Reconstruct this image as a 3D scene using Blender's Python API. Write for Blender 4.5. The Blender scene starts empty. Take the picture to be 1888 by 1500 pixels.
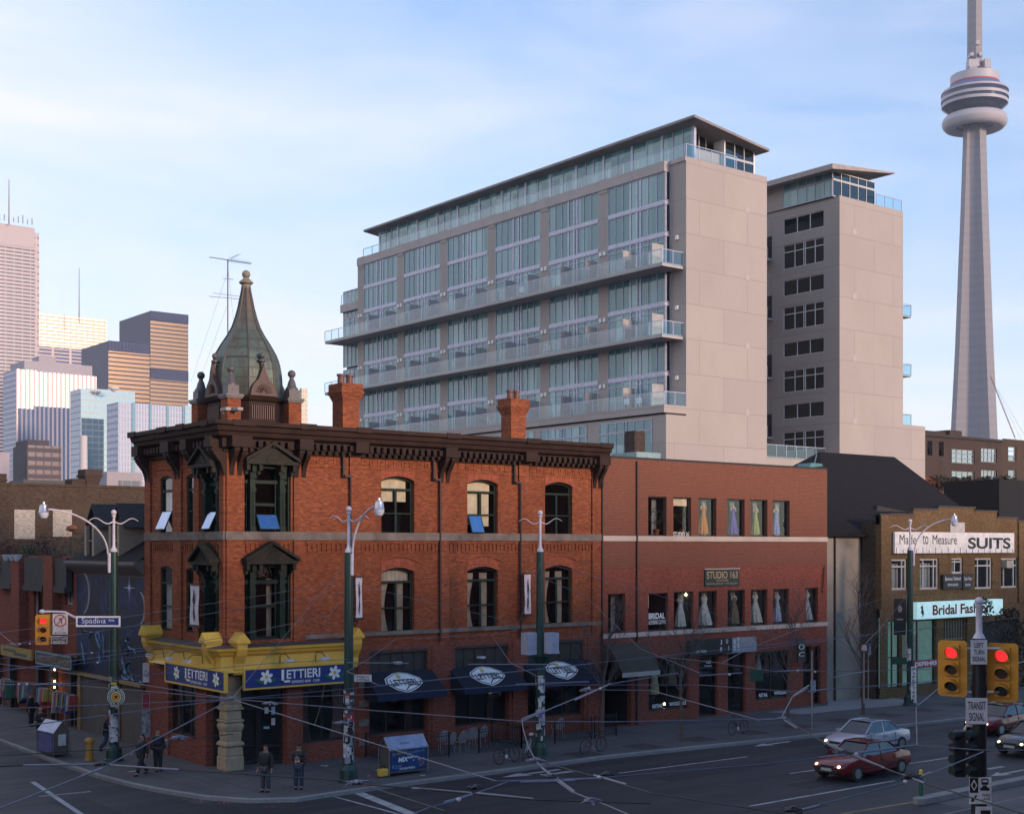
import bpy, bmesh, math, random
from mathutils import Vector, Matrix
R = random.Random(7)
SC = bpy.context.scene
COL = SC.collection
rad = math.radians
# ---------------------------------------------------------------- camera
FPX, CX, HY, CH = 2461.0, 944.0, 1006.0, 9.3        # focal length (px of the 1888 wide photo), centre, horizon, eye height
AZ = math.atan2(3116, 2461)
FW = (math.cos(AZ), math.sin(AZ)); RT = (math.sin(AZ), -math.cos(AZ))
CP = (-25.2387, -50.5128)
cam = bpy.data.cameras.new('camera'); camo = bpy.data.objects.new('camera', cam); COL.objects.link(camo)
camo.location = (CP[0], CP[1], CH)
camo.rotation_euler = (rad(90), 0, AZ - rad(90))
cam.sensor_width = 36; cam.lens = FPX / 1888 * 36
cam.shift_y = (HY - 750) / 1888
cam.clip_start = .5; cam.clip_end = 9000
SC.camera = camo
# ---------------------------------------------------------------- light: winter dusk, sun on the horizon in the south-west
SUN_EL, SUN_AZ = 10.0, 171.0        # azimuth clockwise from +Y
w = bpy.data.worlds.new('World'); SC.world = w; w.use_nodes = True
nt = w.node_tree; nt.nodes.clear()
N = nt.nodes.new; L = nt.links.new
out = N('ShaderNodeOutputWorld'); bg = N('ShaderNodeBackground'); bg.inputs[1].default_value = .15
sky = N('ShaderNodeTexSky'); sky.sky_type = 'NISHITA'; sky.sun_disc = False
sky.sun_elevation = rad(SUN_EL); sky.sun_rotation = rad(SUN_AZ); sky.air_density = 1.0; sky.dust_density = .1; sky.ozone_density = 4.0
tc = N('ShaderNodeTexCoord'); mp = N('ShaderNodeMapping'); mp.inputs['Scale'].default_value = (1, 1, 4.2); mp.inputs['Rotation'].default_value = (0, rad(14), 0)
nz = N('ShaderNodeTexNoise'); nz.inputs['Scale'].default_value = 2.4; nz.inputs['Detail'].default_value = 9; nz.inputs['Roughness'].default_value = .55; nz.inputs['Distortion'].default_value = .5
sz = N('ShaderNodeSeparateXYZ'); L(tc.outputs['Generated'], sz.inputs[0])
cr = N('ShaderNodeValToRGB'); el = cr.color_ramp.elements; el[0].position = 0; el[0].color = (.97, .97, .97, 1); el[1].position = 1; el[1].color = (.12, .12, .12, 1)
for p_, v_ in ((.12, .84), (.25, .55), (.38, .34)): e_ = el.new(p_); e_.color = (v_, v_, v_, 1)
L(sz.outputs[2], cr.inputs[0])
mr = N('ShaderNodeMapRange'); mr.inputs[1].default_value = .3; mr.inputs[2].default_value = .72; mr.inputs[3].default_value = -.27; mr.inputs[4].default_value = .31
ad = N('ShaderNodeMath'); ad.operation = 'ADD'; ad.use_clamp = True
mx = N('ShaderNodeMixRGB'); mx.inputs[2].default_value = (3.5, 3.45, 3.75, 1)      # thin high cloud, thicker towards the horizon
L(tc.outputs['Generated'], mp.inputs['Vector']); L(mp.outputs[0], nz.inputs['Vector']); L(nz.outputs[0], mr.inputs[0])
vd = N('ShaderNodeVectorMath'); vd.operation = 'DOT_PRODUCT'; vd.inputs[1].default_value = (-.785 * .5, .62 * .5, 0); L(tc.outputs['Generated'], vd.inputs[0])     # cloud thins out towards the south
a2 = N('ShaderNodeMath'); a2.operation = 'ADD'; L(mr.outputs[0], a2.inputs[0]); L(vd.outputs['Value'], a2.inputs[1]); L(a2.outputs[0], ad.inputs[0]); L(cr.outputs[0], ad.inputs[1])
L(ad.outputs[0], mx.inputs[0]); L(sky.outputs[0], mx.inputs[1]); L(mx.outputs[0], bg.inputs[0]); L(bg.outputs[0], out.inputs[0])
sun = bpy.data.lights.new('sun', 'SUN'); suno = bpy.data.objects.new('sun', sun); COL.objects.link(suno)
sun.energy = 1.85; sun.angle = rad(9); sun.color = (1, .69, .5)
sd = Vector((math.sin(rad(SUN_AZ)) * math.cos(rad(SUN_EL)), math.cos(rad(SUN_AZ)) * math.cos(rad(SUN_EL)), math.sin(rad(SUN_EL))))
suno.rotation_euler = sd.to_track_quat('Z', 'Y').to_euler()
SC.view_settings.view_transform = 'Standard'; SC.view_settings.look = 'None'; SC.view_settings.gamma = 1
SC.view_settings.exposure = 1.15
SC.cycles.max_bounces = 6; SC.cycles.transparent_max_bounces = 16
# ---------------------------------------------------------------- measuring: where the line of sight of a photo point meets a real plane
def ray(px): t = (px - CX) / FPX; return (FW[0] + t * RT[0], FW[1] + t * RT[1])
def at(px, py, z=0.):
    d = FPX * (CH - z) / (py - HY); r = ray(px); return (CP[0] + d * r[0], CP[1] + d * r[1], z)
def onY(px, py=1006, y=0.): r = ray(px); d = (y - CP[1]) / r[1]; return (CP[0] + d * r[0], CH - (py - HY) * d / FPX)
def onX(px, py=1006, x=0.): r = ray(px); d = (x - CP[0]) / r[0]; return (CP[1] + d * r[1], CH - (py - HY) * d / FPX)
def atd(px, py, d): r = ray(px); return (CP[0] + d * r[0], CP[1] + d * r[1], CH - (py - HY) * d / FPX)
# ---------------------------------------------------------------- mesh building
class Fr:   # facade frame: u along the wall, w outward, z up
    def __init__(s, kind, c): s.k = kind; s.c = c
    def P(s, u, w, z): return (u, s.c - w, z) if s.k == 'S' else (s.c - w, u, z)
    def uz(s, px, py, w=0.): return onY(px, py, s.c - w) if s.k == 'S' else onX(px, py, s.c - w)
    def u(s, px, w=0.): return s.uz(px, 1006, w)[0]
    def z(s, px, py, w=0.): return s.uz(px, py, w)[1]
class B:
    def __init__(s, fr=None, M=None): s.v = []; s.f = []; s.m = []; s.a = []; s.fr = fr; s.M = M
    def add(s, pts, faces, m=0):
        n = len(s.v); f0 = len(s.f)
        for p in pts:
            if s.fr: p = s.fr.P(*p)
            if s.M: p = tuple(s.M @ Vector(p))
            s.v.append(p)
        for f in faces: s.f.append([n + i for i in f]); s.m.append(m)
        s.a.append((n, len(s.v), f0, len(s.f))); return s
    def box(s, a0, a1, b0, b1, c0, c1, m=0):
        if a0 > a1: a0, a1 = a1, a0
        if b0 > b1: b0, b1 = b1, b0
        if c0 > c1: c0, c1 = c1, c0
        P = [(a, b, c) for a in (a0, a1) for b in (b0, b1) for c in (c0, c1)]
        return s.add(P, [(0, 1, 3, 2), (4, 6, 7, 5), (0, 4, 5, 1), (2, 3, 7, 6), (0, 2, 6, 4), (1, 5, 7, 3)], m)
    def poly(s, pts, m=0): return s.add(pts, [list(range(len(pts)))], m)
    def prism(s, pts, ax, a, b, m=0):   # polygon extruded along ax (0,1,2) from a to b
        def mk(p, t):
            q = list(p); q.insert(ax, t); return tuple(q)
        n = len(pts); P = [mk(p, a) for p in pts] + [mk(p, b) for p in pts]
        F = [list(range(n))[::-1], list(range(n, 2 * n))] + [(i, (i + 1) % n, n + (i + 1) % n, n + i) for i in range(n)]
        return s.add(P, F, m)
    def tube(s, pts, r, n=6, m=0, caps=True):
        pts = [Vector(p) for p in pts]; K = len(pts)
        rs = r if isinstance(r, (list, tuple)) else [r] * K
        V = []; F = []
        up = None
        for i, p in enumerate(pts):
            t = (pts[min(i + 1, K - 1)] - pts[max(i - 1, 0)]).normalized()
            if up is None:
                up = Vector((0, 0, 1)) if abs(t.z) < .9 else Vector((1, 0, 0))
            a = t.cross(up).normalized(); b = a.cross(t).normalized(); up = b
            for j in range(n):
                q = 2 * math.pi * j / n; V.append(tuple(p + (a * math.cos(q) + b * math.sin(q)) * rs[i]))
        for i in range(K - 1):
            for j in range(n):
                F.append((i * n + j, i * n + (j + 1) % n, (i + 1) * n + (j + 1) % n, (i + 1) * n + j))
        if caps: F.append(list(range(n))[::-1]); F.append([(K - 1) * n + j for j in range(n)])
        return s.add(V, F, m)
    def lathe(s, prof, c=(0, 0, 0), n=16, m=0, ph=0., cap=True):
        V = []; F = []
        for r, z in prof:
            for j in range(n):
                q = 2 * math.pi * j / n + ph; V.append((c[0] + r * math.cos(q), c[1] + r * math.sin(q), c[2] + z))
        for i in range(len(prof) - 1):
            for j in range(n): F.append((i * n + j, i * n + (j + 1) % n, (i + 1) * n + (j + 1) % n, (i + 1) * n + j))
        if cap: F.append(list(range(n))[::-1]); F.append([(len(prof) - 1) * n + j for j in range(n)])
        return s.add(V, F, m)
    def ball(s, c, r, n=10, m=0, sz=1., sx=1.):
        return s.lathe([(max(r * math.sin(math.pi * i / 8), .001), -r * sz * math.cos(math.pi * i / 8)) for i in range(9)], c, n, m)
    def grid(s, nu, nv, fn, m=0):
        V = [fn(i / nu, j / nv) for i in range(nu + 1) for j in range(nv + 1)]
        F = [(i * (nv + 1) + j, (i + 1) * (nv + 1) + j, (i + 1) * (nv + 1) + j + 1, i * (nv + 1) + j + 1) for i in range(nu) for j in range(nv)]
        return s.add(V, F, m)
    def split(s, name, mat, parent, tol=.03, **k):   # one object for each cluster of touching pieces
        bb = []
        for (n0, n1, f0, f1) in s.a:
            V = s.v[n0:n1]; bb.append([min(v[i] for v in V) - tol for i in range(3)] + [max(v[i] for v in V) + tol for i in range(3)])
        own = list(range(len(bb)))
        def fd(i):
            while own[i] != i: i = own[i]
            return i
        for i in range(len(bb)):
            for j in range(i):
                p, q = bb[i], bb[j]
                if all(p[d] < q[d + 3] and q[d] < p[d + 3] for d in range(3)): own[fd(i)] = fd(j)
        G = {}
        for i in range(len(bb)): G.setdefault(fd(i), []).append(i)
        for g in G.values():
            c = B()
            for i in g:
                n0, n1, f0, f1 = s.a[i]; c.v, v0 = c.v + s.v[n0:n1], len(c.v); c.f += [[x - n0 + v0 for x in f] for f in s.f[f0:f1]]; c.m += s.m[f0:f1]
            o = c.done(name, mat, parent, **k)
        return o
    def done(s, name, mat, parent=None, smooth=False, recalc=True, bevel=0):
        me = bpy.data.meshes.new(name)
        if parent is None:
            zs = min(v[2] for v in s.v); xs = [v[0] for v in s.v]; ys = [v[1] for v in s.v]
            o0 = Vector(((min(xs) + max(xs)) / 2, (min(ys) + max(ys)) / 2, zs))
        elif parent.get('_loc'): o0 = Vector((0, 0, 0))
        else: o0 = wloc(parent)
        me.from_pydata([tuple(Vector(v) - o0) for v in s.v], [], s.f)
        mats = mat if isinstance(mat, (list, tuple)) else [mat]
        for mt in mats: me.materials.append(mt)
        me.polygons.foreach_set('material_index', s.m)
        if recalc:
            bm = bmesh.new(); bm.from_mesh(me); bmesh.ops.recalc_face_normals(bm, faces=bm.faces); bm.to_mesh(me); bm.free()
        if smooth:
            me.polygons.foreach_set('use_smooth', [True] * len(me.polygons))
            try: me.set_sharp_from_angle(angle=rad(38))
            except Exception: pass
        me.update()
        o = bpy.data.objects.new(name, me); COL.objects.link(o)
        if parent is None: o.location = o0
        else:
            o.parent = parent
            if parent.get('_loc'): o['_loc'] = 1
        if bevel:
            md = o.modifiers.new('bevel', 'BEVEL'); md.width = bevel; md.segments = 2; md.limit_method = 'ANGLE'
        return o
def wloc(o):
    v = Vector((0, 0, 0))
    while o: v += Vector(o.location); o = o.parent
    return v
def tag(o, label, cat=None, group=None, kind=None):
    if label: o['label'] = label
    if cat: o['category'] = cat
    if group: o['group'] = group
    if kind: o['kind'] = kind
    return o
def thing(name, label, cat, loc=(0, 0, 0), rz=0, group=None, local=False):
    o = bpy.data.objects.new(name, None); COL.objects.link(o); o.location = loc; o.rotation_euler = (0, 0, rz); o.empty_display_size = .3
    if local: o['_loc'] = 1
    return tag(o, label, cat, group)
def struct(name, b, mat, **k): o = b.done(name, mat, **k); o['kind'] = 'structure'; return o
def dup(root, loc, rz, label, group=None, sc=None):
    def cp(o, par):
        c = o.copy(); COL.objects.link(c); c.parent = par
        for ch in [x for x in o.children]: cp(ch, c)
        return c
    r = cp(root, None); r.location = loc; r.rotation_euler = (0, 0, rz)
    if sc: r.scale = sc
    r['label'] = label
    if group: r['group'] = group
    return r
# writing: a text as a real thin mesh. origin o, x direction ux, up direction uz (world vectors), fitted to width W and height Hh
def text(s, name, mat, parent, o, ux, W, Hh, uz=(0, 0, 1), bold=0., align='L', depth=.004, shear=0., abs_=True):
    cu = bpy.data.curves.new(name, 'FONT'); cu.body = s; cu.size = 1; cu.offset = bold; cu.extrude = 0; cu.shear = shear; cu.space_line = .95
    if '\n' in s and align == 'C': cu.align_x = 'CENTER'
    t = bpy.data.objects.new(name, cu); COL.objects.link(t)
    dg = bpy.context.evaluated_depsgraph_get(); dg.update()
    me = bpy.data.meshes.new_from_object(t.evaluated_get(dg)); bpy.data.objects.remove(t); bpy.data.curves.remove(cu)
    xs = [v.co.x for v in me.vertices]; ys = [v.co.y for v in me.vertices]
    x0, x1, y0, y1 = min(xs), max(xs), min(ys), max(ys)
    ux = Vector(ux).normalized(); uz = Vector(uz).normalized(); o = Vector(o)
    base = wloc(parent) if (parent and not parent.get('_loc')) else Vector((0, 0, 0))
    for v in me.vertices:
        a = (v.co.x - x0) / (x1 - x0) * W; b = (v.co.y - y0) / (y1 - y0) * Hh
        v.co = o + ux * a + uz * b - base
    me.materials.clear(); me.materials.append(mat)
    ob = bpy.data.objects.new(name, me); COL.objects.link(ob); ob.parent = parent
    if parent and parent.get('_loc'): ob['_loc'] = 1
    return ob
# ---------------------------------------------------------------- materials
MATS = {}
def newmat(name):
    m = bpy.data.materials.new(name); m.use_nodes = True; nt = m.node_tree; nt.nodes.clear()
    o = nt.nodes.new('ShaderNodeOutputMaterial'); p = nt.nodes.new('ShaderNodeBsdfPrincipled'); nt.links.new(p.outputs[0], o.inputs[0])
    return m, nt, p, o
def c4(c): return (c[0], c[1], c[2], 1)
def mat(name, c, rough=.6, metal=0., c2=None, sc=3., bump=0., spec=None, emit=None, es=1., coat=0., stretch=None):
    if name in MATS: return MATS[name]
    m, nt, p, o = newmat(name); MATS[name] = m
    p.inputs['Base Color'].default_value = c4(c); p.inputs['Roughness'].default_value = rough; p.inputs['Metallic'].default_value = metal
    if spec is not None: p.inputs['Specular IOR Level'].default_value = spec
    if coat: p.inputs['Coat Weight'].default_value = coat
    if emit: p.inputs['Emission Color'].default_value = c4(emit); p.inputs['Emission Strength'].default_value = es
    c2 = c2 or tuple(x * .72 for x in c)
    n = nt.nodes.new; l = nt.links.new
    g = n('ShaderNodeNewGeometry'); mp = n('ShaderNodeMapping'); mp.inputs['Scale'].default_value = stretch or (1, 1, 1)
    nz = n('ShaderNodeTexNoise'); nz.inputs['Scale'].default_value = sc; nz.inputs['Detail'].default_value = 6; nz.inputs['Roughness'].default_value = .6
    l(g.outputs['Position'], mp.inputs[0]); l(mp.outputs[0], nz.inputs['Vector'])
    r = n('ShaderNodeMapRange'); r.inputs[1].default_value = .35; r.inputs[2].default_value = .7; l(nz.outputs[0], r.inputs[0])
    x = n('ShaderNodeMixRGB'); x.inputs[1].default_value = c4(c); x.inputs[2].default_value = c4(c2); l(r.outputs[0], x.inputs[0]); l(x.outputs[0], p.inputs['Base Color'])
    if bump:
        b = n('ShaderNodeBump'); b.inputs['Strength'].default_value = bump; b.inputs['Distance'].default_value = .02
        n2 = n('ShaderNodeTexNoise'); n2.inputs['Scale'].default_value = sc * 8; n2.inputs['Detail'].default_value = 4; l(g.outputs['Position'], n2.inputs['Vector'])
        l(n2.outputs[0], b.inputs['Height']); l(b.outputs[0], p.inputs['Normal'])
    return m
def brick(name, c1, c2, mo, bw=.22, rh=.076, ms=.008, stain=(.3, .25, .22), st=.35, nsc=.5, bias=0., bump=.5, fv=.3):
    if name in MATS: return MATS[name]
    m, nt, p, o = newmat(name); MATS[name] = m
    n = nt.nodes.new; l = nt.links.new
    g = n('ShaderNodeNewGeometry'); s = n('ShaderNodeSeparateXYZ'); l(g.outputs['Position'], s.inputs[0])
    a = n('ShaderNodeMath'); a.operation = 'ADD'; l(s.outputs[0], a.inputs[0]); l(s.outputs[1], a.inputs[1])
    c = n('ShaderNodeCombineXYZ'); l(a.outputs[0], c.inputs[0]); l(s.outputs[2], c.inputs[1])
    b = n('ShaderNodeTexBrick'); b.inputs['Scale'].default_value = 1; b.inputs['Brick Width'].default_value = bw; b.inputs['Row Height'].default_value = rh
    b.inputs['Mortar Size'].default_value = ms; b.inputs['Mortar Smooth'].default_value = .3; b.inputs['Bias'].default_value = bias
    b.inputs['Color1'].default_value = c4(c1); b.inputs['Color2'].default_value = c4(c2); b.inputs['Mortar'].default_value = c4(mo)
    l(c.outputs[0], b.inputs['Vector'])
    # single bricks differ: white noise per brick cell approximated with fine stretched noise
    mp = n('ShaderNodeMapping'); mp.inputs['Scale'].default_value = (4.5, 13, 1); l(c.outputs[0], mp.inputs[0])
    fn = n('ShaderNodeTexNoise'); fn.inputs['Scale'].default_value = 1; fn.inputs['Detail'].default_value = 2; l(mp.outputs[0], fn.inputs['Vector'])
    fr = n('ShaderNodeMapRange'); fr.inputs[1].default_value = .3; fr.inputs[2].default_value = .7; fr.inputs[3].default_value = 1 - fv; fr.inputs[4].default_value = 1 + fv; l(fn.outputs[0], fr.inputs[0])
    mu = n('ShaderNodeMixRGB'); mu.blend_type = 'MULTIPLY'; mu.inputs[0].default_value = 1; l(b.outputs[0], mu.inputs[1]); l(fr.outputs[0], mu.inputs[2])
    nz = n('ShaderNodeTexNoise'); nz.inputs['Scale'].default_value = nsc; nz.inputs['Detail'].default_value = 8; nz.inputs['Roughness'].default_value = .65
    m2 = n('ShaderNodeMapping'); m2.inputs['Scale'].default_value = (1, 1, .6); l(g.outputs['Position'], m2.inputs[0]); l(m2.outputs[0], nz.inputs['Vector'])
    r = n('ShaderNodeMapRange'); r.inputs[1].default_value = .42; r.inputs[2].default_value = .7; r.inputs[4].default_value = st; l(nz.outputs[0], r.inputs[0])
    x = n('ShaderNodeMixRGB'); x.inputs[2].default_value = c4(tuple(c1[i] * stain[i] * 1.4 for i in range(3))); l(r.outputs[0], x.inputs[0]); l(mu.outputs[0], x.inputs[1]); l(x.outputs[0], p.inputs['Base Color'])
    p.inputs['Roughness'].default_value = .9; p.inputs['Specular IOR Level'].default_value = .2
    bp = n('ShaderNodeBump'); bp.invert = True; bp.inputs['Strength'].default_value = bump; bp.inputs['Distance'].default_value = .01; l(b.outputs['Fac'], bp.inputs['Height']); l(bp.outputs[0], p.inputs['Normal'])
    return m
def glass(name, tint=(.75, .8, .8), base=.06, rough=.02, gl=(1, 1, 1)):
    if name in MATS: return MATS[name]
    m, nt, p, o = newmat(name); MATS[name] = m; nt.nodes.remove(p)
    n = nt.nodes.new; l = nt.links.new
    t = n('ShaderNodeBsdfTransparent'); t.inputs[0].default_value = c4(tint); g = n('ShaderNodeBsdfGlossy'); g.inputs[0].default_value = c4(gl); g.inputs['Roughness'].default_value = rough
    f = n('ShaderNodeFresnel'); gm = n('ShaderNodeNewGeometry'); im = n('ShaderNodeMapRange'); im.inputs[3].default_value = 1.5; im.inputs[4].default_value = .6667
    l(gm.outputs['Backfacing'], im.inputs[0]); l(im.outputs[0], f.inputs[0]); ad = n('ShaderNodeMath'); ad.operation = 'ADD'; ad.use_clamp = True; ad.inputs[1].default_value = base; l(f.outputs[0], ad.inputs[0])
    x = n('ShaderNodeMixShader'); l(ad.outputs[0], x.inputs[0]); l(t.outputs[0], x.inputs[1]); l(g.outputs[0], x.inputs[2]); l(x.outputs[0], o.inputs[0])
    return m
brick_old = brick('brick_old_red', (.32, .095, .036), (.19, .052, .026), (.12, .065, .045), st=.6)
brick_new = brick('brick_new_red', (.19, .058, .032), (.15, .047, .028), (.19, .115, .085), ms=.012, st=.15, nsc=.3, fv=.1)
brick_mid = brick('brick_plain_red', (.25, .072, .045), (.2, .056, .037), (.2, .085, .06), st=.3)
brick_brown = brick('brick_brown', (.085, .06, .042), (.055, .04, .03), (.10, .08, .06), st=.5)
brick_dark = brick('brick_dark', (.075, .05, .042), (.05, .035, .03), (.08, .065, .055), st=.4)
brick_tan = brick('brick_tan', (.2, .128, .062), (.14, .09, .045), (.08, .055, .03), st=.5)
cornice_m = mat('painted_cornice_brown', (.038, .02, .015), .65, c2=(.02, .012, .01), sc=1.5, spec=.15)
stone_m = mat('weathered_stone', (.2, .165, .14), .85, c2=(.08, .065, .055), sc=1.2, bump=.3)
stone_l = mat('pale_stone_band', (.5, .42, .36), .85, c2=(.4, .33, .28), sc=.8)
green_w = mat('dark_green_paint', (.008, .018, .013), .6, c2=(.014, .028, .02), sc=4, spec=.2)
win_glass = glass('window_glass', (.85, .88, .88), .015)
dark_in = mat('dark_interior', (.03, .026, .024), .9)
blind_m = mat('cream_blind', (.75, .62, .42), .8)
curtain_m = mat('pale_curtain', (.6, .52, .42), .9)
black_m = mat('black_metal', (.012, .012, .013), .45)
yellow_m = mat('yellow_paint', (.72, .46, .07), .5, c2=(.6, .37, .05), sc=1)
blue_sign = mat('blue_sign', (.015, .04, .2), .4, c2=(.013, .035, .17))
white_m = mat('white_paint', (.8, .8, .78), .5, c2=(.7, .7, .68))
concrete_m = mat('concrete', (.4, .37, .35), .85, c2=(.33, .3, .285), sc=.7, bump=.15)
steel_m = mat('brushed_steel', (.5, .5, .52), .35, .9)
roof_dark = mat('tar_roof', (.04, .037, .037), .9)
# ---------------------------------------------------------------- walls with openings and windows in a facade frame
def arc_pts(u0, u1, zb, rise, n=8):   # from left spring to right spring
    out = []
    for i in range(n + 1):
        t = i / n; x = u0 + (u1 - u0) * t; out.append((x, zb - rise + rise * (1 - (2 * t - 1) ** 2)))
    return out
def wall(b, u0, u1, z0, z1, holes, depth=.35, w=0., m=0):
    us = sorted({u0, u1} | {h[0] for h in holes} | {h[1] for h in holes}); zs = sorted({z0, z1} | {h[2] for h in holes} | {h[3] for h in holes})
    us = [x for x in us if u0 <= x <= u1]; zs = [x for x in zs if z0 <= x <= z1]
    for i in range(len(us) - 1):
        for j in range(len(zs) - 1):
            cu, cz = (us[i] + us[i + 1]) / 2, (zs[j] + zs[j + 1]) / 2
            if any(h[0] < cu < h[1] and h[2] < cz < h[3] for h in holes): continue
            b.poly([(us[i], w, zs[j]), (us[i + 1], w, zs[j]), (us[i + 1], w, zs[j + 1]), (us[i], w, zs[j + 1])], m)
    for h in holes:
        a0, a1, c0, c1 = h[:4]; rise = h[4] if len(h) > 4 else 0; d = h[5] if len(h) > 5 else depth
        sp = c1 - rise
        b.poly([(a0, w, c0), (a0, w - d, c0), (a0, w - d, sp), (a0, w, sp)], m); b.poly([(a1, w, c0), (a1, w, sp), (a1, w - d, sp), (a1, w - d, c0)], m)
        b.poly([(a0, w, c0), (a1, w, c0), (a1, w - d, c0), (a0, w - d, c0)], m)
        if rise:
            A = arc_pts(a0, a1, c1, rise)
            for k in range(len(A) - 1):
                p, q = A[k], A[k + 1]
                b.poly([(p[0], w, p[1]), (q[0], w, q[1]), (q[0], w, c1), (p[0], w, c1)] if abs(p[1] - c1) > 1e-4 and abs(q[1] - c1) > 1e-4 else
                       ([(p[0], w, p[1]), (q[0], w, q[1]), (p[0], w, c1)] if abs(p[1] - c1) > 1e-4 else [(p[0], w, p[1]), (q[0], w, q[1]), (q[0], w, c1)]), m)
                b.poly([(p[0], w, p[1]), (q[0], w, q[1]), (q[0], w - d, q[1]), (p[0], w - d, p[1])], m)
        else: b.poly([(a0, w, c1), (a1, w, c1), (a1, w - d, c1), (a0, w - d, c1)], m)
def window(fr, par, u0, u1, z0, z1, w, rise=0., mull=(), bars=(), fm=None, t=.07, gm=None, name='window', dp=.08):
    """frame (a part) and its glass (a sub-part); mull: fractions across, bars: fractions up"""
    b = B(fr); sp = z1 - rise
    b.box(u0, u0 + t, w - dp, w, z0, sp); b.box(u1 - t, u1, w - dp, w, z0, sp); b.box(u0 + t, u1 - t, w - dp, w, z0, z0 + t)
    if rise:
        A = arc_pts(u0, u1, z1, rise)
        for k in range(len(A) - 1):
            p, q = A[k], A[k + 1]; b.prism([(p[0], p[1] - t), (q[0], q[1] - t), (q[0], q[1]), (p[0], p[1])], 1, w - dp, w) if 0 else \
                b.add([(p[0], w - dp, p[1] - t), (q[0], w - dp, q[1] - t), (q[0], w - dp, q[1]), (p[0], w - dp, p[1]), (p[0], w, p[1] - t), (q[0], w, q[1] - t), (q[0], w, q[1]), (p[0], w, p[1])],
                      [(0, 1, 2, 3), (4, 5, 6, 7), (0, 1, 5, 4), (3, 2, 6, 7)])
    else: b.box(u0 + t, u1 - t, w - dp, w, z1 - t, z1)
    for k in mull:
        f, a, c, tt = (k + (None,) * 4)[:4] if isinstance(k, tuple) else (k, None, None, None)
        a = 0 if a is None else a; c = 1 if c is None else c; tt = tt or t * .8
        x = u0 + (u1 - u0) * f; b.box(x - tt / 2, x + tt / 2, w - dp * .9, w + .012, z0 + (z1 - z0) * a + (t if a == 0 else 0), z0 + (z1 - z0) * c - (t + .01 if c == 1 else 0))
    for k in bars:
        f, a, c, tt = (k + (None,) * 4)[:4] if isinstance(k, tuple) else (k, None, None, None)
        a = 0 if a is None else a; c = 1 if c is None else c; tt = tt or t * .8
        z = z0 + (z1 - z0) * f; b.box(u0 + (u1 - u0) * a + (t if a == 0 else 0), u0 + (u1 - u0) * c - (t if c == 1 else 0), w - dp * .8, w + .006, z - tt / 2, z + tt / 2)
    o = b.done(name, fm or green_w, par)
    g = B(fr)
    if rise:
        A = arc_pts(u0 + .02, u1 - .02, z1 - .02, rise); g.poly([(u0 + .02, w - dp * .5, z0 + .02), (u1 - .02, w - dp * .5, z0 + .02)] + [(p[0], w - dp * .5, p[1]) for p in A[::-1]])
    else: g.poly([(u0 + .02, w - dp * .5, z0 + .02), (u1 - .02, w - dp * .5, z0 + .02), (u1 - .02, w - dp * .5, z1 - .02), (u0 + .02, w - dp * .5, z1 - .02)])
    g.done('glass', gm or win_glass, o)
    return o
def room(b, u0, u1, z0, z1, w, d=1.6, m=0):   # an unlit room behind an opening
    u0 -= .5; u1 += .5; z0 -= .0; z1 += .1
    b.poly([(u0, w - d, z0), (u1, w - d, z0), (u1, w - d, z1), (u0, w - d, z1)], m); b.poly([(u0, w, z0), (u0, w - d, z0), (u0, w - d, z1), (u0, w, z1)], m)
    b.poly([(u1, w, z0), (u1, w - d, z0), (u1, w - d, z1), (u1, w, z1)], m); b.poly([(u0, w, z0), (u1, w, z0), (u1, w - d, z0), (u0, w - d, z0)], m); b.poly([(u0, w, z1), (u1, w, z1), (u1, w - d, z1), (u0, w - d, z1)], m)
def drape(fr, u0, u1, z0, z1, w, mt, par, name='curtain', folds=5, pinch=0., side=0):
    b = B(fr); n = folds * 4
    def fn(a, c):
        k = 1 - pinch * math.sin(math.pi * min(1, c * 1.15)) if pinch else 1
        x = a * k if side <= 0 else 1 - (1 - a) * k
        return (u0 + (u1 - u0) * x, w + .035 * math.sin(a * folds * 2 * math.pi), z0 + (z1 - z0) * c)
    b.grid(n, 6, fn); return b.done(name, mt, par, smooth=True, recalc=False)
# ================================================================ the corner building (three storeys of old red brick, domed turret)
XL = -.39
S = Fr('S', 0.); Q = Fr('Q', XL)
UE, QE = 20.4, 8.05                    # far ends of the Spadina side and of the Queen side
ZB = (9.55, 9.9)                      # stone band under the top windows
corner = thing('brick_building', 'three-storey old red brick corner building with dark cornice, domed turret and yellow shop fascia', 'building', (10, 4, 0))
sw = [(703, 764, 877.7, 988, 6), (861.6, 918, 884, 988, 6), (1004.8, 1055.4, 888.5, 988, 6)]
sl = [(703, 764, 1046, 1166, 7), (861.6, 918, 1044, 1158.4, 7), (1004.8, 1055.4, 1041.6, 1151, 7)]
holesS = []; winS = []
def zc(fr, pa, pb, y): return fr.z((pa + pb) / 2, y)
for row, L_ in enumerate((sw, sl)):
    for (a, b_, t, bo, ri) in L_:
        u0, u1 = S.u(a), S.u(b_); z1, z0 = zc(S, a, b_, t), zc(S, a, b_, bo)
        holesS.append((u0, u1, z0, z1, .2)); winS.append((row, u0, u1, z0, z1))
bayS = []
for (t, bo) in ((858, 986), (1040, 1178)):
    u0, u1 = S.u(449.5), S.u(536); z1, z0 = zc(S, 449.5, 536, t), zc(S, 449.5, 536, bo)
    holesS.append((u0, u1, z0, z1, 0, .7)); bayS.append((u0, u1, z0, z1))
b = B(S)
wall(b, .0 + XL, UE, 4.75, 13.3, holesS, .42)
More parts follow.
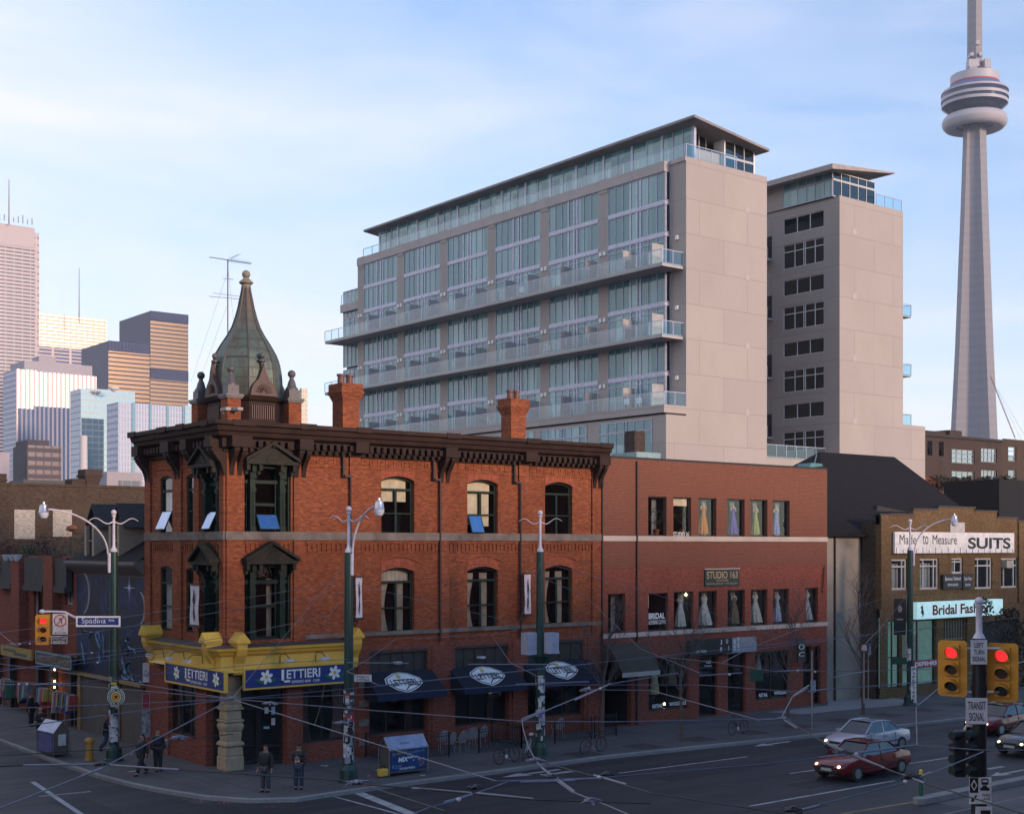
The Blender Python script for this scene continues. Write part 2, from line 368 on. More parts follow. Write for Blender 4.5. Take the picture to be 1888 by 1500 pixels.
# pilasters and ground floor piers
PIL = [(XL, .41), (2.74, 3.3), (S.u(643), S.u(663)), (S.u(808), S.u(826)), (S.u(955), S.u(973)), (S.u(1090), UE)]
for i, (a, c) in enumerate(PIL):
    for (za, zb) in ((4.75, 9.55), (9.9, 13.25)):
        if i == 0: b.box(a, c, 0, .1, za, zb)
        else: b.box(a, c, 0, .1, za, zb)
# corbel table of little brick arches below the stone band and panels under the cornice
for (a, c) in ((.45, 2.7), (3.35, PIL[2][0]), (PIL[2][1], PIL[3][0]), (PIL[3][1], PIL[4][0]), (PIL[4][1], PIL[5][0])):
    b.box(a, c, 0, .06, 9.40, 9.55); b.box(a, c, 0, .03, 8.98, 9.06)
    k = int((c - a) / .22)
    for q in range(k): x = a + (q + .5) * (c - a) / k; b.box(x - .05, x + .05, 0, .05, 9.08, 9.40)
    b.box(a, c, 0, .05, 12.7, 12.78)
    k = int((c - a) / .42)
    for q in range(k): x = a + (q + .5) * (c - a) / k; b.box(x - .13, x - .02, 0, .03, 12.84, 13.15); b.box(x + .02, x + .15, 0, .03, 12.84, 12.92); b.box(x + .02, x + .15, 0, .03, 13.0, 13.08)
# relieving arches over the windows (soldier bricks standing 2.5 cm proud)
arch = B(S)
for (row, u0, u1, z0, z1) in winS:
    for (oa, ob, pr_) in ((0.0, .42, .02), (.42, .48, .05)):
        if row == 0 and oa: continue
        A = arc_pts(u0 - .02 - (oa and .3), u1 + .02 + (oa and .3), z1 + oa + .01 + (oa and .05), .2 + (oa and .1), 10)
        for k in range(10):
            p, q = A[k], A[k + 1]; hh = ob - oa
            arch.add([(p[0], 0, p[1]), (q[0], 0, q[1]), (q[0], 0, q[1] + hh), (p[0], 0, p[1] + hh), (p[0], pr_, p[1]), (q[0], pr_, q[1]), (q[0], pr_, q[1] + hh), (p[0], pr_, p[1] + hh)],
                     [(4, 5, 6, 7), (0, 1, 5, 4), (3, 2, 6, 7), (0, 3, 7, 4), (1, 2, 6, 5)])
b.done('wall', brick_old, corner)
arch_brick = brick('brick_arch', (.36, .10, .05), (.27, .07, .038), (.12, .06, .045), bw=.075, rh=.4, st=.3)
arch.split('brick_arch', arch_brick, corner)
# Queen side wall
def qh(pa, pb, t, bo, rise): return (Q.u(pa), Q.u(pb), zc(Q, pa, pb, bo), zc(Q, pa, pb, t), .1, .2)
qa = [qh(296, 317.5, 877, 984, .28), qh(344, 367, 873, 984, .28)]; ql = [qh(296, 317, 1043, 1162, .28), qh(343, 367, 1046, 1166, .28)]
qb = [(Q.u(384), Q.u(416) - .15, zc(Q, 384, 412, 985), zc(Q, 384, 412, 862), 0, .7), (Q.u(384), Q.u(416) - .15, zc(Q, 384, 412, 1172), zc(Q, 384, 412, 1042), 0, .7)]
for i in (0, 1):
    q = list(qb[i]); q[0], q[1] = .45, 2.3; qb[i] = tuple(q)
def fixq(h): a, c = sorted((h[0], h[1])); return (a, c) + tuple(h[2:])
qa = [fixq(h) for h in qa]; ql = [fixq(h) for h in ql]
b = B(Q); wall(b, 0, QE, 4.75, 13.3, qa + ql + qb, .42)
QP = [(0, .42), (2.35, 2.85), (sum(qa[1][:2]) / 2 + 1.0, sum(qa[0][:2]) / 2 - 1.0), (QE - .6, QE)]
for a, c in QP:
    if c - a < .15: c = a + .4
    for (za, zb) in ((4.75, 9.55), (9.9, 13.25)): b.box(a, c, 0, .1, za, zb)
b.box(.42, QE, 0, .05, 12.7, 12.78); b.box(.42, QE, 0, .06, 9.40, 9.55)
for q in range(34): x = .5 + q * .225; b.box(x - .05, x + .05, 0, .05, 9.08, 9.40)
b.done('wall', brick_old, corner)
# rear, side and roof
b = B(); b.box(1.9, UE - .5, 2.9, 8.0, 0, 13.1); b.done('interior', dark_in, corner)
b = B(); b.box(XL + .1, UE - .05, .1, 8.2, 13.25, 13.5); b.done('roof', roof_dark, corner)
b = B(); b.box(UE - .3, UE, .05, 8.3, 0, 13.2); b.done('wall', brick_mid, corner)
b = B(); b.box(XL + .05, UE, QE - .3, QE - .02, 0, 13.2); b.done('wall', brick_mid, corner)
# stone bands and sills
b = B(S); b.box(XL - .06, UE, .0, .14, 9.55, 9.9); b.box(3.3, UE, 0, .13, 5.3, 5.48); b.done('stone_band', stone_m, corner)
b = B(Q); b.box(-.06, QE, 0, .14, 9.55, 9.9); b.done('stone_band', stone_m, corner)
# interiors
b = B(S)
room(b, .6, 2.6, 4.8, 9.0, -.72, 2, 0); room(b, .6, 2.6, 9.7, 13.0, -.72, 2)
for (row, u0, u1, z0, z1) in winS: room(b, u0, u1, z0 - .1, z1, -.43, 1.8)
b.done('interior', dark_in, corner)
b = B(Q)
for h in qa + ql: room(b, h[0] + .4, h[1] - .4, h[2] - .1, h[3], -.22, 1.2)
for h in qb: room(b, 1.1, h[1] - .3, h[2] - .1, h[3], -.72, .8)
b.done('interior', dark_in, corner)
# windows of the Spadina side
def oldwin(fr, h, row, i):
    u0, u1, z0, z1 = h
    sx = 1
    fo = window(fr, corner, u0, u1, z0, z1, -.2, .2, mull=[(.5, 0, .78, .11)], bars=[(.78, None, None, .10), (.38, None, None, .06)], t=.09, dp=.14)
    return fo
for k, (row, u0, u1, z0, z1) in enumerate(winS):
    fo = oldwin(S, (u0, u1, z0, z1), row, k); H_ = z1 - z0; W_ = u1 - u0
    if row == 0 and k < 2:
        bb = B(S); f = .58 if k == 0 else .2
        bb.box(u0 + .08, u1 - .25, -.38, -.36, z0 + H_ * .80, z1 - .02)
        if k == 0: bb.box(u0 + .08, u1 - .25, -.37, -.35, z0 + H_ * .58, z0 + H_ * .77)
        else: bb.box(u0 + .08, u0 + W_ * .48, -.37, -.35, z0 + H_ * .2, z0 + H_ * .77); bb.box(u0 + W_ * .52, u1 - .3, -.37, -.35, z0 + H_ * .18, z0 + H_ * .77)
        bb.done('blind', blind_m, fo)
    if row == 1:
        drape(S, u0 + .05, u0 + W_ * .35, z0 + .05, z1 - .3, -.42, curtain_m, fo, pinch=.35)
        drape(S, u0 + W_ * .55, u0 + W_ * .8, z0 + .05, z1 - .3, -.42, curtain_m, fo, pinch=.2, side=1)
        if k == 3: drape(S, u0 + .1, u1 - .1, z1 - .6, z1 - .08, -.4, curtain_m, fo, name='valance', folds=7)
mir = mat('sky_reflecting_pane', (.34, .42, .58), .05, 1.0)
def openpane(fr, u0, u1, z0, z1, w, par, ang=28):   # awning sash tilted out at its foot
    b = B(fr); hh = z1 - z0; dw = math.sin(rad(ang)) * hh; dz = math.cos(rad(ang)) * hh
    P = lambda u, t, o: (u, w + dw * t + o * math.cos(rad(ang)), z1 - dz * t + o * math.sin(rad(ang)))
    b.add([P(u0, 0, 0), P(u1, 0, 0), P(u1, 1, 0), P(u0, 1, 0), P(u0, 0, .04), P(u1, 0, .04), P(u1, 1, .04), P(u0, 1, .04)], [(0, 1, 2, 3), (4, 5, 6, 7), (0, 1, 5, 4), (1, 2, 6, 5), (2, 3, 7, 6), (3, 0, 4, 7)])
    o = b.done('open_sash', green_w, par)
    g = B(fr); e = .05; g.poly([P(u0 + e, .04, .045), P(u1 - e, .04, .045), P(u1 - e, .96, .045), P(u0 + e, .96, .045)]); g.done('glass', mir, o)
row, u0, u1, z0, z1 = winS[1]; openpane(S, u0 + .08, (u0 + u1) / 2 - .05, z0 + .08, z0 + (z1 - z0) * .36, -.1, corner, 22)
# timber bay windows under pediments
def bay(fr, u0, u1, z0, z1, lower):
    root = B(fr); cu = (u0 + u1) / 2; W_ = u1 - u0
    hc = W_ * .24
    zt = z1 - .0
    for x in (cu - hc - .17, cu + hc + .17):                       # engaged columns with brackets
        root.box(x - .12, x + .12, -.3, .02, z0, z1); root.box(x - .15, x + .15, -.3, .1, z1 - .55, z1 - .3); root.box(x - .1, x + .1, 0, .2, z1 - .3, z1)
        root.box(x - .14, x + .14, -.2, .08, z0, z0 + .35); root.box(x - .14, x + .14, -.1, .07, z0 + (z1 - z0) * .62, z0 + (z1 - z0) * .68)
        for q in range(3): root.box(x - .08 + q * .06, x - .05 + q * .06, .0, .04, z0 + .4, z0 + (z1 - z0) * .6)
    for x in (u0 + .03, u1 - .03): root.box(x - .05, x + .05, -.5, -.1, z0, z1)
    root.box(u0, u1, -.45, -.05, z0, z0 + .1); root.box(u0, u1, -.45, -.02, z1 - .12, z1 + .02); root.box(u0, u1, -.4, -.16, z0 + (z1 - z0) * .74, z0 + (z1 - z0) * .79)
    o = root.done('bay_window', green_w, corner)
    g = B(fr); g.poly([(u0, -.33, z0), (u1, -.33, z0), (u1, -.33, z1), (u0, -.33, z1)]); g.done('glass', win_glass, o)
    s_ = B(fr)
    for (a, c) in ((cu - hc, cu + hc), (u0 + .06, cu - hc - .3), (cu + hc + .3, u1 - .06)):
        s_.box(a, a + .05, -.32, -.24, z0 + .1, z1 - .1); s_.box(c - .05, c, -.32, -.24, z0 + .1, z1 - .1); s_.box(a, c, -.32, -.25, z0 + (z1 - z0) * .42, z0 + (z1 - z0) * .46)
    s_.done('sash', green_w, o)
    # pediment: triangular gable roof reaching outward
    p = B(fr); pw = W_ / 2 + .1; ph = .82; zb = z1 + .02; out = .5
    p.prism([(cu - pw, zb), (cu + pw, zb), (cu + pw, zb + .14), (cu - pw, zb + .14)], 1, 0, out)
    def slab(sg):
        x0, x1 = cu + sg * (pw + .06), cu
        P = [(x0, -.02, zb + .12), (x1, -.02, zb + ph), (x1, -.02, zb + ph + .13), (x0, -.02, zb + .25), (x0, out + .08, zb + .12), (x1, out + .08, zb + ph), (x1, out + .08, zb + ph + .13), (x0, out + .08, zb + .25)]
        p.add(P, [(0, 1, 2, 3), (4, 5, 6, 7), (0, 1, 5, 4), (1, 2, 6, 5), (2, 3, 7, 6), (3, 0, 4, 7)])
    slab(-1); slab(1)
    p.prism([(cu - pw + .12, zb + .14), (cu + pw - .12, zb + .14), (cu, zb + ph - .02)], 1, .0, out - .12)
    p.prism([(cu - .28, zb + .2), (cu + .28, zb + .2), (cu, zb + .52)], 1, .1, out - .08)
    for x in (cu - pw + .12, cu + pw - .12, cu - .5, cu + .5): p.box(x - .08, x + .08, 0, out - .1, zb - .25, zb); p.box(x - .07, x + .07, 0, out - .28, zb - .42, zb - .25)
    p.done('pediment', mat('weathered_pediment', (.016, .02, .016), .7, c2=(.04, .03, .022), sc=3, spec=.15), corner)
    return o, cu, hc
for i, (u0, u1, z0, z1) in enumerate(bayS):
    o, cu, hc = bay(S, u0, u1, z0, z1, i)
    if i == 0: openpane(S, cu - hc + .04, cu + hc - .04, z0 + .12, z0 + .85, -.15, o, 30)
    else:
        drape(S, u0 + .1, u0 + .55, z0, z1 - .6, -.6, curtain_m, o); drape(S, cu - hc, cu - hc + .3, z0, z1 - .6, -.65, curtain_m, o); drape(S, cu + hc - .25, cu + hc, z0, z1 - .6, -.65, curtain_m, o)
        lc = B(S)
        for q in range(26):
            a = R.uniform(0, 3); x = cu + R.uniform(-.4, .4); z = z1 - R.uniform(.18, .55); lc.tube([(x, -.34, z), (x + .1 * math.cos(a), -.34, z + .1 * math.sin(a))], .008, 4)
        lc.done('lattice', mat('pale_lattice', (.6, .55, .5)), o)
for i, h in enumerate(qb):
    o, cu, hc = bay(Q, h[0], h[1], h[2], h[3], i)
    if i == 0: openpane(Q, cu - hc + .04, cu + hc - .04, z0 * 0 + h[2] + .12, h[2] + .95, -.12, o, 26)
for i, h in enumerate(qa + ql):
    fo = window(Q, corner, h[0], h[1], h[2], h[3], -.06, .1, mull=[], bars=[(.74, None, None, .1), (.38, None, None, .06)], t=.1, dp=.14)
    drape(Q, h[0] + .1, h[1] - .1, h[2] + .05, h[2] + (h[3] - h[2]) * .72, -.26, mat('grey_curtain', (.4, .4, .4)), fo, folds=4)
    if i == 0: openpane(Q, h[0] + .1, h[1] - .1, h[2] + .1, h[2] + 1.0, -.08, corner, 24)
# ---- main cornice with brackets and dentils
prof = [(0, 13.2), (.16, 13.2), (.16, 13.32), (.3, 13.36), (.3, 13.72), (.55, 13.82), (.6, 13.98), (.7, 14.02), (.75, 14.2), (.86, 14.26), (.86, 14.42), (0, 14.5)]
def mitre(b, prof, ue, qe, m=0):
    n = len(prof)
    V = [(ue, -w_, z) for w_, z in prof] + [(XL - w_, -w_, z) for w_, z in prof] + [(XL - w_, qe, z) for w_, z in prof]
    F = [(i, i + 1, n + i + 1, n + i) for i in range(n - 1)] + [(n + i, n + i + 1, 2 * n + i + 1, 2 * n + i) for i in range(n - 1)] + [tuple(range(n)), tuple(range(2 * n, 3 * n))]
    b.add(V, F, m)
b = B(); mitre(b, prof, UE + .12, QE + .1)
cc = b
bs = B(S)
for (a, c) in PIL: bs.box(a - .05, c + .05, .3, .72, 13.36, 13.82); bs.box(a - .1, c + .1, .8, .89, 14.22, 14.46)
bq = B(Q)
for (a, c) in QP: bq.box(a - .05, c + .05, .3, .72, 13.36, 13.82); bq.box(a - .1, c + .1, .8, .89, 14.22, 14.46)
def bracket(b, u, wd, zt, h, out):
    n = 10; P = []
    for i in range(n + 1):
        t = i / n; P.append((out * (1 - t) ** 1.3 * (1 + .25 * math.sin(t * 6.5)) + .1, zt - h * t))
    P = [(0, zt)] + P + [(0, zt - h)]
    b.prism([(p[0], p[1]) for p in P], 0, u - wd / 2, u + wd / 2)
    b.box(u - wd / 2 - .02, u + wd / 2 + .02, 0, out + .14, zt - .14, zt - .03)
    b.lathe([(.001, 0), (.09, 0), (.09, wd + .02), (.001, wd + .02)], (0, 0, 0), 8) if 0 else None
for i in (0, 1, 3, 5):
    a, c = PIL[i]; m_ = (a + c) / 2; bracket(bs, m_ - .18, .2, 13.36, 1.15, .5); bracket(bs, m_ + .18, .2, 13.36, 1.15, .5)
for (a, c) in QP[:]: m_ = (a + c) / 2; bracket(bq, m_ - .17, .2, 13.36, 1.15, .5); bracket(bq, m_ + .17, .2, 13.36, 1.15, .5)
b.done('cornice', cornice_m, corner)
bs.split('bracket', cornice_m, corner); bq.split('bracket', cornice_m, corner)
d = B(S); x = .6
while x < UE - .3:
    if not any(a - .12 < x < c + .12 for a, c in PIL): d.box(x - .09, x + .09, .1, .52, 13.42, 13.66); d.box(x - .07, x + .07, .1, .36, 13.25, 13.42); 
    x += .34
d.done('dentils', cornice_m, corner)
d = B(Q); x = .6
while x < QE - .1:
    if not any(a - .12 < x < c + .12 for a, c in QP): d.box(x - .09, x + .09, .1, .52, 13.42, 13.66)
    x += .34
d.done('dentils', cornice_m, corner)
# down pipes
d = B(S)
for px in (643.5, 808.5, 956.5, 1107):
    u = S.u(px); d.box(u - .035, u + .035, .1, .18, 0.1 if px == 1107 else 4.9, 12.3); d.box(u - .4, u + .05, .1, .2, 12.3, 12.4) if px != 1107 else None; d.box(u - .42, u - .32, .1, .2, 12.3, 13.2) if px != 1107 else None; d.box(u - .05, u + .05, .1, .22, 12.3, 13.3) if px == 1107 else None
d.split('downpipe', mat('dark_pipe', (.03, .015, .012)), corner)
# ---- turret
TX, TY = 1.33, 1.55; TS = 1.42
copper = None
def copper_mat():
    m, nt, p, o = newmat('copper_dome'); n = nt.nodes.new; l = nt.links.new
    tc = n('ShaderNodeNewGeometry'); s = n('ShaderNodeSeparateXYZ'); l(tc.outputs['Position'], s.inputs[0])
    a = n('ShaderNodeMath'); a.operation = 'ADD'; l(s.outputs[0], a.inputs[0]); l(s.outputs[1], a.inputs[1])
    c = n('ShaderNodeCombineXYZ'); l(a.outputs[0], c.inputs[0]); l(s.outputs[2], c.inputs[1])
    b = n('ShaderNodeTexBrick'); b.inputs['Scale'].default_value = 1; b.inputs['Brick Width'].default_value = .55; b.inputs['Row Height'].default_value = .42; b.inputs['Mortar Size'].default_value = .012
    b.inputs['Color1'].default_value = (.10, .145, .12, 1); b.inputs['Color2'].default_value = (.075, .115, .098, 1); b.inputs['Mortar'].default_value = (.03, .035, .032, 1); l(c.outputs[0], b.inputs[0])
    mp = n('ShaderNodeMapping'); mp.inputs['Scale'].default_value = (2.5, 2.5, .6); l(tc.outputs['Position'], mp.inputs[0])
    z = n('ShaderNodeTexNoise'); z.inputs['Scale'].default_value = 1.6; z.inputs['Detail'].default_value = 8; z.inputs['Roughness'].default_value = .7; l(mp.outputs[0], z.inputs[0])
    r = n('ShaderNodeMapRange'); r.inputs[1].default_value = .4; r.inputs[2].default_value = .68; l(z.outputs[0], r.inputs[0])
    x = n('ShaderNodeMixRGB'); x.inputs[2].default_value = (.07, .055, .04, 1); l(r.outputs[0], x.inputs[0]); l(b.outputs[0], x.inputs[1])
    # bare bronze toward the tip
    r2 = n('ShaderNodeMapRange'); r2.inputs[1].default_value = 18.3; r2.inputs[2].default_value = 19.6; r2.inputs[4].default_value = .8; l(s.outputs[2], r2.inputs[0])
    y = n('ShaderNodeMixRGB'); y.inputs[2].default_value = (.09, .06, .045, 1); l(r2.outputs[0], y.inputs[0]); l(x.outputs[0], y.inputs[1]); l(y.outputs[0], p.inputs[0])
    p.inputs['Roughness'].default_value = .5; p.inputs['Metallic'].default_value = .15
    bp = n('ShaderNodeBump'); bp.invert = True; bp.inputs['Strength'].default_value = .6; bp.inputs['Distance'].default_value = .02; l(b.outputs['Fac'], bp.inputs['Height']); l(bp.outputs[0], p.inputs['Normal'])
    return m
copper = copper_mat()
b = B(); dp_ = [(1.52, 15.6), (1.53, 16.2), (1.49, 16.7), (1.42, 17.1), (1.28, 17.5), (1.02, 17.95), (.79, 18.3), (.60, 18.65), (.46, 19.05), (.34, 19.5), (.25, 19.95), (.19, 20.25), (.17, 20.42)]
b.lathe(dp_, (TX, TY, 0), 8, ph=rad(22.5) + rad(45) * 0)
dome = b.done('dome', copper, corner)
rb = B()
for j in range(8):
    q = 2 * math.pi * j / 8 + rad(22.5); rb.tube([(TX + r * math.cos(q), TY + r * math.sin(q), z) for r, z in dp_], .035, 5)
rb.done('dome_rib', mat('copper_rib', (.06, .05, .04), .5), dome)
b = B(); b.lathe([(.19, 20.35), (.2, 20.5), (.3, 20.56), (.3, 20.62), (.14, 20.76), (.12, 20.8)], (TX, TY, 0), 12); b.ball((TX, TY, 20.95), .18, 14)
b.done('dome_finial', mat('finial_stone', (.22, .2, .15), .6), corner, smooth=True)
# square drum with louvres, corner piers with cone and ball finials
b = B(); b.lathe([(1.6, 14.4), (1.6, 15.35), (1.72, 15.42), (1.8, 15.55), (1.62, 15.62)], (TX, TY, 0), 8, ph=rad(22.5))
b.done('turret_drum', cornice_m, corner)
lv = B()
for sx, sy in ((0, -1), (-1, 0)):
    for q in range(11):
        t = -.5 + q * .1
        if sy: lv.box(TX + t - .02, TX + t + .02, TY - 1.54, TY - 1.46, 14.62, 15.2)
        else: lv.box(TX - 1.54, TX - 1.46, TY + t - .02, TY + t + .02, 14.62, 15.2)
lv.done('louvre', mat('louvre_brown', (.13, .07, .055)), corner)
pr4 = [(-1, -1), (1, -1), (-1, 1), (1, 1)]
for sx, sy in pr4:
    x, y = TX + sx * TS, TY + sy * TS
    b = B(); b.box(x - .3, x + .3, y - .3, y + .3, 14.4, 15.42); po = b.done('turret_pier', brick_old, corner)
    b = B(); b.box(x - .36, x + .36, y - .36, y + .36, 15.4, 15.47); b.box(x - .4, x + .4, y - .4, y + .4, 15.47, 15.58); b.box(x - .25, x + .25, y - .25, y + .25, 15.6, 15.95)
    b.lathe([(.27, 15.95), (.27, 16.02), (.2, 16.1), (.15, 16.3), (.09, 16.42), (.09, 16.5)], (x, y, 0), 12); b.ball((x, y, 16.64), .17, 12)
    b.done('pier_cap', mat('lead_grey', (.10, .095, .095), .5, c2=(.06, .05, .05)), po, smooth=True)
# ogee gablets on the drum faces
for (nx, ny) in ((0, -1), (-1, 0), (1, 0), (0, 1)):
    b = B(); pts = []
    for i in range(17):
        t = -1 + i / 8; h = (1 - abs(t)) ** 1.0; pts.append((t * .62 * (1 if abs(t) > .9 else 1), 15.6 + 1.35 * (.55 * (1 - t * t) ** .6 * (abs(t) < .999) + .45 * max(0, 1 - abs(t) * 2.2) ** 1.6)))
    pts = [(-.62, 15.6)] + pts[1:-1] + [(.62, 15.6)]
    if ny: b.prism([(TX + p[0], p[1]) for p in pts], 1, TY + ny * 1.62, TY + ny * 1.3)
    else: b.prism([(TY + p[0], p[1]) for p in pts], 0, TX + nx * 1.62, TX + nx * 1.3)
    x, y = TX + nx * 1.45, TY + ny * 1.45
    go = b.done('gablet', mat('gablet_brown', (.085, .045, .035), .6), corner)
    f = B(); f.lathe([(.06, 16.8), (.07, 17.0), (.16, 17.06), (.16, 17.12), (.05, 17.2)], (x, y, 0), 10); f.ball((x, y, 17.32), .13, 10); f.done('gablet_finial', mat('lead_grey', (.1, .1, .1)), go, smooth=True)
    fan = B()
    for q in range(9):
        a = math.pi * (q + .5) / 9; dx, dz = math.cos(a) * .38, math.sin(a) * .38
        if ny: fan.tube([(x + dx * .25, TY + ny * 1.64, 15.72 + dz * .25), (x + dx, TY + ny * 1.64, 15.72 + dz)], .022, 4)
        else: fan.tube([(TX + nx * 1.64, y + dx * .25, 15.72 + dz * .25), (TX + nx * 1.64, y + dx, 15.72 + dz)], .022, 4)
    fan.done('fan_relief', mat('gablet_brown', (.1, .1, .1)), go)
# ---- chimneys
def chimney(x0, x1, y0, y1, z0, z1, pots, par=corner, m=None):
    m = m or brick_old
    b = B(); b.box(x0, x1, y0, y1, z0, z1 - .75)
    for i in range(5): e = .03 + i * .035; b.box(x0 - e, x1 + e, y0 - e, y1 + e, z1 - .75 + i * .085, z1 - .75 + (i + 1) * .085 - .002)
    b.box(x0 - .13, x1 + .13, y0 - .13, y1 + .13, z1 - .325, z1)
    o = b.done('chimney', m, par); 
    for p in pots: q = B(); q.lathe([(.16, z1), (.15, z1 + .35), (.19, z1 + .36), (.19, z1 + .45), (.12, z1 + .46)], (p, (y0 + y1) / 2, 0), 12); q.done('chimney_pot', mat('terracotta_pot', (.16, .06, .045)), o, smooth=True)
    return o
chimney(S.u(641), S.u(671), .4, 1.3, 13.4, S.z(650, 708, -.5), [S.u(647), S.u(663)])
chimney(S.u(952), S.u(979), .4, 1.2, 13.4, S.z(958, 736, -.5), [S.u(959), S.u(971)])
# security cameras and a small dish on the roof edge
for (px, py) in ((410, 757), (432, 757)):
    x, z = S.uz(px, py, .2); b = B(); b.tube([(x, -.3, z - .12), (x, -.3, z + .05)], .03, 6); b.box(x - .12, x + .12, -.75, -.25, z - .02, z + .1); b.done('security_camera', mat('pale_grey_metal', (.3, .29, .3)), corner)
# ================================================================ ground floor of the corner building
g = B(S)
gp = [(S.u(650), S.u(680)), (S.u(788), S.u(838)), (S.u(937), S.u(972)), (S.u(1076), UE)]
yS = 0
for a, c in gp: g.box(a, c, -.4, .06, 0, 4.75)
for a, c in gp: g.box(a + .2, c - .2, .06, .12, 0, 4.75)
for i in range(3): g.box(gp[i][1], gp[i + 1][0], -.45, -.15, 0, .85)
g.box(S.u(529), S.u(558), -.4, 0.02, 0, 4.0); g.box(S.u(558), gp[0][0], -.35, -.05, 0, .8)
g.box(gp[0][0], UE, 0, .05, 4.62, 4.9)
g.done('wall', brick_mid, corner)
st_ = B(S)
for a, c in gp[:1]: 
    for k in range(4): st_.box(a + .25, c - .1, .06, .16, .5 + k * .85, .78 + k * .85)
st_.split('stone_block', stone_m, corner)
pn = B(S); pm_ = mat('brown_panel', (.045, .033, .028), .6)
for i in range(3):
    a, c = gp[i][1], gp[i + 1][0]; pn.box(a, c, -.3, -.12, 2.9, 4.62)
    k = 5
    for q in range(k + 1): x = a + q * (c - a) / k; pn.box(x - .03, x + .03, -.12, -.08, 2.9, 4.5)
    pn.box(a - .1, c + .1, -.1, .04, 4.5, 4.62)
pn.split('panelled_header', pm_, corner)
b = B(S)
for i in range(3): room(b, gp[i][1] + .4, gp[i + 1][0] - .4, .8, 3.0, -.5, 2.5)
room(b, S.u(558) + .3, gp[0][0] - .4, .8, 3.9, -.45, 2.2)
b.done('interior', dark_in, corner)
for i in range(3):
    a, c = gp[i][1], gp[i + 1][0]
    o = window(S, corner, a, c, .85, 2.95, -.22, 0, mull=[(.33, None, None, .06), (.66, None, None, .06)], bars=[(.72, None, None, .05)], fm=mat('dark_brown_frame', (.03, .02, .015)), t=.08, name='shop_window')
    drape(S, c - .75, c - .45, .9, 2.9, -.6, mat('brown_drape', (.16, .09, .07)), o)
o = window(S, corner, S.u(558), gp[0][0], .8, 3.95, -.2, 0, mull=[(.42, None, None, .05)], fm=mat('dark_brown_frame', (.03, .02, .015)), t=.07, name='shop_window')
a0, a1 = S.u(558), gp[0][0]
drape(S, a0 + .1, a0 + .7, .85, 3.9, -.5, mat('brown_drape', (.1, .1, .1)), o, pinch=.3); drape(S, a1 - .9, a1 - .2, .85, 3.9, -.5, mat('brown_drape', (.1, .1, .1)), o, pinch=.3, side=1)
cd = B(S); cd.tube([(a0 + 1.35 - .35 * (1 - (t / 8)) ** 2 * 1.6, -.4, 1.5 + 2.4 * t / 8) for t in range(9)], .02, 5); cd.done('rope', mat('gold_rope', (.5, .38, .1)), o)
# recessed corner entrance
fr_m = mat('dark_brown_frame', (.03, .02, .015))
E0 = (2.45, .5); E1 = (XL + .3, 1.75)     # diagonal screen
b = B(); dgl = B()
ex, ey = E1[0] - E0[0], E1[1] - E0[1]; el = math.hypot(ex, ey)
def dg(t, o=0): return (E0[0] + ex * t + ey / el * o * -1 * -1, E0[1] + ey * t - ex / el * o * -1 * -1)
for t in (0, .32, .36, .66, .98):
    x, y = E0[0] + ex * t, E0[1] + ey * t; b.box(x - .05, x + .05, y - .05, y + .05, 0, 3.6)
for z in (.05, .75, 2.3, 3.5): b.tube([(E0[0], E0[1], z), (E1[0], E1[1], z)], .05, 4)
dgl.poly([(E0[0], E0[1], 0), (E1[0], E1[1], 0), (E1[0], E1[1], 3.6), (E0[0], E0[1], 3.6)])
eo = b.done('entrance_screen', fr_m, corner); dgl.done('glass', win_glass, eo)
nt_ = B(); 
for (t, z, w_, h_, k) in ((.12, 2.1, .16, .34, 0), (.22, 2.15, .16, .28, 1), (.12, 1.65, .16, .3, 1), (.22, 1.5, .25, .1, 0), (.86, 2.2, .3, .45, 0), (.86, 1.65, .28, .4, 1)):
    x, y = E0[0] + ex * t, E0[1] + ey * t; dx, dy = ex / el * w_ / 2, ey / el * w_ / 2; q = .06
    nx, ny = -.42, -.9
    nt_.add([(x - dx + nx * q, y - dy + ny * q, z), (x + dx + nx * q, y + dy + ny * q, z), (x + dx + nx * q, y + dy + ny * q, z + h_), (x - dx + nx * q, y - dy + ny * q, z + h_)], [(0, 1, 2, 3)], k)
nt_.split('notice', [mat('paper_blue', (.35, .5, .6)), mat('paper_white', (.6, .6, .58))], eo)
b = B(); b.box(XL + .35, 2.5, 2.2, 2.6, 0, 4.0); b.box(XL + .1, 2.8, .2, 3, 3.75, 3.95); b.done('interior', dark_in, corner)
# floor-level plinth of the Queen side
g = B(Q); q0, q1, q2 = 1.75, 2.75, Q.u(312)
g.box(q0, q1, -.4, .05, 0, 4.75); g.box(q1, q2, -.4, -.02, 0, 1.0); g.box(q2, QE, -.4, .05, 0, 4.75); g.box(0, QE, -.3, 0, 4.1, 4.76)
g.done('wall', brick_mid, corner)
g = B(S); g.box(XL, gp[0][0], -.3, 0, 3.95, 4.76); g.done('wall', brick_mid, corner)
b = B(Q); room(b, q1 + .4, q2 - .4, 1, 4.1, -.4, 1.5); b.done('interior', dark_in, corner)
window(Q, corner, q1, q2, 1.0, 4.1, -.15, 0, mull=[(.3, None, None, .06), (.62, None, None, .06)], bars=[(.62, None, None, .05)], fm=fr_m, t=.08, name='shop_window')
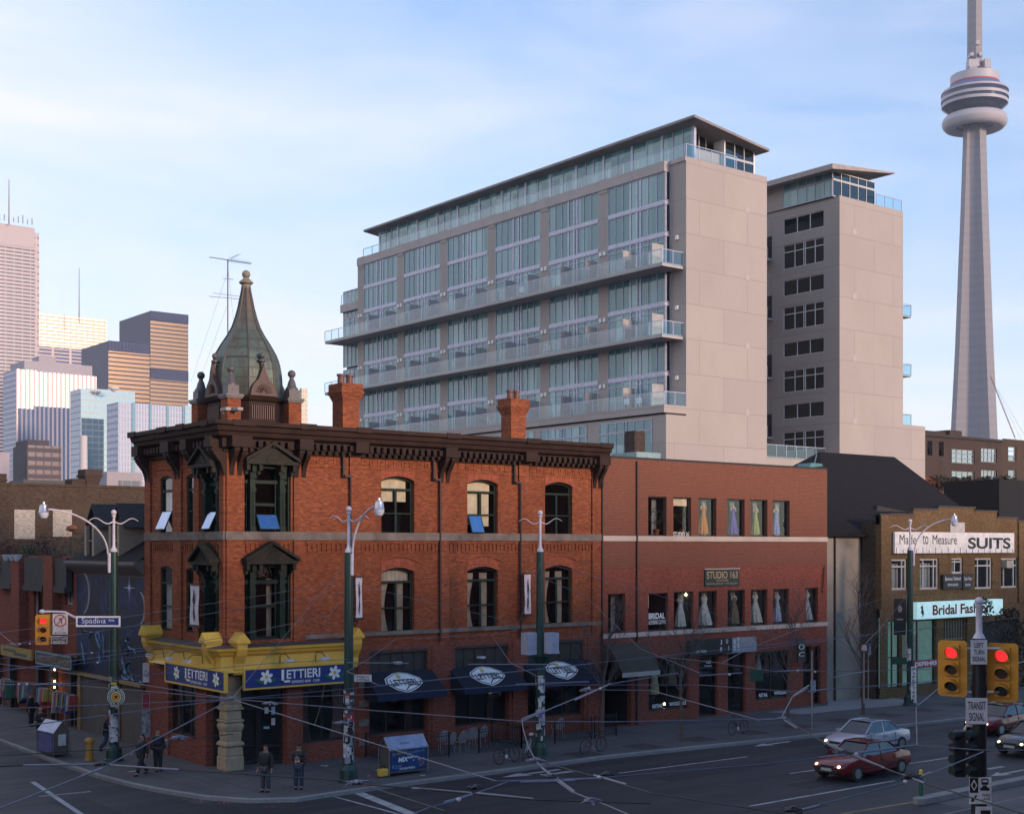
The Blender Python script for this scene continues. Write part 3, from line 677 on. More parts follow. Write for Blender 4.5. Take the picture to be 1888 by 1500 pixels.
# carved stone corner column
b = B(); x0, x1 = XL, .41; cx_, cy_ = (x0 + x1) / 2, .38
def ring(z0, z1, r0, r1=None):
    r1 = r1 or r0; b.add([(cx_ + a * r0, cy_ + c * r0, z0) for a, c in ((-1, -1), (1, -1), (1, 1), (-1, 1))] + [(cx_ + a * r1, cy_ + c * r1, z1) for a, c in ((-1, -1), (1, -1), (1, 1), (-1, 1))],
        [(0, 1, 2, 3), (4, 5, 6, 7), (0, 1, 5, 4), (1, 2, 6, 5), (2, 3, 7, 6), (3, 0, 4, 7)])
for zz in ((0, .55, .42, .42), (.55, .62, .42, .36), (.62, .95, .4, .38), (.95, 1.02, .38, .30), (1.02, 1.12, .44, .44), (1.12, 1.22, .44, .34), (1.22, 1.62, .33, .36), (1.62, 1.82, .37, .43), (1.82, 2.0, .43, .36), (2.0, 2.1, .43, .43), (2.1, 2.5, .35, .33), (2.5, 2.6, .42, .42), (2.6, 2.75, .38, .34), (2.75, 4.1, .33, .33), (4.1, 4.18, .37, .37), (4.18, 4.42, .4, .4)): ring(*zz)
b.done('column', mat('carved_sandstone', (.42, .31, .19), .85, c2=(.28, .2, .13), sc=2.5, bump=.5), corner, bevel=.03)
b = B(); b.box(XL + .02, .4, .02, .8, 4.42, 4.8); b.done('wall', brick_old, corner)
# ---- yellow fascia
zf0, zf1 = 4.05, 5.05
fu = S.u(655, .6)
b = B(); yp = [(0.05, 4.1), (.5, 4.1), (.42, 4.25), (.4, 4.75), (.52, 4.85), (.56, 4.95), (.7, 5.0), (.75, 5.12), (.05, 5.2)]
mitre(b, yp, fu, Q.u(270, .6))
b.done('fascia', yellow_m, corner)
b = B(S); x = .4
while x < fu: b.box(x, x + .045, .44, .52, 4.78, 4.84); x += .09
b.done('dentils', mat('yellow_shadow', (.5, .3, .05)), corner)
b = B(); b.poly([(XL - .75, -.75, 5.125), (fu, -.75, 5.125), (fu, -.02, 5.22), (XL - .02, -.02, 5.22)]); b.poly([(XL - .75, -.75, 5.125), (XL - .02, -.02, 5.22), (XL - .02, Q.u(270, .6), 5.22), (XL - .75, Q.u(270, .6), 5.125)])
b.done('fascia_roof', mat('lead_roof', (.07, .065, .065)), corner)
def finial(fr, u):
    b = B(fr)
    pf = [(0, 4.0), (.42, 4.0), (.5, 4.25), (.5, 4.45), (.72, 4.8), (.8, 5.05), (.8, 5.35), (0, 5.35)]
    b.prism(pf, 0, u - .22, u + .22)
    b.prism([(u - .3, 5.3), (u + .3, 5.3), (u + .3, 5.4), (u, 5.75), (u - .3, 5.4)], 1, -.02, .9)
    b.prism([(u - .16, 5.36), (u + .16, 5.36), (u, 5.58)], 1, .9, .93)
    b.done('fascia_finial', yellow_m, corner)
finial(S, -.02); finial(Q, .35); finial(S, fu); finial(Q, Q.u(272, .6))
# blue sign boards
u0s, u1s = S.u(451.5, .5), S.u(640, .5); zs0, zs1 = S.z(545, 1262, .5), S.z(545, 1229, .5)
def signboard(fr, u0, u1, z0, z1, flip):
    b = B(fr); e = .07
    b.box(u0, u1, .42, .5, z0, z1); o = b.done('shop_sign', blue_sign, corner)
    t = B(fr)
    for q in ((u0 - e, u1 + e, z0 - e, z0), (u0 - e, u1 + e, z1, z1 + e), (u0 - e, u0, z0, z1), (u1, u1 + e, z0, z1)): t.box(q[0], q[1], .38, .54, q[2], q[3])
    t.done('sign_trim', yellow_m, o)
    W_ = u1 - u0; H_ = z1 - z0
    def P(f, z): return fr.P(u0 + f * W_ if not flip else u1 - f * W_, .51, z)
    ux = (1, 0, 0) if fr.k == 'S' else (0, -1, 0)
    text('ETTIERI', 'lettering', white_m, o, P(.395, z0 + H_ * .38), ux, W_ * .33, H_ * .5, bold=.02)
    l = B(); 
    x0, z_ = 0, 0
    def F_(f0, f1, a, c): 
        p = P(f0, z0 + H_ * a); q = P(f1, z0 + H_ * c); l.add([p, (q[0], q[1], p[2]), q, (p[0], p[1], q[2])], [(0, 1, 2, 3)])
    F_(.345, .37, .18, .9); F_(.345, .43, .18, .3); l.done('lettering', white_m, o)
    text('ESPRESSO BAR · CAFE', 'lettering', white_m, o, P(.445, z0 + H_ * .12), ux, W_ * .275, H_ * .14, bold=.015)
    for f in (.2, .87):
        fl = B(); c = Vector(P(f, z0 + H_ * .55)); n_ = Vector((0, -1, 0)) if fr.k == 'S' else Vector((-1, 0, 0)); uxv = Vector(ux)
        for k in range(6):
            a = k * math.pi / 3 + .3; d_ = uxv * math.cos(a) + Vector((0, 0, 1)) * math.sin(a); e_ = uxv * -math.sin(a) + Vector((0, 0, 1)) * math.cos(a)
            fl.poly([tuple(c + n_ * .012 + d_ * (H_ * (.05 + .19 + .17 * math.cos(q))) + e_ * H_ * .105 * math.sin(q)) for q in [i * math.pi / 5 for i in range(10)]], 0)
        fl.poly([tuple(c + n_ * .018 + uxv * H_ * .1 * math.cos(q) + Vector((0, 0, 1)) * H_ * .1 * math.sin(q)) for q in [i * math.pi / 6 for i in range(12)]], 1)
        for sg in (-1, 1):
            base = c + Vector((0, 0, -H_ * .38))
            tip = c + uxv * sg * H_ * .75 + Vector((0, 0, -H_ * .08)); mid = (base + tip) / 2
            fl.poly([tuple(base + n_ * .006), tuple(mid + Vector((0, 0, -H_ * .08)) + n_ * .006), tuple(tip + n_ * .006), tuple(mid + Vector((0, 0, H_ * .14)) + n_ * .006)], 2)
        fl.done('flower_emblem', [white_m, mat('flower_centre', (.7, .45, .03)), mat('leaf_green', (.03, .16, .05))], o)
signboard(S, u0s, u1s, zs0, zs1, False)
uq0, uq1 = Q.u(414, .5), Q.u(306, .5); signboard(Q, uq0, uq1, zs0, zs1, True)
# sign lamps on goosenecks
for fr, px in ((S, 517), (S, 583), (Q, 300), (Q, 338), (Q, 372)):
    u = fr.u(px, .5); b = B(fr); b.tube([(u, .45, 4.4), (u, .5, 4.75), (u + .05, .9, 4.78), (u + .1, 1.1, 4.6)], .018, 5); lo = b.done('sign_lamp', black_m, corner)
    q = B(fr); q.box(u - .1, u + .28, 1.0, 1.18, 4.45, 4.58); q.done('lamp_head', mat('lamp_head_white', (.6, .62, .65), .3), lo)
# awnings
def awning(a, c, za, zb, out, m, par, wl=0.0, val=.22):
    b = B(S); e = .12
    b.add([(a - e, wl, za), (c + e, wl, za), (c + e, out, zb), (a - e, out, zb), (a - e, out, zb - val), (c + e, out, zb - val), (a - e, wl, zb - val), (c + e, wl, zb - val)], [(0, 1, 2, 3), (3, 2, 5, 4), (0, 3, 4, 6), (1, 7, 5, 2)])
    return b.done('awning', m, par, recalc=False)
navy = mat('navy_canvas', (.006, .008, .02), .8)
navy2 = mat('navy_valance', (.006, .012, .05), .8)
aw_z = (3.9, 2.95); AWO = 1.25
for i in range(3):
    a, c = gp[i][1] - .2, gp[i + 1][0] + .1
    o = awning(a, c, 3.65, 2.75, AWO, [navy], corner)
    v = B(S); v.box(a - .13, c + .13, AWO, AWO + .012, 2.5, 2.76); v.done('valance', navy2, o)
    # oval-ish emblem lying on the slope
    cu = (a + c) / 2 - .1; sl_ = Vector((0, AWO, -.9)).normalized(); org = lambda x, t: Vector((cu + x, 0, 3.65)) + Vector((0, -AWO, -.9)) * t
    nrm = Vector((0, -.9, AWO)).normalized() 
    def Q_(x, t, h): p = org(x, t) + nrm * h; return tuple(p)
    rim = [(-.95, .5), (-.85, .3), (-.3, .1), (.1, .06), (.5, .12), (1.0, .35), (1.02, .55), (.7, .72), (.3, .86), (-.1, .95), (-.6, .8)]
    em = B(); em.poly([Q_(x, t, .012) for x, t in rim], 0); em.poly([Q_(x * .94, .5 + (t - .5) * .92, .02) for x, t in rim], 1); em.poly([Q_(x * .88, .5 + (t - .5) * .85, .028) for x, t in rim], 0)
    em.tube([Q_(x, t, .04) for x, t in ((-.1, .84), (.15, .68), (.45, .64), (.75, .68))], .03, 4, 1)
    for k in range(5):
        q = k * 2 * math.pi / 5; em.poly([Q_(-.1 + .07 * math.cos(q) + .06 * math.cos(h), .26 + .05 * math.sin(q) + .05 * math.sin(h), .036) for h in [j * math.pi / 3 for j in range(6)]], 2)
    em.done('emblem', [white_m, mat('ink_navy', (.015, .02, .05)), mat('emblem_gold', (.75, .5, .1))], o)
    up = -Vector((0, -AWO, -.9)).normalized()
    text('LETTIERI', 'lettering', mat('ink_navy', (.1, .1, .1)), o, Q_(-.68, .66, .045), (1, 0, 0), 1.35, .42, uz=tuple(up), bold=.02)
    lt = B(S); lt.box(cu - .15, cu + .15, .0, .3, 4.0, 4.1); lt.done('wall_lamp', mat('lamp_head_white', (.1, .1, .1)), corner)
# ================================================================ bridal studio building (newer brick)
S2 = Fr('S', -.02)
st = thing('brick_building', 'two-tone red brick shop building with dresses standing in its square upper windows', 'building', (29, 4, 0))
A0, A1 = UE + .02, S2.u(1525)
def zq(fr, px, py): return fr.z(px, py)
up = [(1195, 1229, 920), (1241.5, 1274.5, 921), (1288, 1321, 923), (1340.5, 1373, 923.5), (1383.5, 1415, 924.5), (1424.5, 1456, 926)]
mid = [(1121, 1153, 1094), (1195, 1232, 1093), (1242.5, 1278.5, 1090), (1288, 1322, 1089), (1341.5, 1373.5, 1087), (1384.5, 1415, 1086), (1426, 1454.5, 1085), (1485, 1508.5, 1083)]
gd = [(1115, 1164, 1215, 1338), (1196, 1270, 1211, 1308), (1289, 1323.5, 1206, 1323), (1342, 1375, 1203, 1316), (1393, 1456, 1199, 1288), (1481, 1498, 1190, 1277), (1500, 1513, 1190, 1296)]
H1 = [(S2.u(a), S2.u(c), zq(S2, 1340, 989.7) , S2.z((a + c) / 2, t)) for a, c, t in up]
H1 = [(h[0], h[1], 9.83, max(h[3], 11.9)) for h in H1]
H2 = [(S2.u(a), S2.u(c), 4.82, S2.z((a + c) / 2, t)) for a, c, t in mid]
H3 = [(S2.u(a), S2.u(c), max(0.02, S2.z((a + c) / 2, bo)), S2.z((a + c) / 2, t)) for a, c, t, bo in gd]
H3 = [(h[0], h[1], (0.02 if i in (0, 2, 3, 6) else h[2]), h[3]) for i, h in enumerate(H3)]
b = B(S2); wall(b, A0, A1, 8.1, 13.8, H1, .28); b.done('wall', brick_new, st)
b = B(S2); wall(b, A0, A1, 0, 8.1, H2 + H3, .3); b.box(A0, A1, 0, .02, 8.06, 8.14); b.done('wall', brick_mid, st)
b = B(); b.box(A1 - .3, A1, .03, 16, 0, 13.8); b.box(A0, A1, 15.7, 16, 0, 13.8); b.done('wall', brick_new, st)
b = B(); b.box(A0 + .01, A1 - .31, .3, 15.7, 13.3, 13.5); b.box(A0, A1 + .03, -.02, .36, 13.8, 13.92); b.box(A1 - .33, A1 + .03, .36, 16, 13.8, 13.92); b.done('roof', roof_dark, st)
b = B(); b.box(A0 + .5, A1 - .5, 3.2, 15, 0, 13.2); b.done('interior', dark_in, st)
b = B(S2); b.box(A0, A1, 0, .05, 9.55, 9.82); b.done('stone_band', stone_l, st)
b = B(S2); b.box(A0, A1, 0, .06, 4.58, 4.81); b.done('stone_band', stone_l, st)
b = B(S2); u = S2.u(1173); b.box(u - .04, u + .04, 0, .1, 0, 13.7); b.done('downpipe', mat('dark_pipe', (.1, .1, .1)), st)
b = B(S2); u = S2.u(1519); b.tube([(u, .05, 8.1), (u - .1, .1, 7.9), (u - .25, .1, 6.5)], .04, 5); b.done('conduit', mat('dark_pipe', (.1, .1, .1)), st)
b = B(S2)
for h in H1: room(b, h[0] + .4, h[1] - .4, 9.8, h[3], -.3, 2.2)
for h in H2: room(b, h[0] + .4, h[1] - .4, 4.7, h[3], -.32, 2.2)
for h in H3: room(b, h[0] + .4, h[1] - .4, h[2], h[3], -.32, 2.4)
b.done('interior', dark_in, st)
frm = mat('black_window_frame', (.02, .02, .022), .4)
wos = []
for h in H1: wos.append(window(S2, st, *h, -.16, 0, fm=frm, t=.06))
for h in H2: wos.append(window(S2, st, *h, -.16, 0, fm=frm, t=.06))
for i, h in enumerate(H3):
    if i == 0: continue
    nm = 'door' if i in (2, 3, 6) else 'shop_window'
    ml = [.5] if i in (1, 4) else []
    wos.append(window(S2, st, *h, -.18, 0, mull=ml, bars=[.78] if i in (2, 3) else [], fm=frm, t=.07, name=nm))
# pale shutters/curtains inside the right part of the windows
gc = mat('grey_curtain', (.4, .4, .4))
for i, h in enumerate(H1 + H2):
    if i in (1, 7): continue
    dw = (h[1] - h[0]); drape(S2, h[1] - dw * .32, h[1] - .05, h[2] + .05, h[3] - .08, -.7, gc, wos[i], folds=3)
b = B(S2); h = H1[1]; b.box(h[0] + .07, h[1] - .07, -.3, -.27, h[3] - .45, h[3] - .05); b.done('blind', blind_m, wos[1])
b = B(S2); h = H2[1]; b.box(h[0] + .07, h[0] + .3, -.3, -.27, h[2] + 1.2, h[3] - .05); b.done('blind', blind_m, wos[7])
# mannequins wearing dresses: each a thing of its own
skin_m = mat('mannequin_cream', (.55, .46, .36), .6)
def mannequin(px, zf, hgt, wd, col, label, fr=S2, w=-.48, train=0., stand=True):
    u = fr.u(px, w); hgt *= 1.08; o = fr.P(u, w, zf); t = thing('mannequin', label, 'mannequin', o, 0, 'dressed mannequins in the shop windows')
    b = B(); k = hgt / 1.75
    M = lambda pr: [(r, z * k) for r, z in pr]
    def sec(pr, n, fold, mt, nm, tr=0.):
        b = B(); V = []
        zs = [p[1] * k for p in pr]
        def fn(a, c):
            i = c * (len(pr) - 1); j = min(int(i), len(pr) - 2); f = i - j
            r = pr[j][0] * (1 - f) + pr[j + 1][0] * f; z = zs[j] * (1 - f) + zs[j + 1] * f
            q = a * 2 * math.pi; low = max(0, 1 - z / (1.0 * k)); rr = r * (1 + fold * low * math.sin(q * 9)) * wd
            return (o[0] + rr * math.cos(q) + tr * low ** 2, o[1] + rr * .7 * math.sin(q), o[2] + z)
        b.grid(36, (len(pr) - 1) * 3, fn); return b.done(nm, mt, t, smooth=True, recalc=False)
    sec([(.36, .12), (.33, .4), (.27, .75), (.19, 1.0), (.135, 1.12), (.155, 1.25), (.175, 1.36), (.15, 1.42)], 24, .16, mat('dress_%d' % (hash(label) % 9999), col, .75, c2=tuple(x * .7 for x in col), sc=6), 'dress', train)
    b.lathe([(.14, 1.40 * k), (.15, 1.44 * k), (.09, 1.5 * k), (.05, 1.54 * k), (.045, 1.6 * k), (.02, 1.62 * k)], o, 12)
    for s in (-1, 1): b.tube([(o[0] + s * .12, o[1], o[2] + 1.45 * k), (o[0] + s * .19, o[1], o[2] + 1.4 * k), (o[0] + s * .2, o[1] - .02, o[2] + 1.28 * k)], [.045, .045, .03], 8)
    b.done('bust', skin_m, t, smooth=True)
    b = B(); b.tube([(o[0], o[1], o[2]), (o[0], o[1], o[2] + .2)], .015, 6); b.lathe([(.16, 0), (.16, .02), (.02, .04)], o, 12); b.done('stand', black_m, t)
    return t
mannequin(1296.5, 9.83, 1.85, .85, (.55, .20, .01), 'headless mannequin in a long orange evening dress in the top row of studio windows')
mannequin(1351.5, 9.83, 1.8, .85, (.10, .08, .42), 'headless mannequin in a violet-blue floor-length gown with a one-shoulder top, top row')
mannequin(1393, 9.83, 1.75, .75, (.30, .36, .10), 'headless mannequin in a slim lime-green dress in the top row of studio windows')
mannequin(1430.5, 9.83, 1.75, .75, (.20, .27, .55), 'headless mannequin in a pale powder-blue dress beside a potted plant, top row')
mannequin(1254, 4.82, 1.85, .95, (.55, .56, .52), 'mannequin in a white bridal gown left of a lit bulb, middle row of the studio')
mannequin(1269, 4.82, 1.7, .9, (.5, .48, .5), 'mannequin in a lilac-white gown directly right of the lit bulb, middle row', w=-1.1)
mannequin(1298, 4.82, 1.9, 1.15, (.6, .6, .55), 'mannequin in an ivory off-shoulder wedding gown with a sweeping train', train=.2)
mannequin(1353, 4.82, 1.85, 1.05, (.16, .12, .07), 'mannequin with a brown satin skirt and ivory bodice in the middle window row')
mannequin(1392, 4.82, 1.9, 1.1, (.52, .52, .46), 'mannequin in a cream wedding dress with lace trim and cap sleeves', train=.15)
mannequin(1433, 4.82, 1.8, .8, (.42, .46, .6), 'mannequin in a narrow bluish-white strapless gown, middle row')
mannequin(1488, 4.82, 1.9, .8, (.5, .52, .55), 'mannequin in a white gown alone in the rightmost middle-row window', train=.2)
mannequin(1206, 1.3, 2.0, .8, (.5, .42, .2), 'mannequin in a pale gold dress in the left ground floor shop window')
mannequin(1224, 1.7, 1.7, .7, (.05, .05, .05), 'mannequin bust in black behind the retail lettering of the left shop window', w=-1.2)
mannequin(1240, 1.7, 1.75, .7, (.25, .2, .15), 'mannequin bust in brown cloth in the left ground floor shop window', w=-1.0)
mannequin(1398, 1.7, 1.7, .7, (.4, .38, .34), 'mannequin in light cloth leftmost in the right ground floor shop window', w=-.8)
mannequin(1413, 1.8, 1.7, .7, (.16, .05, .05), 'mannequin in dark red cloth in the right ground floor shop window', w=-.9)
mannequin(1428, 1.8, 1.7, .7, (.06, .05, .05), 'mannequin in black cloth in the right ground floor shop window', w=-.9)
def pplant(px, zf, h, label, fr=S2, w=-.6, pot=(.2, .07, .04)):
    u = fr.u(px, w); o = fr.P(u, w, zf); t = thing('potted_plant', label, 'plant', o, 0, 'potted plants in the studio windows')
    b = B(); b.lathe([(.12, 0), (.17, .3), (.19, .31), (.19, .36), (.15, .37)], o, 12); b.done('pot', mat('terracotta_%.2f' % pot[0], pot, .8), t, smooth=True)
    b = B(); b.tube([(o[0], o[1], o[2] + .3), (o[0], o[1], o[2] + h * .6)], .02, 5); b.done('stem', mat('bark', (.08, .06, .045), .9), t)
    b = B(); leafs(b, [(o[0], o[1], o[2] + h * .72, .32 * h)], int(160 * h), .05, R); b.done('foliage', mat('leaf_dark', (.035, .06, .025), .6, c2=(.06, .09, .03), sc=9), t, recalc=False)
def leafs(b, blobs, n, sz, R, squash=1.):
    V = []; F = []
    for i in range(n):
        c = blobs[i % len(blobs)]
        while True:
            d = Vector((R.uniform(-1, 1), R.uniform(-1, 1), R.uniform(-1, 1)))
            if .0 < d.length < 1: break
        d = d * (d.length ** -.4) if d.length > .2 else d
        p = Vector((c[0] + d.x * c[3], c[1] + d.y * c[3], c[2] + d.z * c[3] * squash))
        a = Vector((R.gauss(0, 1), R.gauss(0, 1), R.gauss(0, 1))).normalized(); q = a.cross(Vector((R.gauss(0, 1), R.gauss(0, 1), R.gauss(0, 1)))).normalized()
        s = sz * R.uniform(.6, 1.4); k = len(V)
        V += [tuple(p - a * s), tuple(p + q * s * .45), tuple(p + a * s), tuple(p - q * s * .45)]; F.append((k, k + 1, k + 2, k + 3))
    b.add(V, F)
pplant(1210, 9.83, 1.5, 'tall leafy plant in a red pot in the leftmost top-row studio window')
pplant(1258, 9.83, 1.6, 'bushy dark plant behind the white studio lettering in the second top-row window')
pplant(1446, 9.83, 1.0, 'small spiky potted plant beside the powder-blue dress')
pplant(1138, 4.82, 1.6, 'bushy plant filling the leftmost middle-row studio window')
# the lit bulb
b = B(); u = S2.u(1264.5, -.6); z = S2.z(1264.5, 1096, -.6); p = S2.P(u, -.6, z); b.ball(p, .07, 12); b.tube([(p[0], p[1], p[2] + .06), (p[0], p[1], p[2] + .6)], .008, 4)
tag(b.done('hanging_bulb', mat('lit_bulb', (1, .8, .5), emit=(1, .7, .35), es=6), smooth=True), 'small lit bulb hanging between two white gowns in the middle window row', 'lamp')
b = B(); p = S2.P(S2.u(1225, -.5), -.5, S2.z(1225, 1297, -.5)); b.ball(p, .07, 12); tag(b.done('lit_lamp', mat('lit_bulb', (1, 1, 1)), smooth=True), 'small glowing lamp at the foot of the left ground floor shop window', 'lamp')
# writing on glass
def gtext(fr, s, px, py, pw, ph, m, par, w=-.12, nm='lettering', bold=.01, shear=0):
    u0, z1 = fr.uz(px, py, w); u1 = fr.u(px + pw, w); z0 = fr.z(px, py + ph, w); ux = (1, 0, 0) if fr.k == 'S' else (0, -1, 0)
    return text(s, nm, m, par, fr.P(u0, w, z0), ux, abs(u1 - u0), z1 - z0, bold=bold, shear=shear)
gtext(S2, 'STUDIO 163', 1241.5, 980, 31, 8.5, white_m, wos[1])
gtext(S2, 'BRIDAL', 1196, 1130, 30, 11, white_m, wos[7], bold=.03); gtext(S2, '& EVENING GOWNS', 1196, 1143, 32, 8, white_m, wos[7])
gtext(S2, 'RETAIL', 1203, 1298, 19, 7, white_m, wos[14 - 0], bold=.03); gtext(S2, 'WHOLESALE', 1234, 1294, 31, 7, white_m, wos[14], bold=.03)
gtext(S2, 'RETAIL', 1399.5, 1278, 16, 6.5, white_m, wos[17], bold=.03); gtext(S2, 'WHOLESALE', 1427, 1274, 25, 6.5, white_m, wos[17], bold=.03)
gtext(S2, '163', 1302, 1217, 8, 6, white_m, wos[15]); gtext(S2, 'STUDIO', 1299, 1226, 13, 3, white_m, wos[15])
# signs on the wall: things bolted on
def board(fr, name, label, px0, px1, py0, py1, w, th, m, par=None, cat='sign', group=None):
    u0, u1 = fr.u(px0, w), fr.u(px1, w); pc = (px0 + px1) / 2; z1, z0 = fr.z(pc, py0, w), fr.z(pc, py1, w)
    t = thing(name, label, cat, fr.P((u0 + u1) / 2, w - th, z0), 0, group); b = B(fr); b.box(u0, u1, w - th, w, z0, z1); b.done('board', m, t); return t, u0, u1, z0, z1
t, u0, u1, z0, z1 = board(S2, 'wall_sign', 'dark green studio sign with gold serif lettering on the red brick wall', 1300, 1363, 1049, 1080, .08, .08, mat('sign_green_black', (.012, .03, .025), .5))
b = B(S2); b.box(u0 - .04, u1 + .04, 0.02, .1, z1, z1 + .05); b.done('rim', stone_l, t)
gold = mat('gold_letter', (.5, .33, .16), .5)
W_, H_ = u1 - u0, z1 - z0
text('STUDIO 163', 'lettering', gold, t, S2.P(u0 + W_ * .05, .085, z0 + H_ * .46), (1, 0, 0), W_ * .9, H_ * .42, bold=.01)
text('COUTURE', 'lettering', gold, t, S2.P(u0 + W_ * .33, .085, z0 + H_ * .28), (1, 0, 0), W_ * .34, H_ * .12); text('FASHION, JEWELRY · ART GALLERY', 'lettering', gold, t, S2.P(u0 + W_ * .05, .085, z0 + H_ * .08), (1, 0, 0), W_ * .9, H_ * .12)
# two-part sign over the doors
t, u0, u1, z0, z1 = board(S2, 'shop_sign', 'long shop sign, black left part and grey right part, above the two doors', 1272, 1350, 1178, 1206, .3, .2, black_m)
uR = S2.u(1395, .3); b = B(S2); b.box(u1 + .003, uR, .1, .3, z0 + .0, z1); b.done('board', mat('grey_board', (.3, .31, .34)), t)
W_, H_ = uR - u0, z1 - z0
text('JUST POSE', 'lettering', white_m, t, S2.P(u0 + W_ * .07, .305, z0 + H_ * .12), (1, 0, 0), W_ * .17, H_ * .2, bold=.02)
for ch, f, g_ in (('J', .44, .62), ('U', .53, .66), ('S', .645, .6), ('T', .70, .7), ('M', .44, .16), ('I', .565, .2), ('S', .645, .2), ('T', .7, .3), ('I', .72, .1)):
    text(ch, 'lettering', white_m, t, S2.P(u0 + W_ * f, .31, z0 + H_ * g_), (1, 0, 0), W_ * (.028 if ch != 'I' else .008), H_ * .3, bold=.02)
b = B(S2); b.tube([(u0 + .3, .5, z1 + .55), (uR, .5, z1 + .55)], .03, 5); 
for f in (.05, .5, .95): x = u0 + f * W_; b.tube([(x, .0, z1 + .3), (x, .5, z1 + .55)], .025, 5)
b.done('lamp_rail', steel_m, t)
# small hanging black sign
t = thing('hanging_sign', 'tall narrow black sign with white marks hanging off the wall near the end door', 'sign', S2.P(S2.u(1478, .5), .5, 3.7))
u = S2.u(1478, .5); z1, z0 = S2.z(1478, 1177, .5), S2.z(1478, 1219, .5); b = B(S2); b.box(u - .33, u + .33, .42, .5, z0, z1); b.done('board', black_m, t)
b = B(S2); b.tube([(u, 0, z1 + .15), (u, .5, z1 + .15)], .02, 5); b.tube([(u, .46, z1), (u, .46, z1 + .15)], .015, 4); b.done('bracket', black_m, t)
text('O', 'lettering', white_m, t, S2.P(u - .25, .505, z0 + .7), (1, 0, 0), .5, .3, bold=-.0); text('C', 'lettering', white_m, t, S2.P(u - .25, .505, z0 + .3), (1, 0, 0), .5, .25)
# olive awning over the side passage
olive = mat('olive_canvas', (.06, .05, .035), .85)
b = B(S2); a, c = S2.u(1109), S2.u(1172); za, zb = 4.3, 2.95
b.add([(a, .05, za), (c, .05, za)] + [(a, .05 + 1.5 * t, za - (za - zb) * t ** 2) for t in (.35, .7, 1)] + [(c + .25, .05 + 1.5 * t, za - (za - zb) * t ** 2) for t in (.35, .7, 1)], [(0, 1, 5, 2), (2, 5, 6, 3), (3, 6, 7, 4), (0, 2, 3, 4)])
b.done('awning', olive, st, recalc=False)
b = B(S2); b.box(a, c + .25, 1.53, 1.56, 2.72, 2.95); b.done('valance', mat('striped_valance', (.4, .38, .34)), st)
b = B(); rx, ry = onY(1182, 0, 2.4)[0], 1.5; z = 13.9; b.box(rx - 1.2, rx + .6, ry, ry + 2, z - .4, z + .45); tag(b.done('roof_vent', mat('galvanised_teal', (.25, .36, .38), .5)), 'pale galvanised duct box on the brick roof edge below the terrace', 'vent')
b = B(); b.box(rx - .3, rx + .5, 2.6, 3.4, 13.4, 15.6); tag(b.done('chimney', brick_dark), 'short dark brick chimney behind the roof duct', 'chimney')
b = B(); x, y = onY(1493, 850, 3)[0], 3; b.box(x - .3, x + .3, y - .3, y + .3, 13.3, 14.1); b.prism([(x - .7, 14.1), (x + .7, 14.25), (x + .5, 14.4), (x - .5, 14.4)], 1, y - .5, y + .5); b.tube([(x + .4, y, 14.3), (x + .65, y, 15)], .04, 5)
tag(b.done('roof_vent', mat('copper_teal', (.08, .22, .24), .5)), 'small teal sheet-metal roof vent with a slanted cap', 'vent')
# ================================================================ grey stucco house with the dark hipped roof
hs = thing('stucco_house', 'pale grey stucco side wall under a big dark shingled hipped roof', 'house', (47, 12, 0))
S4 = Fr('S', .5); x0, x1 = A1 + .05, 60.
b = B(S4); b.box(x0, 42.3, -12, 0, 0, 10.0); b.box(42.3, x1, -12, -2, 0, 10.0); b.done('wall', mat('grey_stucco', (.30, .27, .225), .9, c2=(.2, .18, .15), sc=.6), hs)
b = B(S4); b.box(S4.u(1537), S4.u(1539), 0, .1, 0, 10); b.done('downpipe', mat('dark_pipe', (.1, .1, .1)), hs)
b = B(); 
p = lambda px, py, y: (onY(px, py, y)[0], y, onY(px, py, y)[1])
e0, e1 = p(1500, 986, .1), p(1592, 985, .1); r0, r1 = p(1512, 849, 9), p(1649, 842, 9); e2 = p(1900, 985, .1)
b.add([(x0 + .02, .1, 10.05), (e2[0] - 4, .1, 10.05), r1, (r0[0], 9, r1[2]), (x0 - .2, 14, 10.05), (e2[0] - 4, 14, 10.05)], [(0, 1, 2, 3), (1, 5, 2), (5, 4, 3, 2), (0, 3, 4), (0, 4, 5, 1)])
b.box(x0 + .02, e2[0] - 4, .05, .2, 9.85, 10.04)
b.done('roof', brick('dark_shingle', (.016, .013, .013), (.012, .01, .01), (.009, .008, .008), bw=.4, rh=.18, ms=.01, st=.2), hs)
b = B(); x_, z_ = onY(1700, 942, 1.); b.prism([(x_ - 3, z_ - .3), (x_ + 3, z_ - .3), (x_ - 2.8, z_ + .35)], 1, 2.4, 4.4); b.done('dormer', roof_dark, hs)
# ================================================================ tan brick tailor shop
Yt = -.88; T = Fr('S', Yt)
tb = thing('brick_building', 'two-storey tan brick shop building with stepped parapet and long suits sign', 'building', (50, 4, 0))
t0, t1 = T.u(1622), T.u(1900) + 4
tw = [(1637.5, 1672.5, 1030, 1087), (1696, 1731, 1029, 1086), (1754.5, 1775.5, 1028, 1057), (1797.5, 1829.5, 1028, 1085), (1845.5, 1877.5, 1028, 1083)]
hw = [(T.u(a), T.u(c), T.z((a + c) / 2, bo), T.z((a + c) / 2, t_)) for a, c, t_, bo in tw]
hg = [(T.u(1637), T.u(1662), .6, T.z(1650, 1143)), (T.u(1664), T.u(1727), .6, T.z(1695, 1143)), (T.u(1740), T.u(1784), .3, T.z(1760, 1140)), (T.u(1800), T.u(1880), .6, T.z(1760, 1148))]
b = B(T); wall(b, t0, t1, 0, 10.6, hw + hg, .3)
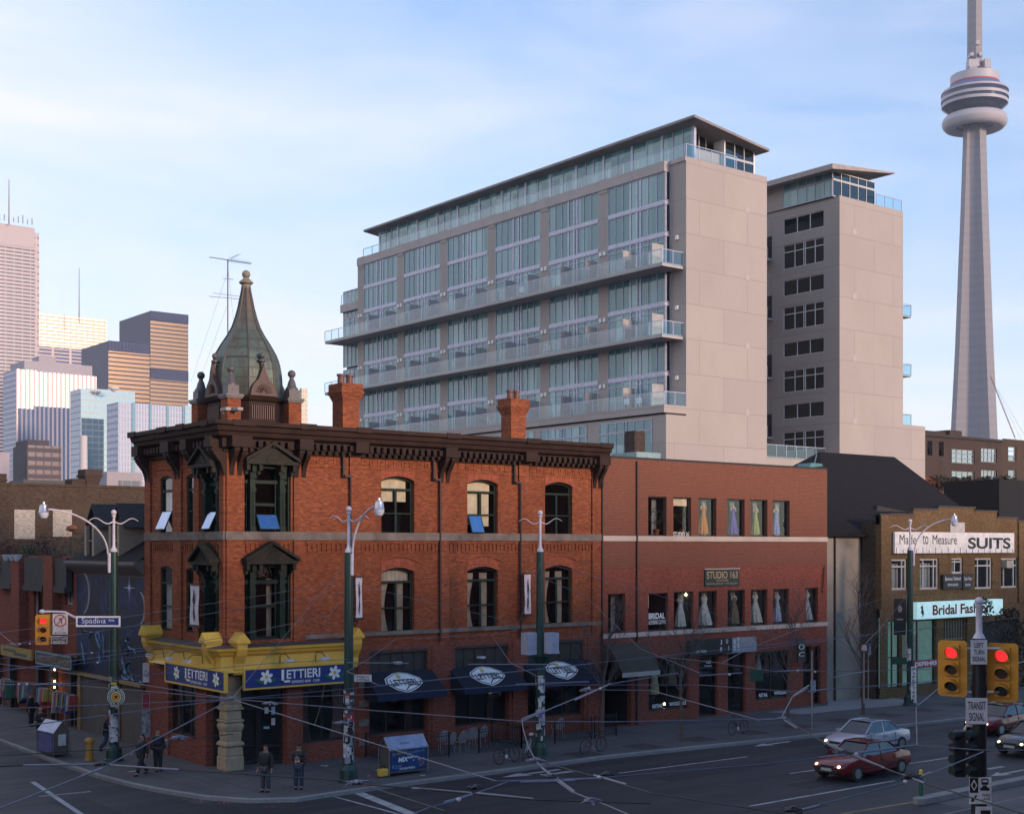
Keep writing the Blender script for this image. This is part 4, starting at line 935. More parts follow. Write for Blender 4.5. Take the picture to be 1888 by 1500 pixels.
for (pa, pb, zt) in ((1622, 1641, 11.15), (1641, 1684, 11.2), (1684, 1730, 11.55), (1730, 1797, 11.75), (1797, 1838, 11.55), (1838, 1876, 11.15), (1876, 1950, 10.95)): b.box(T.u(pa), T.u(pb), -.3, .0, 10.6, zt)
b.box(t0, T.u(1641), -.3, .12, 5.5, 11.15); b.box(T.u(1876), t1, 0, .12, 5.5, 10.9)
for z in (6.3, 6.9, 7.5, 8.1, 10.1):
    x_ = T.u(1641)
    for h in [q for q in hw if q[2] < z + .1 and q[3] > z - .02] + [(t1, t1)]: b.box(x_, h[0] - .02, 0, .05, z, z + .08); x_ = h[1] + .02
b.done('wall', brick_tan, tb)
b = B()
for (pa, pb, zt) in ((1622, 1641, 11.15), (1641, 1684, 11.2), (1684, 1730, 11.55), (1730, 1797, 11.75), (1797, 1838, 11.55), (1838, 1876, 11.15), (1876, 1950, 10.95)): b.box(T.u(pa) - .04, T.u(pb) + .04, Yt - .06, Yt + .36, zt + .002, zt + .1)
b.done('coping', mat('dark_coping', (.05, .04, .04)), tb)
b = B(); b.box(t0, t0 + .3, Yt + .302, .45, 0, 10.8); b.box(t0 + .3, t1, Yt + 1.6, 14, 0, 10.3)
for z in (6.3, 6.9, 7.5, 8.1, 8.7, 9.3, 9.9): b.box(t0 - .05, t0, Yt + .3, .4, z, z + .08)
b.done('wall', brick_brown, tb)
b = B(T)
for h in hw: room(b, h[0] + .4, h[1] - .4, h[2], h[3], -.32, 1.2)
b.done('interior', dark_in, tb)
whf = mat('weathered_white_frame', (.5, .48, .45), .7)
for i, h in enumerate(hw):
    o = window(T, tb, *h, -.1, 0, mull=[.22, .78] if i != 2 else [.35], bars=[.75], fm=whf, t=.12)
    if i < 3: drape(T, h[0] + .25, h[1] - .25, h[2] + .1, h[3] - .3, -.5, gc, o)
b = B(T); u, z = T.uz(1862, 1045, .3); b.box(u - .45, u + .3, -.1, .35, z - .05, z + .45); b.done('air_conditioner', mat('ac_beige', (.4, .36, .3)), tb)
b = B(T); u, z = T.uz(1765, 980, .02); b.box(u - .8, u + .8, 0, .05, z - .1, z + .6); b.done('boarded_window', whf, tb)
# shop front: mint interior, its walls glow faintly in place of lamps
mint = mat('mint_shop_wall', (.3, .48, .44), .8, emit=(.35, .6, .55), es=.07)
b = B(T); 
for h in hg[:2]: room(b, h[0] + .5, h[1] - .5, h[2], h[3], -.35, 1.0)
b.done('lit_interior', mint, tb)
for h in hg[:2]: window(T, tb, *h, -.2, 0, mull=[.5], bars=[.45] if h is hg[0] else [], fm=frm, t=.08, name='shop_window')
b = B(T); h = hg[2]; b.box(h[0], h[1], -.3, -.2, h[2], h[3]); b.done('roller_grille', mat('grille_brown', (.05, .04, .03)), tb)
b = B(T); 
for i in range(15):
    z = h[2] + .2 + i * .2
    if z < h[3]: b.box(h[0] + .05, h[1] - .05, -.2, -.17, z, z + .07)
for i in range(9): u = h[0] + .1 + i * (h[1] - h[0] - .25) / 8; b.box(u, u + .05, -.168, -.15, h[2], h[3])
b.done('roller_grille', mat('grille_tan', (.28, .2, .12)), tb)
b = B(T); h = hg[3]; b.box(h[0], h[1], -.3, -.25, h[2], h[3]); b.done('interior', dark_in, tb)
for i in range(5):
    u = hg[1][0] + .9 + i * .42; o = T.P(u, -.8, 1.5)
    tt = thing('hanging_dress', ['long ivory dress on the rail of the mint lit shop, leftmost', 'second ivory dress on the mint shop rail', 'middle cream dress hanging on the mint shop rail', 'fourth cream dress on the mint shop rail', 'rightmost pale dress on the mint shop rail'][i], 'dress', o, 0, 'dresses hanging in the mint lit shop')
    b = B(); b.grid(16, 8, lambda a, c: (o[0] + (.22 - .12 * c) * math.cos(a * 6.283) * (1 + .2 * math.sin(a * 40)), o[1] + .15 * math.sin(a * 6.283), o[2] + 2.2 * c)); b.done('dress', mat('ivory_cloth', (.6, .56, .42), .8), tt, smooth=True, recalc=False)
    b = B(); b.tube([(o[0], o[1], o[2] + 2.2), (o[0], o[1], o[2] + 2.45)], .015, 4); b.done('hanger', steel_m, tt)
# its signs
t, u0, u1, z0, z1 = board(T, 'wall_sign', 'long white made to measure suits sign with tape-measure ticks along its lower edge', 1650, 1870, 981, 1019, .3, .15, mat('sign_white', (.78, .76, .74), .6))
W_, H_ = u1 - u0, z1 - z0
P = lambda f, g_: T.P(u0 + W_ * f, .306, z0 + H_ * g_)
for s_, f, w_ in (('Made', .035, .13), ('to', .215, .045), ('Measure', .295, .2)): text(s_, 'lettering', black_m, t, P(f, .42), (1, 0, 0), W_ * w_, H_ * .45)
text('SUITS', 'lettering', black_m, t, P(.59, .2), (1, 0, 0), W_ * .375, H_ * .56, bold=.03)
b = B(T)
for i in range(20): f = .01 + i * .0513; b.box(u0 + W_ * f, u0 + W_ * f + .05, .3, .306, z0, z0 + H_ * (.28 if i % 2 == 0 else .17))
b.done('tick_marks', black_m, t)
t, u0, u1, z0, z1 = board(T, 'shop_sign', 'glowing mint white bridal shop sign box with dark red serif letters', 1691, 1849, 1107, 1137, 1.0, .5, mat('lit_sign_mint', (.6, .85, .85), emit=(.5, .85, .85), es=.2))
W_, H_ = u1 - u0, z1 - z0
text('Bridal Fashion', 'lettering', mat('sign_dark_red', (.18, .015, .02)), t, T.P(u0 + W_ * .17, 1.006, z0 + H_ * .2), (1, 0, 0), W_ * .68, H_ * .62, bold=.03)
b = B(T); b.prism([(u0 + W_ * x, z0 + H_ * y) for x, y in ((.055, .1), (.075, .3), (.07, .5), (.065, .6), (.06, .85), (.035, .7), (.05, .6), (.04, .4), (.058, .25))], 1, 1.0, 1.006); b.done('emblem', black_m, t)
for i, (pa, pb, lb, tx) in enumerate(((1739.5, 1774, 'black shop sign with white writing and the number 593-0342', ('Business Tailored', '593-0342')), (1776, 1793, 'narrow black sign with white writing right of the telephone number sign', ('Tailor Wear', '593-0342')))):
    t, u0, u1, z0, z1 = board(T, 'wall_sign', lb, pa, pb, 1058, 1085, .25, .1, black_m); W_, H_ = u1 - u0, z1 - z0
    text(tx[0], 'lettering', white_m, t, T.P(u0 + W_ * .08, .256, z0 + H_ * .58), (1, 0, 0), W_ * .84, H_ * .24, shear=.2); text(tx[1], 'lettering', white_m, t, T.P(u0 + W_ * .22, .256, z0 + H_ * .2), (1, 0, 0), W_ * .56, H_ * .16)
t, u0, u1, z0, z1 = board(T, 'shop_sign', 'small red sign with white block letters below the mint lit shop sign', 1685, 1729, 1216, 1230, 1.2, .15, mat('sign_red', (.4, .03, .04)))
text('DEFEHRS', 'lettering', white_m, t, T.P(u0 + .1, 1.206, z0 + .12), (1, 0, 0), (u1 - u0) - .2, (z1 - z0) - .2, bold=.04)
# ================================================================ dark warehouses behind on the right
wh = thing('warehouse', 'dark brown brick warehouse with wide industrial windows below the concrete tower', 'building', (150, 70, 0))
Y6 = 60.; W6 = Fr('S', Y6); u = W6.u
ww = [(1755, 1797, 828, 854), (1809, 1838, 826, 852), (1755, 1797, 868, 888), (1809, 1838, 866, 884), (1859, 1874, 823, 850), (1859, 1874, 866, 885)]
hh = [(u(a), u(c), W6.z((a + c) / 2, bo), W6.z((a + c) / 2, t_)) for a, c, t_, bo in ww]
b = B(W6); wall(b, u(1755) - 1.5, u(1848), 0, W6.z(1800, 811), hh[:4], .4); b.box(u(1757), u(1779), -12, -.5, 20, W6.z(1770, 793)); b.done('wall', brick_dark, wh)
b = B(W6); wall(b, u(1848), u(1930), 0, W6.z(1860, 809), hh[4:], .4); b.done('wall', brick_brown, wh)
b = B(W6); wall(b, u(1700), u(1755) - 1.5, 0, W6.z(1730, 795), [(u(1710), u(1719), 22, 24), (u(1731), u(1740), 22, 24)], .4); b.done('wall', brick_dark, wh)
b = B(W6); b.box(u(1700), u(1930), -14, -1.2, 0, 23); b.done('interior', dark_in, wh)
for h in hh: window(W6, wh, *h, -.2, 0, mull=[.25, .5, .75] if h[1] - h[0] > 3 else [], bars=[.35, .7], fm=mat('grey_frame', (.25, .25, .27)), t=.14, gm=glass('sky_glass', base=.35))
b = B(W6); b.box(u(1700), u(1848), -.5, .3, W6.z(1800, 811) - .02, W6.z(1800, 811) + .35); b.done('parapet', roof_dark, wh)
rd = thing('brick_building', 'low red brick back building with ivy trailing over its top edge', 'building', (120, 40, 0))
Y5 = 40.; W5 = Fr('S', Y5); u = W5.u
hh = [(u(a), u(a + 10), W5.z(a, 925), W5.z(a, 898)) for a in (1740, 1765, 1787, 1807, 1832)]
b = B(W5); wall(b, u(1700), u(1960), 0, W5.z(1790, 884), hh, .3); b.done('wall', brick_mid, rd)
b = B(W5); b.box(u(1700), u(1960), -8, -.8, 0, 16); b.done('interior', dark_in, rd)
for h in hh: window(W5, rd, *h, -.1, 0, bars=[.5], mull=[.5], fm=whf, t=.12)
blobs = [(u(1720 + i * 11), Y5 - .5, W5.z(1790, 888) + R.uniform(-.5, .3), R.uniform(.6, 1.1)) for i in range(14)] + [(u(1838), Y5 - .6, 15 - i * 1.2, 1.2) for i in range(3)]
b = B(); leafs(b, blobs, 2600, .22, R); tag(b.done('ivy', mat('ivy_leaf', (.03, .035, .018), .8, c2=(.05, .04, .02), sc=4), recalc=False), 'dark ivy hanging over the wall of the red back building', 'plant')
b = B(); X_, _ = onY(1866, 900, 20); b.box(X_ - 2.2, X_ + 6, 20, 26, 0, 15.6); tag(b.done('shed', mat('black_cladding', (.008, .008, .009), .9)), 'plain black clad block standing at the right edge before the brown warehouse', 'building')
# ================================================================ left: Queen Street row
QF = Fr('Q', XL)
mh = thing('mural_house', 'dark house with shingled mansard roof and two dormers above a star mural', 'house', (4, 12.5, 0))
m0, m1 = QE + .02, QF.u(142); ze = QF.z(190, 1040)
b = B(QF); b.box(m0, m1, -9, 0, 0, ze); b.done('wall', mat('ochre_render', (.14, .085, .04), .9), mh)
b = B(QF)
ep = [(0, ze - .5), (.5, ze - .1), (.6, ze + .02), (.6, ze + .15), (.1, ze + .2), (0, ze + .2)]
b.prism(ep, 0, m0 + .05, m1 + .3) if 0 else b.add([(m0 + .05, w_, z) for w_, z in ep] + [(m1 + .3, w_, z) for w_, z in ep], [tuple(range(6)), tuple(range(6, 12))] + [(i, (i + 1) % 6, 6 + (i + 1) % 6, 6 + i) for i in range(6)])
b.done('eave', mat('grey_timber', (.16, .14, .125), .8), mh)
zr = QF.z(200, 943, -2.2)
b = B(QF); rs = [(m0 + .1, .45, ze + .18), (m1 + .2, .45, ze + .18), (m1 - .3, -1.3, ze + 1.2), (m1 - 1.5, -2.2, zr), (m0 + .1, -2.2, zr), (m0 + .1, -1.3, ze + 1.2)]
b.add(rs + [(m0 + .1, -8, zr), (m1 - 1.5, -8, zr), (m1 + .2, -8, ze + .18)], [(0, 1, 2, 5), (5, 2, 3, 4), (4, 3, 7, 6), (1, 8, 7, 3, 2)]); b.done('roof', brick('dark_shingle', (.1, .1, .1), (.1, .1, .1), (.1, .1, .1)), mh)
for px in (188, 234):
    uc = QF.u(px, -.6); b = B(QF); zb, zt = QF.z(px, 1024, -.3), QF.z(px, 968, -.3)
    b.box(uc - .65, uc - .38, -1.6, .06, zb, zt); b.box(uc + .38, uc + .65, -1.6, .06, zb, zt); b.box(uc - .65, uc + .65, -.5, -.1, zb - .15, zb); b.box(uc - .4, uc + .4, -1.6, -.3, zt - .15, zt)
    b.box(uc - .4, uc + .4, -.09, -.04, (zb + zt) / 2 - .03, (zb + zt) / 2 + .03)
    do = b.done('dormer', mat('dormer_timber', (.34, .26, .19), .8), mh)
    b = B(QF); 
    for sg in (-1, 1): b.add([(uc + sg * .85, -.05, zt - .1), (uc, -.05, zt + .95), (uc, -.05, zt + 1.08), (uc + sg * .95, -.05, zt - .1), (uc + sg * .85, -2.4, zt - .1), (uc, -2.4, zt + .95), (uc, -2.4, zt + 1.08), (uc + sg * .95, -2.4, zt - .1)], [(0, 1, 2, 3), (0, 1, 5, 4), (3, 2, 6, 7), (4, 5, 6, 7)])
    b.prism([(uc - .8, zt - .05), (uc + .8, zt - .05), (uc, zt + .92)], 1, -.4, -.3); b.done('dormer_roof', roof_dark, do)
    b = B(QF); b.poly([(uc - .4, -.1, zb), (uc + .4, -.1, zb), (uc + .4, -.1, zt), (uc - .4, -.1, zt)]); b.done('glass', mat('dark_glass', (.012, .016, .02), .03, spec=.8), do)
# mural (painted on a board-flat wall): night sky with star, planets and generic graffiti strokes
mural_m = None
def mural_mat():
    m, nt, p, o = newmat('night_sky_mural'); n = nt.nodes.new; l = nt.links.new
    g = n('ShaderNodeNewGeometry'); z = n('ShaderNodeTexNoise'); z.inputs['Scale'].default_value = .8; z.inputs['Detail'].default_value = 7; z.inputs['Distortion'].default_value = 1.4; l(g.outputs['Position'], z.inputs[0])
    r = n('ShaderNodeValToRGB'); e = r.color_ramp.elements; e[0].position = .38; e[0].color = (.004, .006, .012, 1); e[1].position = .75; e[1].color = (.03, .01, .025, 1); k = e.new(.55); k.color = (.004, .012, .055, 1); k = e.new(.66); k.color = (.012, .03, .09, 1)
    l(z.outputs[0], r.inputs[0]); l(r.outputs[0], p.inputs[0]); p.inputs['Roughness'].default_value = .7; return m
t = thing('mural', 'large dark blue wall mural of a starry night sky with pale graffiti strokes', 'mural', (XL, 12.5, 3))
b = B(QF); mz0, mz1 = QF.z(200, 1237), ze - .55; b.box(m0 + .1, m1 - .05, 0, .04, 2.9, mz1); b.done('painted_wall', mural_mat(), t)
def fan_star(c_u, c_z, r, m):
    pts = []
    for k in range(16):
        a = k * math.pi / 8; rr = r if k % 4 == 0 else (r * .35 if k % 2 == 0 else r * .1); pts.append((c_u + rr * math.cos(a), .05, c_z + rr * math.sin(a)))
    b.poly(pts, m)
b = B(QF); fan_star(QF.u(240), QF.z(240, 1083), .75, 0)
for i in range(40): fan_star(R.uniform(m0 + .3, m1 - .3), R.uniform(5, mz1 - .2), R.uniform(.03, .09), 0)
for (px, py, r) in ((153, 1092, 1.1), (258, 1120, .8)):
    u_, z_ = QF.uz(px, py); P_ = [(u_ + r * math.cos(a), .05, z_ + r * math.sin(a)) for a in [math.pi * (.6 + .08 * i) for i in range(11)]] + [(u_ + .15 + r * .9 * math.cos(a), .05, z_ + r * .95 * math.sin(a)) for a in [math.pi * (1.4 - .08 * i) for i in range(11)]]
    b.poly(P_, 1)
RR = random.Random(3)
for i in range(26):
    u_ = RR.uniform(m0 + .5, m1 - .5); z_ = RR.uniform(3.1, 4.7); pts = []; a = RR.uniform(0, 6)
    for k in range(6): a += RR.uniform(-.9, .9); u_ += .22 * math.cos(a); z_ += .26 * math.sin(a); pts.append((min(max(u_, m0 + .2), m1 - .2), .05, min(max(z_, 3.0), 5.0)))
    b.tube(pts, [.03, .06, .07, .06, .05, .02], 4, 2 if i % 3 else 3)
b.done('painted_shapes', [mat('mural_white', (.45, .55, .75)), mat('mural_grey', (.2, .19, .2)), mat('mural_light_blue', (.09, .19, .3)), mat('mural_ink', (.01, .01, .015))], t)
b = B(QF); b.box(m0 + .2, m0 + 2.6, -.1, .05, 0, 2.85); b.box(m0 + 3.0, m1 - .3, -.1, .05, 0, 2.8); b.done('shop_front', mat('shop_grey', (.10, .085, .075), .8), mh)
b = B(QF); b.box(m1 - .75, m1 - .35, .05, .12, 0, 2.85); b.box(m0, m1, .06, .3, 2.8, 2.95); b.done('shop_trim', mat('ochre_trim', (.28, .17, .05)), mh)
# red brick building with roof terrace
lb = thing('brick_building', 'low red brick corner block with timber-screened roof terrace and street shops', 'building', (4, 24, 0))
l0, l1 = m1 + .02, 36.
zt = QF.z(100, 1024)
wl = [(1, 22, 1075, 1128, 0), (62, 90, 1080, 1150, 0), (120, 134, 1088, 1114, 0), (9, 12, 1073, 1115, 0)]
hl = []
for a, c, ta, bo, _ in wl[1:3] + [(21, 36, 1071, 1118, 0)]:
    uu = sorted((QF.u(a), QF.u(c))); hl.append((uu[0], uu[1], QF.z((a + c) / 2, bo), QF.z((a + c) / 2, ta)))
hl = [h for h in hl if h[0] > l0]
b = B(QF); wall(b, l0, l1, 3.6, zt, hl, .3); b.box(l0, l1, -9, -.4, 0, zt - .6)
for px in (44, 105): uu = QF.u(px); b.box(uu - .7, uu + .7, 0, .5, 3.6, zt)
b.box(l0, l1, -.05, .3, 3.3, 3.6)
b.done('wall', brick_mid, lb)
b = B(QF)
for i in range(3): a = QF.u([140, 98, 38][i]) + .3; c = QF.u([112, 55, 0][i]) - .3; b.box(a, c, .1, .4, zt - 1.6, zt - .1); b.box(a, c, .1, .5, zt - 1.9, zt - 1.6)
b.split('timber_screen', mat('dark_timber', (.045, .045, .042), .8), lb)
for h in hl: window(QF, lb, *h, -.15, 0, mull=[.5], fm=whf, t=.1)
b = B(QF); b.box(l0, l1, -1.2, -1.0, 0, 3.4); b.box(l0, l1, -1.2, 0, 3.3, 3.4); b.done('shop_interior', mat('warm_shop_interior', (.20, .11, .06), .8, emit=(1, .5, .2), es=.02), lb)  # warm glow put into the shop walls in place of indoor lamps
b = B(QF)
for px in (16, 68, 92, 128): uu = QF.u(px); b.box(uu - .2, uu + .2, -.3, 0, 0, 3.4)
b.split('shop_pier', mat('dark_pier', (.03, .025, .025)), lb)
bl = B(QF)
for i in range(5): u_, z_ = QF.uz(100.5, [1234, 1255, 1266, 1279, 1286][i], -.1); bl.ball(QF.P(u_, 0, z_), .001, 4) if 0 else None
for i in range(5):
    u_, z_ = QF.uz(100.5, [1234, 1255, 1266, 1279, 1286][i], -.1); b = B(); b.ball(QF.P(u_, -.1, z_), .055, 8)
    tag(b.done('lit_bulb', mat('lit_bulb', (1, 1, 1)), smooth=True), 'small glowing bulb in the column of lights beside the shop door', 'lamp', 'column of glowing bulbs by the shop door')
b = B(); u_, z_ = QF.uz(88, 1240, -.8); p_ = QF.P(u_, -.8, z_); b.lathe([(.05, .35), (.25, 0), (.22, 0), (.04, .33)], p_, 14); b.tube([(p_[0], p_[1], p_[2] + .3), (p_[0], p_[1], p_[2] + .9)], .012, 4)
tag(b.done('pendant_lamp', mat('lit_shade', (1, .6, .2), emit=(1, .45, .1), es=1.4), smooth=True), 'glowing orange pendant lamp inside the shop under the green sign', 'lamp')
def qboard(name, label, pa, pb, ya, yb, m, w=.7, th=.12):
    uu = sorted((QF.u(pa, w), QF.u(pb, w))); z1, z0 = QF.z((pa + pb) / 2, ya, w), QF.z((pa + pb) / 2, yb, w); t = thing(name, label, 'sign', QF.P(sum(uu) / 2, w, z0)); b = B(QF); b.box(uu[0], uu[1], w - th, w, z0, z1); b.done('board', m, t); return t, uu[0], uu[1], z0, z1
t, u0, u1, z0, z1 = qboard('shop_sign', 'yellow shop fascia sign with a green stepped stripe at the left edge', 1, 58, 1193, 1212, mat('sign_mustard', (.35, .22, .03)))
b = B(QF); W_ = u1 - u0; H_ = z1 - z0
b.box(u0 + W_ * .5, u0 + W_ * .9, .7, .71, z0 + H_ * .5, z0 + H_ * .75); b.box(u0 + W_ * .15, u0 + W_ * .55, .7, .712, z0 + H_ * .25, z0 + H_ * .5); b.done('painted_stripe', mat('stripe_green', (.03, .07, .06)), t)
t, u0, u1, z0, z1 = qboard('shop_sign', 'green shop sign with orange block capitals in a pale blue frame', 66, 132, 1204, 1229, mat('sign_green', (.02, .06, .05)))
b = B(QF)
for q in ((u0, u1, z0, z0 + .08), (u0, u1, z1 - .08, z1), (u0, u0 + .08, z0, z1), (u1 - .08, u1, z0, z1)): b.box(q[0], q[1], .68, .73, q[2], q[3])
b.done('rim', mat('frame_pale_blue', (.25, .32, .38)), t)
text('RED HOT SHOP', 'lettering', mat('letter_orange', (.35, .13, .04)), t, QF.P(u1 - .25, .71, z0 + .2), (0, -1, 0), u1 - u0 - .5, z1 - z0 - .4, bold=.02)
# terrace plants and pots
for i, (px, py, r, lb_) in enumerate(((20, 1018, .9, 'reddish leafy shrub at the left end of the roof terrace'), (50, 1012, .8, 'dark leafy shrub in a clay pot on the roof terrace'), (75, 1010, .9, 'tall russet shrub near the middle of the roof terrace'), (125, 1012, 1.3, 'pale green bushy tree on the roof terrace beside the mansard roof'), (8, 1042, .6, 'shrub with yellow flowers in the terrace window box'))):
    u_, z_ = QF.uz(px, py, -.6 if i < 4 else .1); o = QF.P(u_, -.8 if i < 4 else .3, z_ - r); t = thing('potted_shrub', lb_, 'plant', o, 0, 'plants on the brick roof terrace')
    b = B(); b.lathe([(.2, 0), (.28, .4), (.3, .42)], o, 10); b.done('pot', mat('terracotta_0.20', (.2, .07, .04)), t)
    b = B(); leafs(b, [(o[0] + R.uniform(-.4, .4) * r, o[1] + R.uniform(-.5, .5) * r, o[2] + r * R.uniform(.6, 1.5), r * .5) for _ in range(5)], 420, .07, R); b.done('foliage', mat(['leaf_russet', 'leaf_dark', 'leaf_russet', 'leaf_pale', 'leaf_yellow'][i], [(.10, .04, .03), (.04, .06, .03), (.1, .1, .1), (.09, .10, .06), (.25, .2, .03)][i], .7, sc=8), t, recalc=False)
for i, px in enumerate((13, 24, 33)):
    u_, z_ = QF.uz(px, 1027, .5); o = QF.P(u_, .5, z_ - .2); b = B(); b.lathe([(.15, 0), (.26, .3), (.28, .36), (.24, .36)], o, 12); tag(b.done('flower_pot', mat('pot_white', (.6, .62, .62)), smooth=True), 'small white hanging flower pot on the roof terrace edge', 'pot', 'white pots along the terrace edge')
# clothes racks and goods outside the shops
GC = [(.4, .05, .05), (.06, .1, .3), (.5, .4, .1), (.3, .3, .32), (.05, .2, .12), (.35, .12, .3), (.5, .45, .4), (.02, .02, .03)]; RR = random.Random(31)
for i, (px, lb) in enumerate(((128, 'clothes rack hung with dark and red garments nearest the mural house'), (112, 'clothes rack with bright mixed garments beside the column of bulbs'), (80, 'clothes rack under the green sign, left of the column of bulbs'), (45, 'clothes rack in front of the shop below the yellow sign'), (12, 'low clothes rack at the left picture edge'))):
    uu = QF.u(px, .3); t = thing('clothes_rack', lb, 'clothes rack', QF.P(uu, .3, 0), 0, 'clothes racks outside the side street shops')
    b = B(QF); b.tube([(uu - .7, .3, 0), (uu - .7, .3, 1.75), (uu + .7, .3, 1.75), (uu + .7, .3, 0)], .02, 5); b.done('rail', steel_m, t)
    for k in range(8):
        u_ = uu - .6 + k * .17; b = B(QF); h_ = RR.uniform(.6, 1.1); b.prism([(.08, 1.7), (.52, 1.7), (.58, 1.7 - h_), (.02, 1.7 - h_)], 0, u_ - .04, u_ + .05); b.done('garment', mat('garment_%d' % ((k * 3 + i) % 8), GC[(k * 3 + i) % 8], .9), t)
# brown brick gable wall with bricked-up windows
bw = thing('brick_building', 'tall brown brick party wall with two bricked-up pale window panels', 'building', (4, 34, 0))
Y3 = 30.; G = Fr('S', Y3); x0, x1 = G.u(-10), G.u(285)
b = B(G); b.box(x0, x1, -8, 0, 0, 12.9); b.box(x0, x1, -.3, .08, 12.9, 13.05); b.done('wall', brick_brown, bw)
for (a, c, ta, bo) in ((26, 64, 939, 993), (97, 132, 939, 989)):
    b = B(G); b.box(G.u(a), G.u(c), 0, .05, G.z(a, bo), G.z(a, ta)); b.done('bricked_up_window', brick('pale_block', (.42, .39, .34), (.38, .35, .3), (.32, .3, .26), bw=.5, rh=.25, st=.15), bw)
for (a, c, ta) in ((-6, 12, 872), (141, 158, 882), (165, 189, 864)): chimney(G.u(a), G.u(c), Y3 + .5, Y3 + 1.5, 12.9, G.z(a, ta) , [], bw, brick_dark)
b = B(); b.lathe([(.05, 0), (.3, .1), (.25, .3), (.1, .35)], G.P(G.u(131), .3, G.z(131, 978)), 10); b.done('wall_lamp', mat('terracotta_0.20', (.1, .1, .1)), bw)
lw = thing('low_roof', 'long low white-edged flat roof building behind the brown brick wall', 'building', (10, 60, 0))
Y7 = 70.; G7 = Fr('S', Y7)
b = B(G7); b.box(G7.u(-20), G7.u(165), -20, 0, 0, G7.z(80, 898)); b.box(G7.u(-20), G7.u(165), 0, .3, G7.z(80, 898), G7.z(80, 893)); b.done('roof_edge', mat('white_roof_edge', (.6, .55, .52)), lw)
b = B(G7); b.box(G7.u(50), G7.u(140), -5, -1, 10, G7.z(90, 884)); b.done('plant_screen', mat('dark_screen', (.03, .035, .04)), lw)
# ================================================================ the concrete and glass apartment slab
panel = brick('cast_concrete_panels', (.39, .35, .325), (.36, .325, .305), (.28, .25, .235), bw=6.1, rh=3.0, ms=.035, stain=(.58, .57, .56), st=.45, nsc=.25, bump=.2, fv=.035)
fascia_c = mat('concrete_fascia', (.42, .38, .37), .8, c2=(.36, .32, .31), sc=.8)
alu = mat('aluminium_frame', (.52, .52, .64), .45, .2)
def condoglass():
    m, nt, p, o = newmat('teal_apartment_glass'); n = nt.nodes.new; l = nt.links.new
    g = n('ShaderNodeNewGeometry'); s = n('ShaderNodeSeparateXYZ'); l(g.outputs['Position'], s.inputs[0])
    def snap(i, q):
        a = n('ShaderNodeMath'); a.operation = 'MULTIPLY'; a.inputs[1].default_value = 1 / q; l(s.outputs[i], a.inputs[0])
        f = n('ShaderNodeMath'); f.operation = 'FLOOR'; l(a.outputs[0], f.inputs[0]); return f
    c = n('ShaderNodeCombineXYZ'); l(snap(1, .93).outputs[0], c.inputs[0]); l(snap(2, 3.02).outputs[0], c.inputs[1])
    w = n('ShaderNodeTexWhiteNoise'); l(c.outputs[0], w.inputs[0])
    r = n('ShaderNodeValToRGB'); e = r.color_ramp.elements; e[0].position = 0; e[0].color = (.10, .26, .29, 1); e[1].position = 1; e[1].color = (.34, .58, .58, 1); k = e.new(.5); k.color = (.17, .36, .39, 1); r.color_ramp.interpolation = 'CONSTANT'; k = e.new(.8); k.color = (.26, .48, .49, 1)
    l(w.outputs[0], r.inputs[0])
    # curtains hang behind the panes: fine vertical folds
    wv = n('ShaderNodeTexWave'); wv.wave_type = 'BANDS'; wv.bands_direction = 'Y'; wv.inputs['Scale'].default_value = 1.9; wv.inputs['Distortion'].default_value = 1.5; l(g.outputs['Position'], wv.inputs[0])
    x = n('ShaderNodeMixRGB'); x.blend_type = 'MULTIPLY'; x.inputs[0].default_value = .35; l(r.outputs[0], x.inputs[1]); l(wv.outputs[0], x.inputs[2]); l(x.outputs[0], p.inputs[0])
    p.inputs['Roughness'].default_value = .04; p.inputs['Specular IOR Level'].default_value = .8; return m
teal = condoglass(); rail_g = glass('balcony_glass', (.72, .88, .92), .04, .05); dkg = mat('dark_glass', (.012, .016, .02), .03, spec=.8)
CXF, CYF = 57.09, 29.73
CQ = Fr('Q', CXF); CS = Fr('S', CYF)
co = thing('apartment_building', 'long concrete and teal glass apartment block with three rows of glass-railed balconies', 'building', (62, 50, 0))
xe = onY(1414, 325, CYF)[0]
GW = .52                                # the glazed front stands this far out from the end strip
yF = CQ.u(660, GW)                      # far end of the six tall bays
yN = CQ.u(1227, GW)
b = B(); b.box(CXF, xe, CYF, yF, 0, 42.55); b.box(CXF + .3, xe - .3, yF, CQ.u(628, GW), 0, 36.9); b.done('wall', panel, co)
xw = onY(1228, 860, CYF)[0]
b = B(); b.box(xw, CXF, CYF, yF, 0, 20.4); b.done('podium_wall', panel, co)
# small blind squares cast in the end wall
b = B(CS)
for zz in (38.9, 32.9, 26.8, 20.9): u = CS.u(1378, 0); b.box(u - .25, u + .25, 0, .02, zz, zz + .5); 
b.split('cast_square', fascia_c, co)
bays = [(1122, 1227), (1013, 1104), (914.6, 997), (826, 900), (745.5, 812.4), (671.6, 733)]
BY = [(CQ.u(c, GW), CQ.u(a, GW)) for a, c in bays]        # near, far
pil = B(CQ); 
for i in range(len(BY)):
    a = BY[i][1]; c = BY[i + 1][0] if i + 1 < len(BY) else yF
    pil.box(a, c, 0, GW + .04, 20.4, 42.6)
    pil.box(a + .1, c - .1, GW + .04, GW + .1, 41.3, 42.2)
pil.split('pilaster', panel, co)
b = B(CQ); b.box(yN - .02, yF, 0, GW + .16, 41.62, 42.5); b.box(CYF, yN, 0, .1, 42.2, 42.56); b.done('parapet_beam', fascia_c, co)
MU = [.0, .128, .265, .40, .515, .575, .71, .855, 1.0]
TH = [.05, .05, .05, .20, .20, .20, .05, .05, .05]
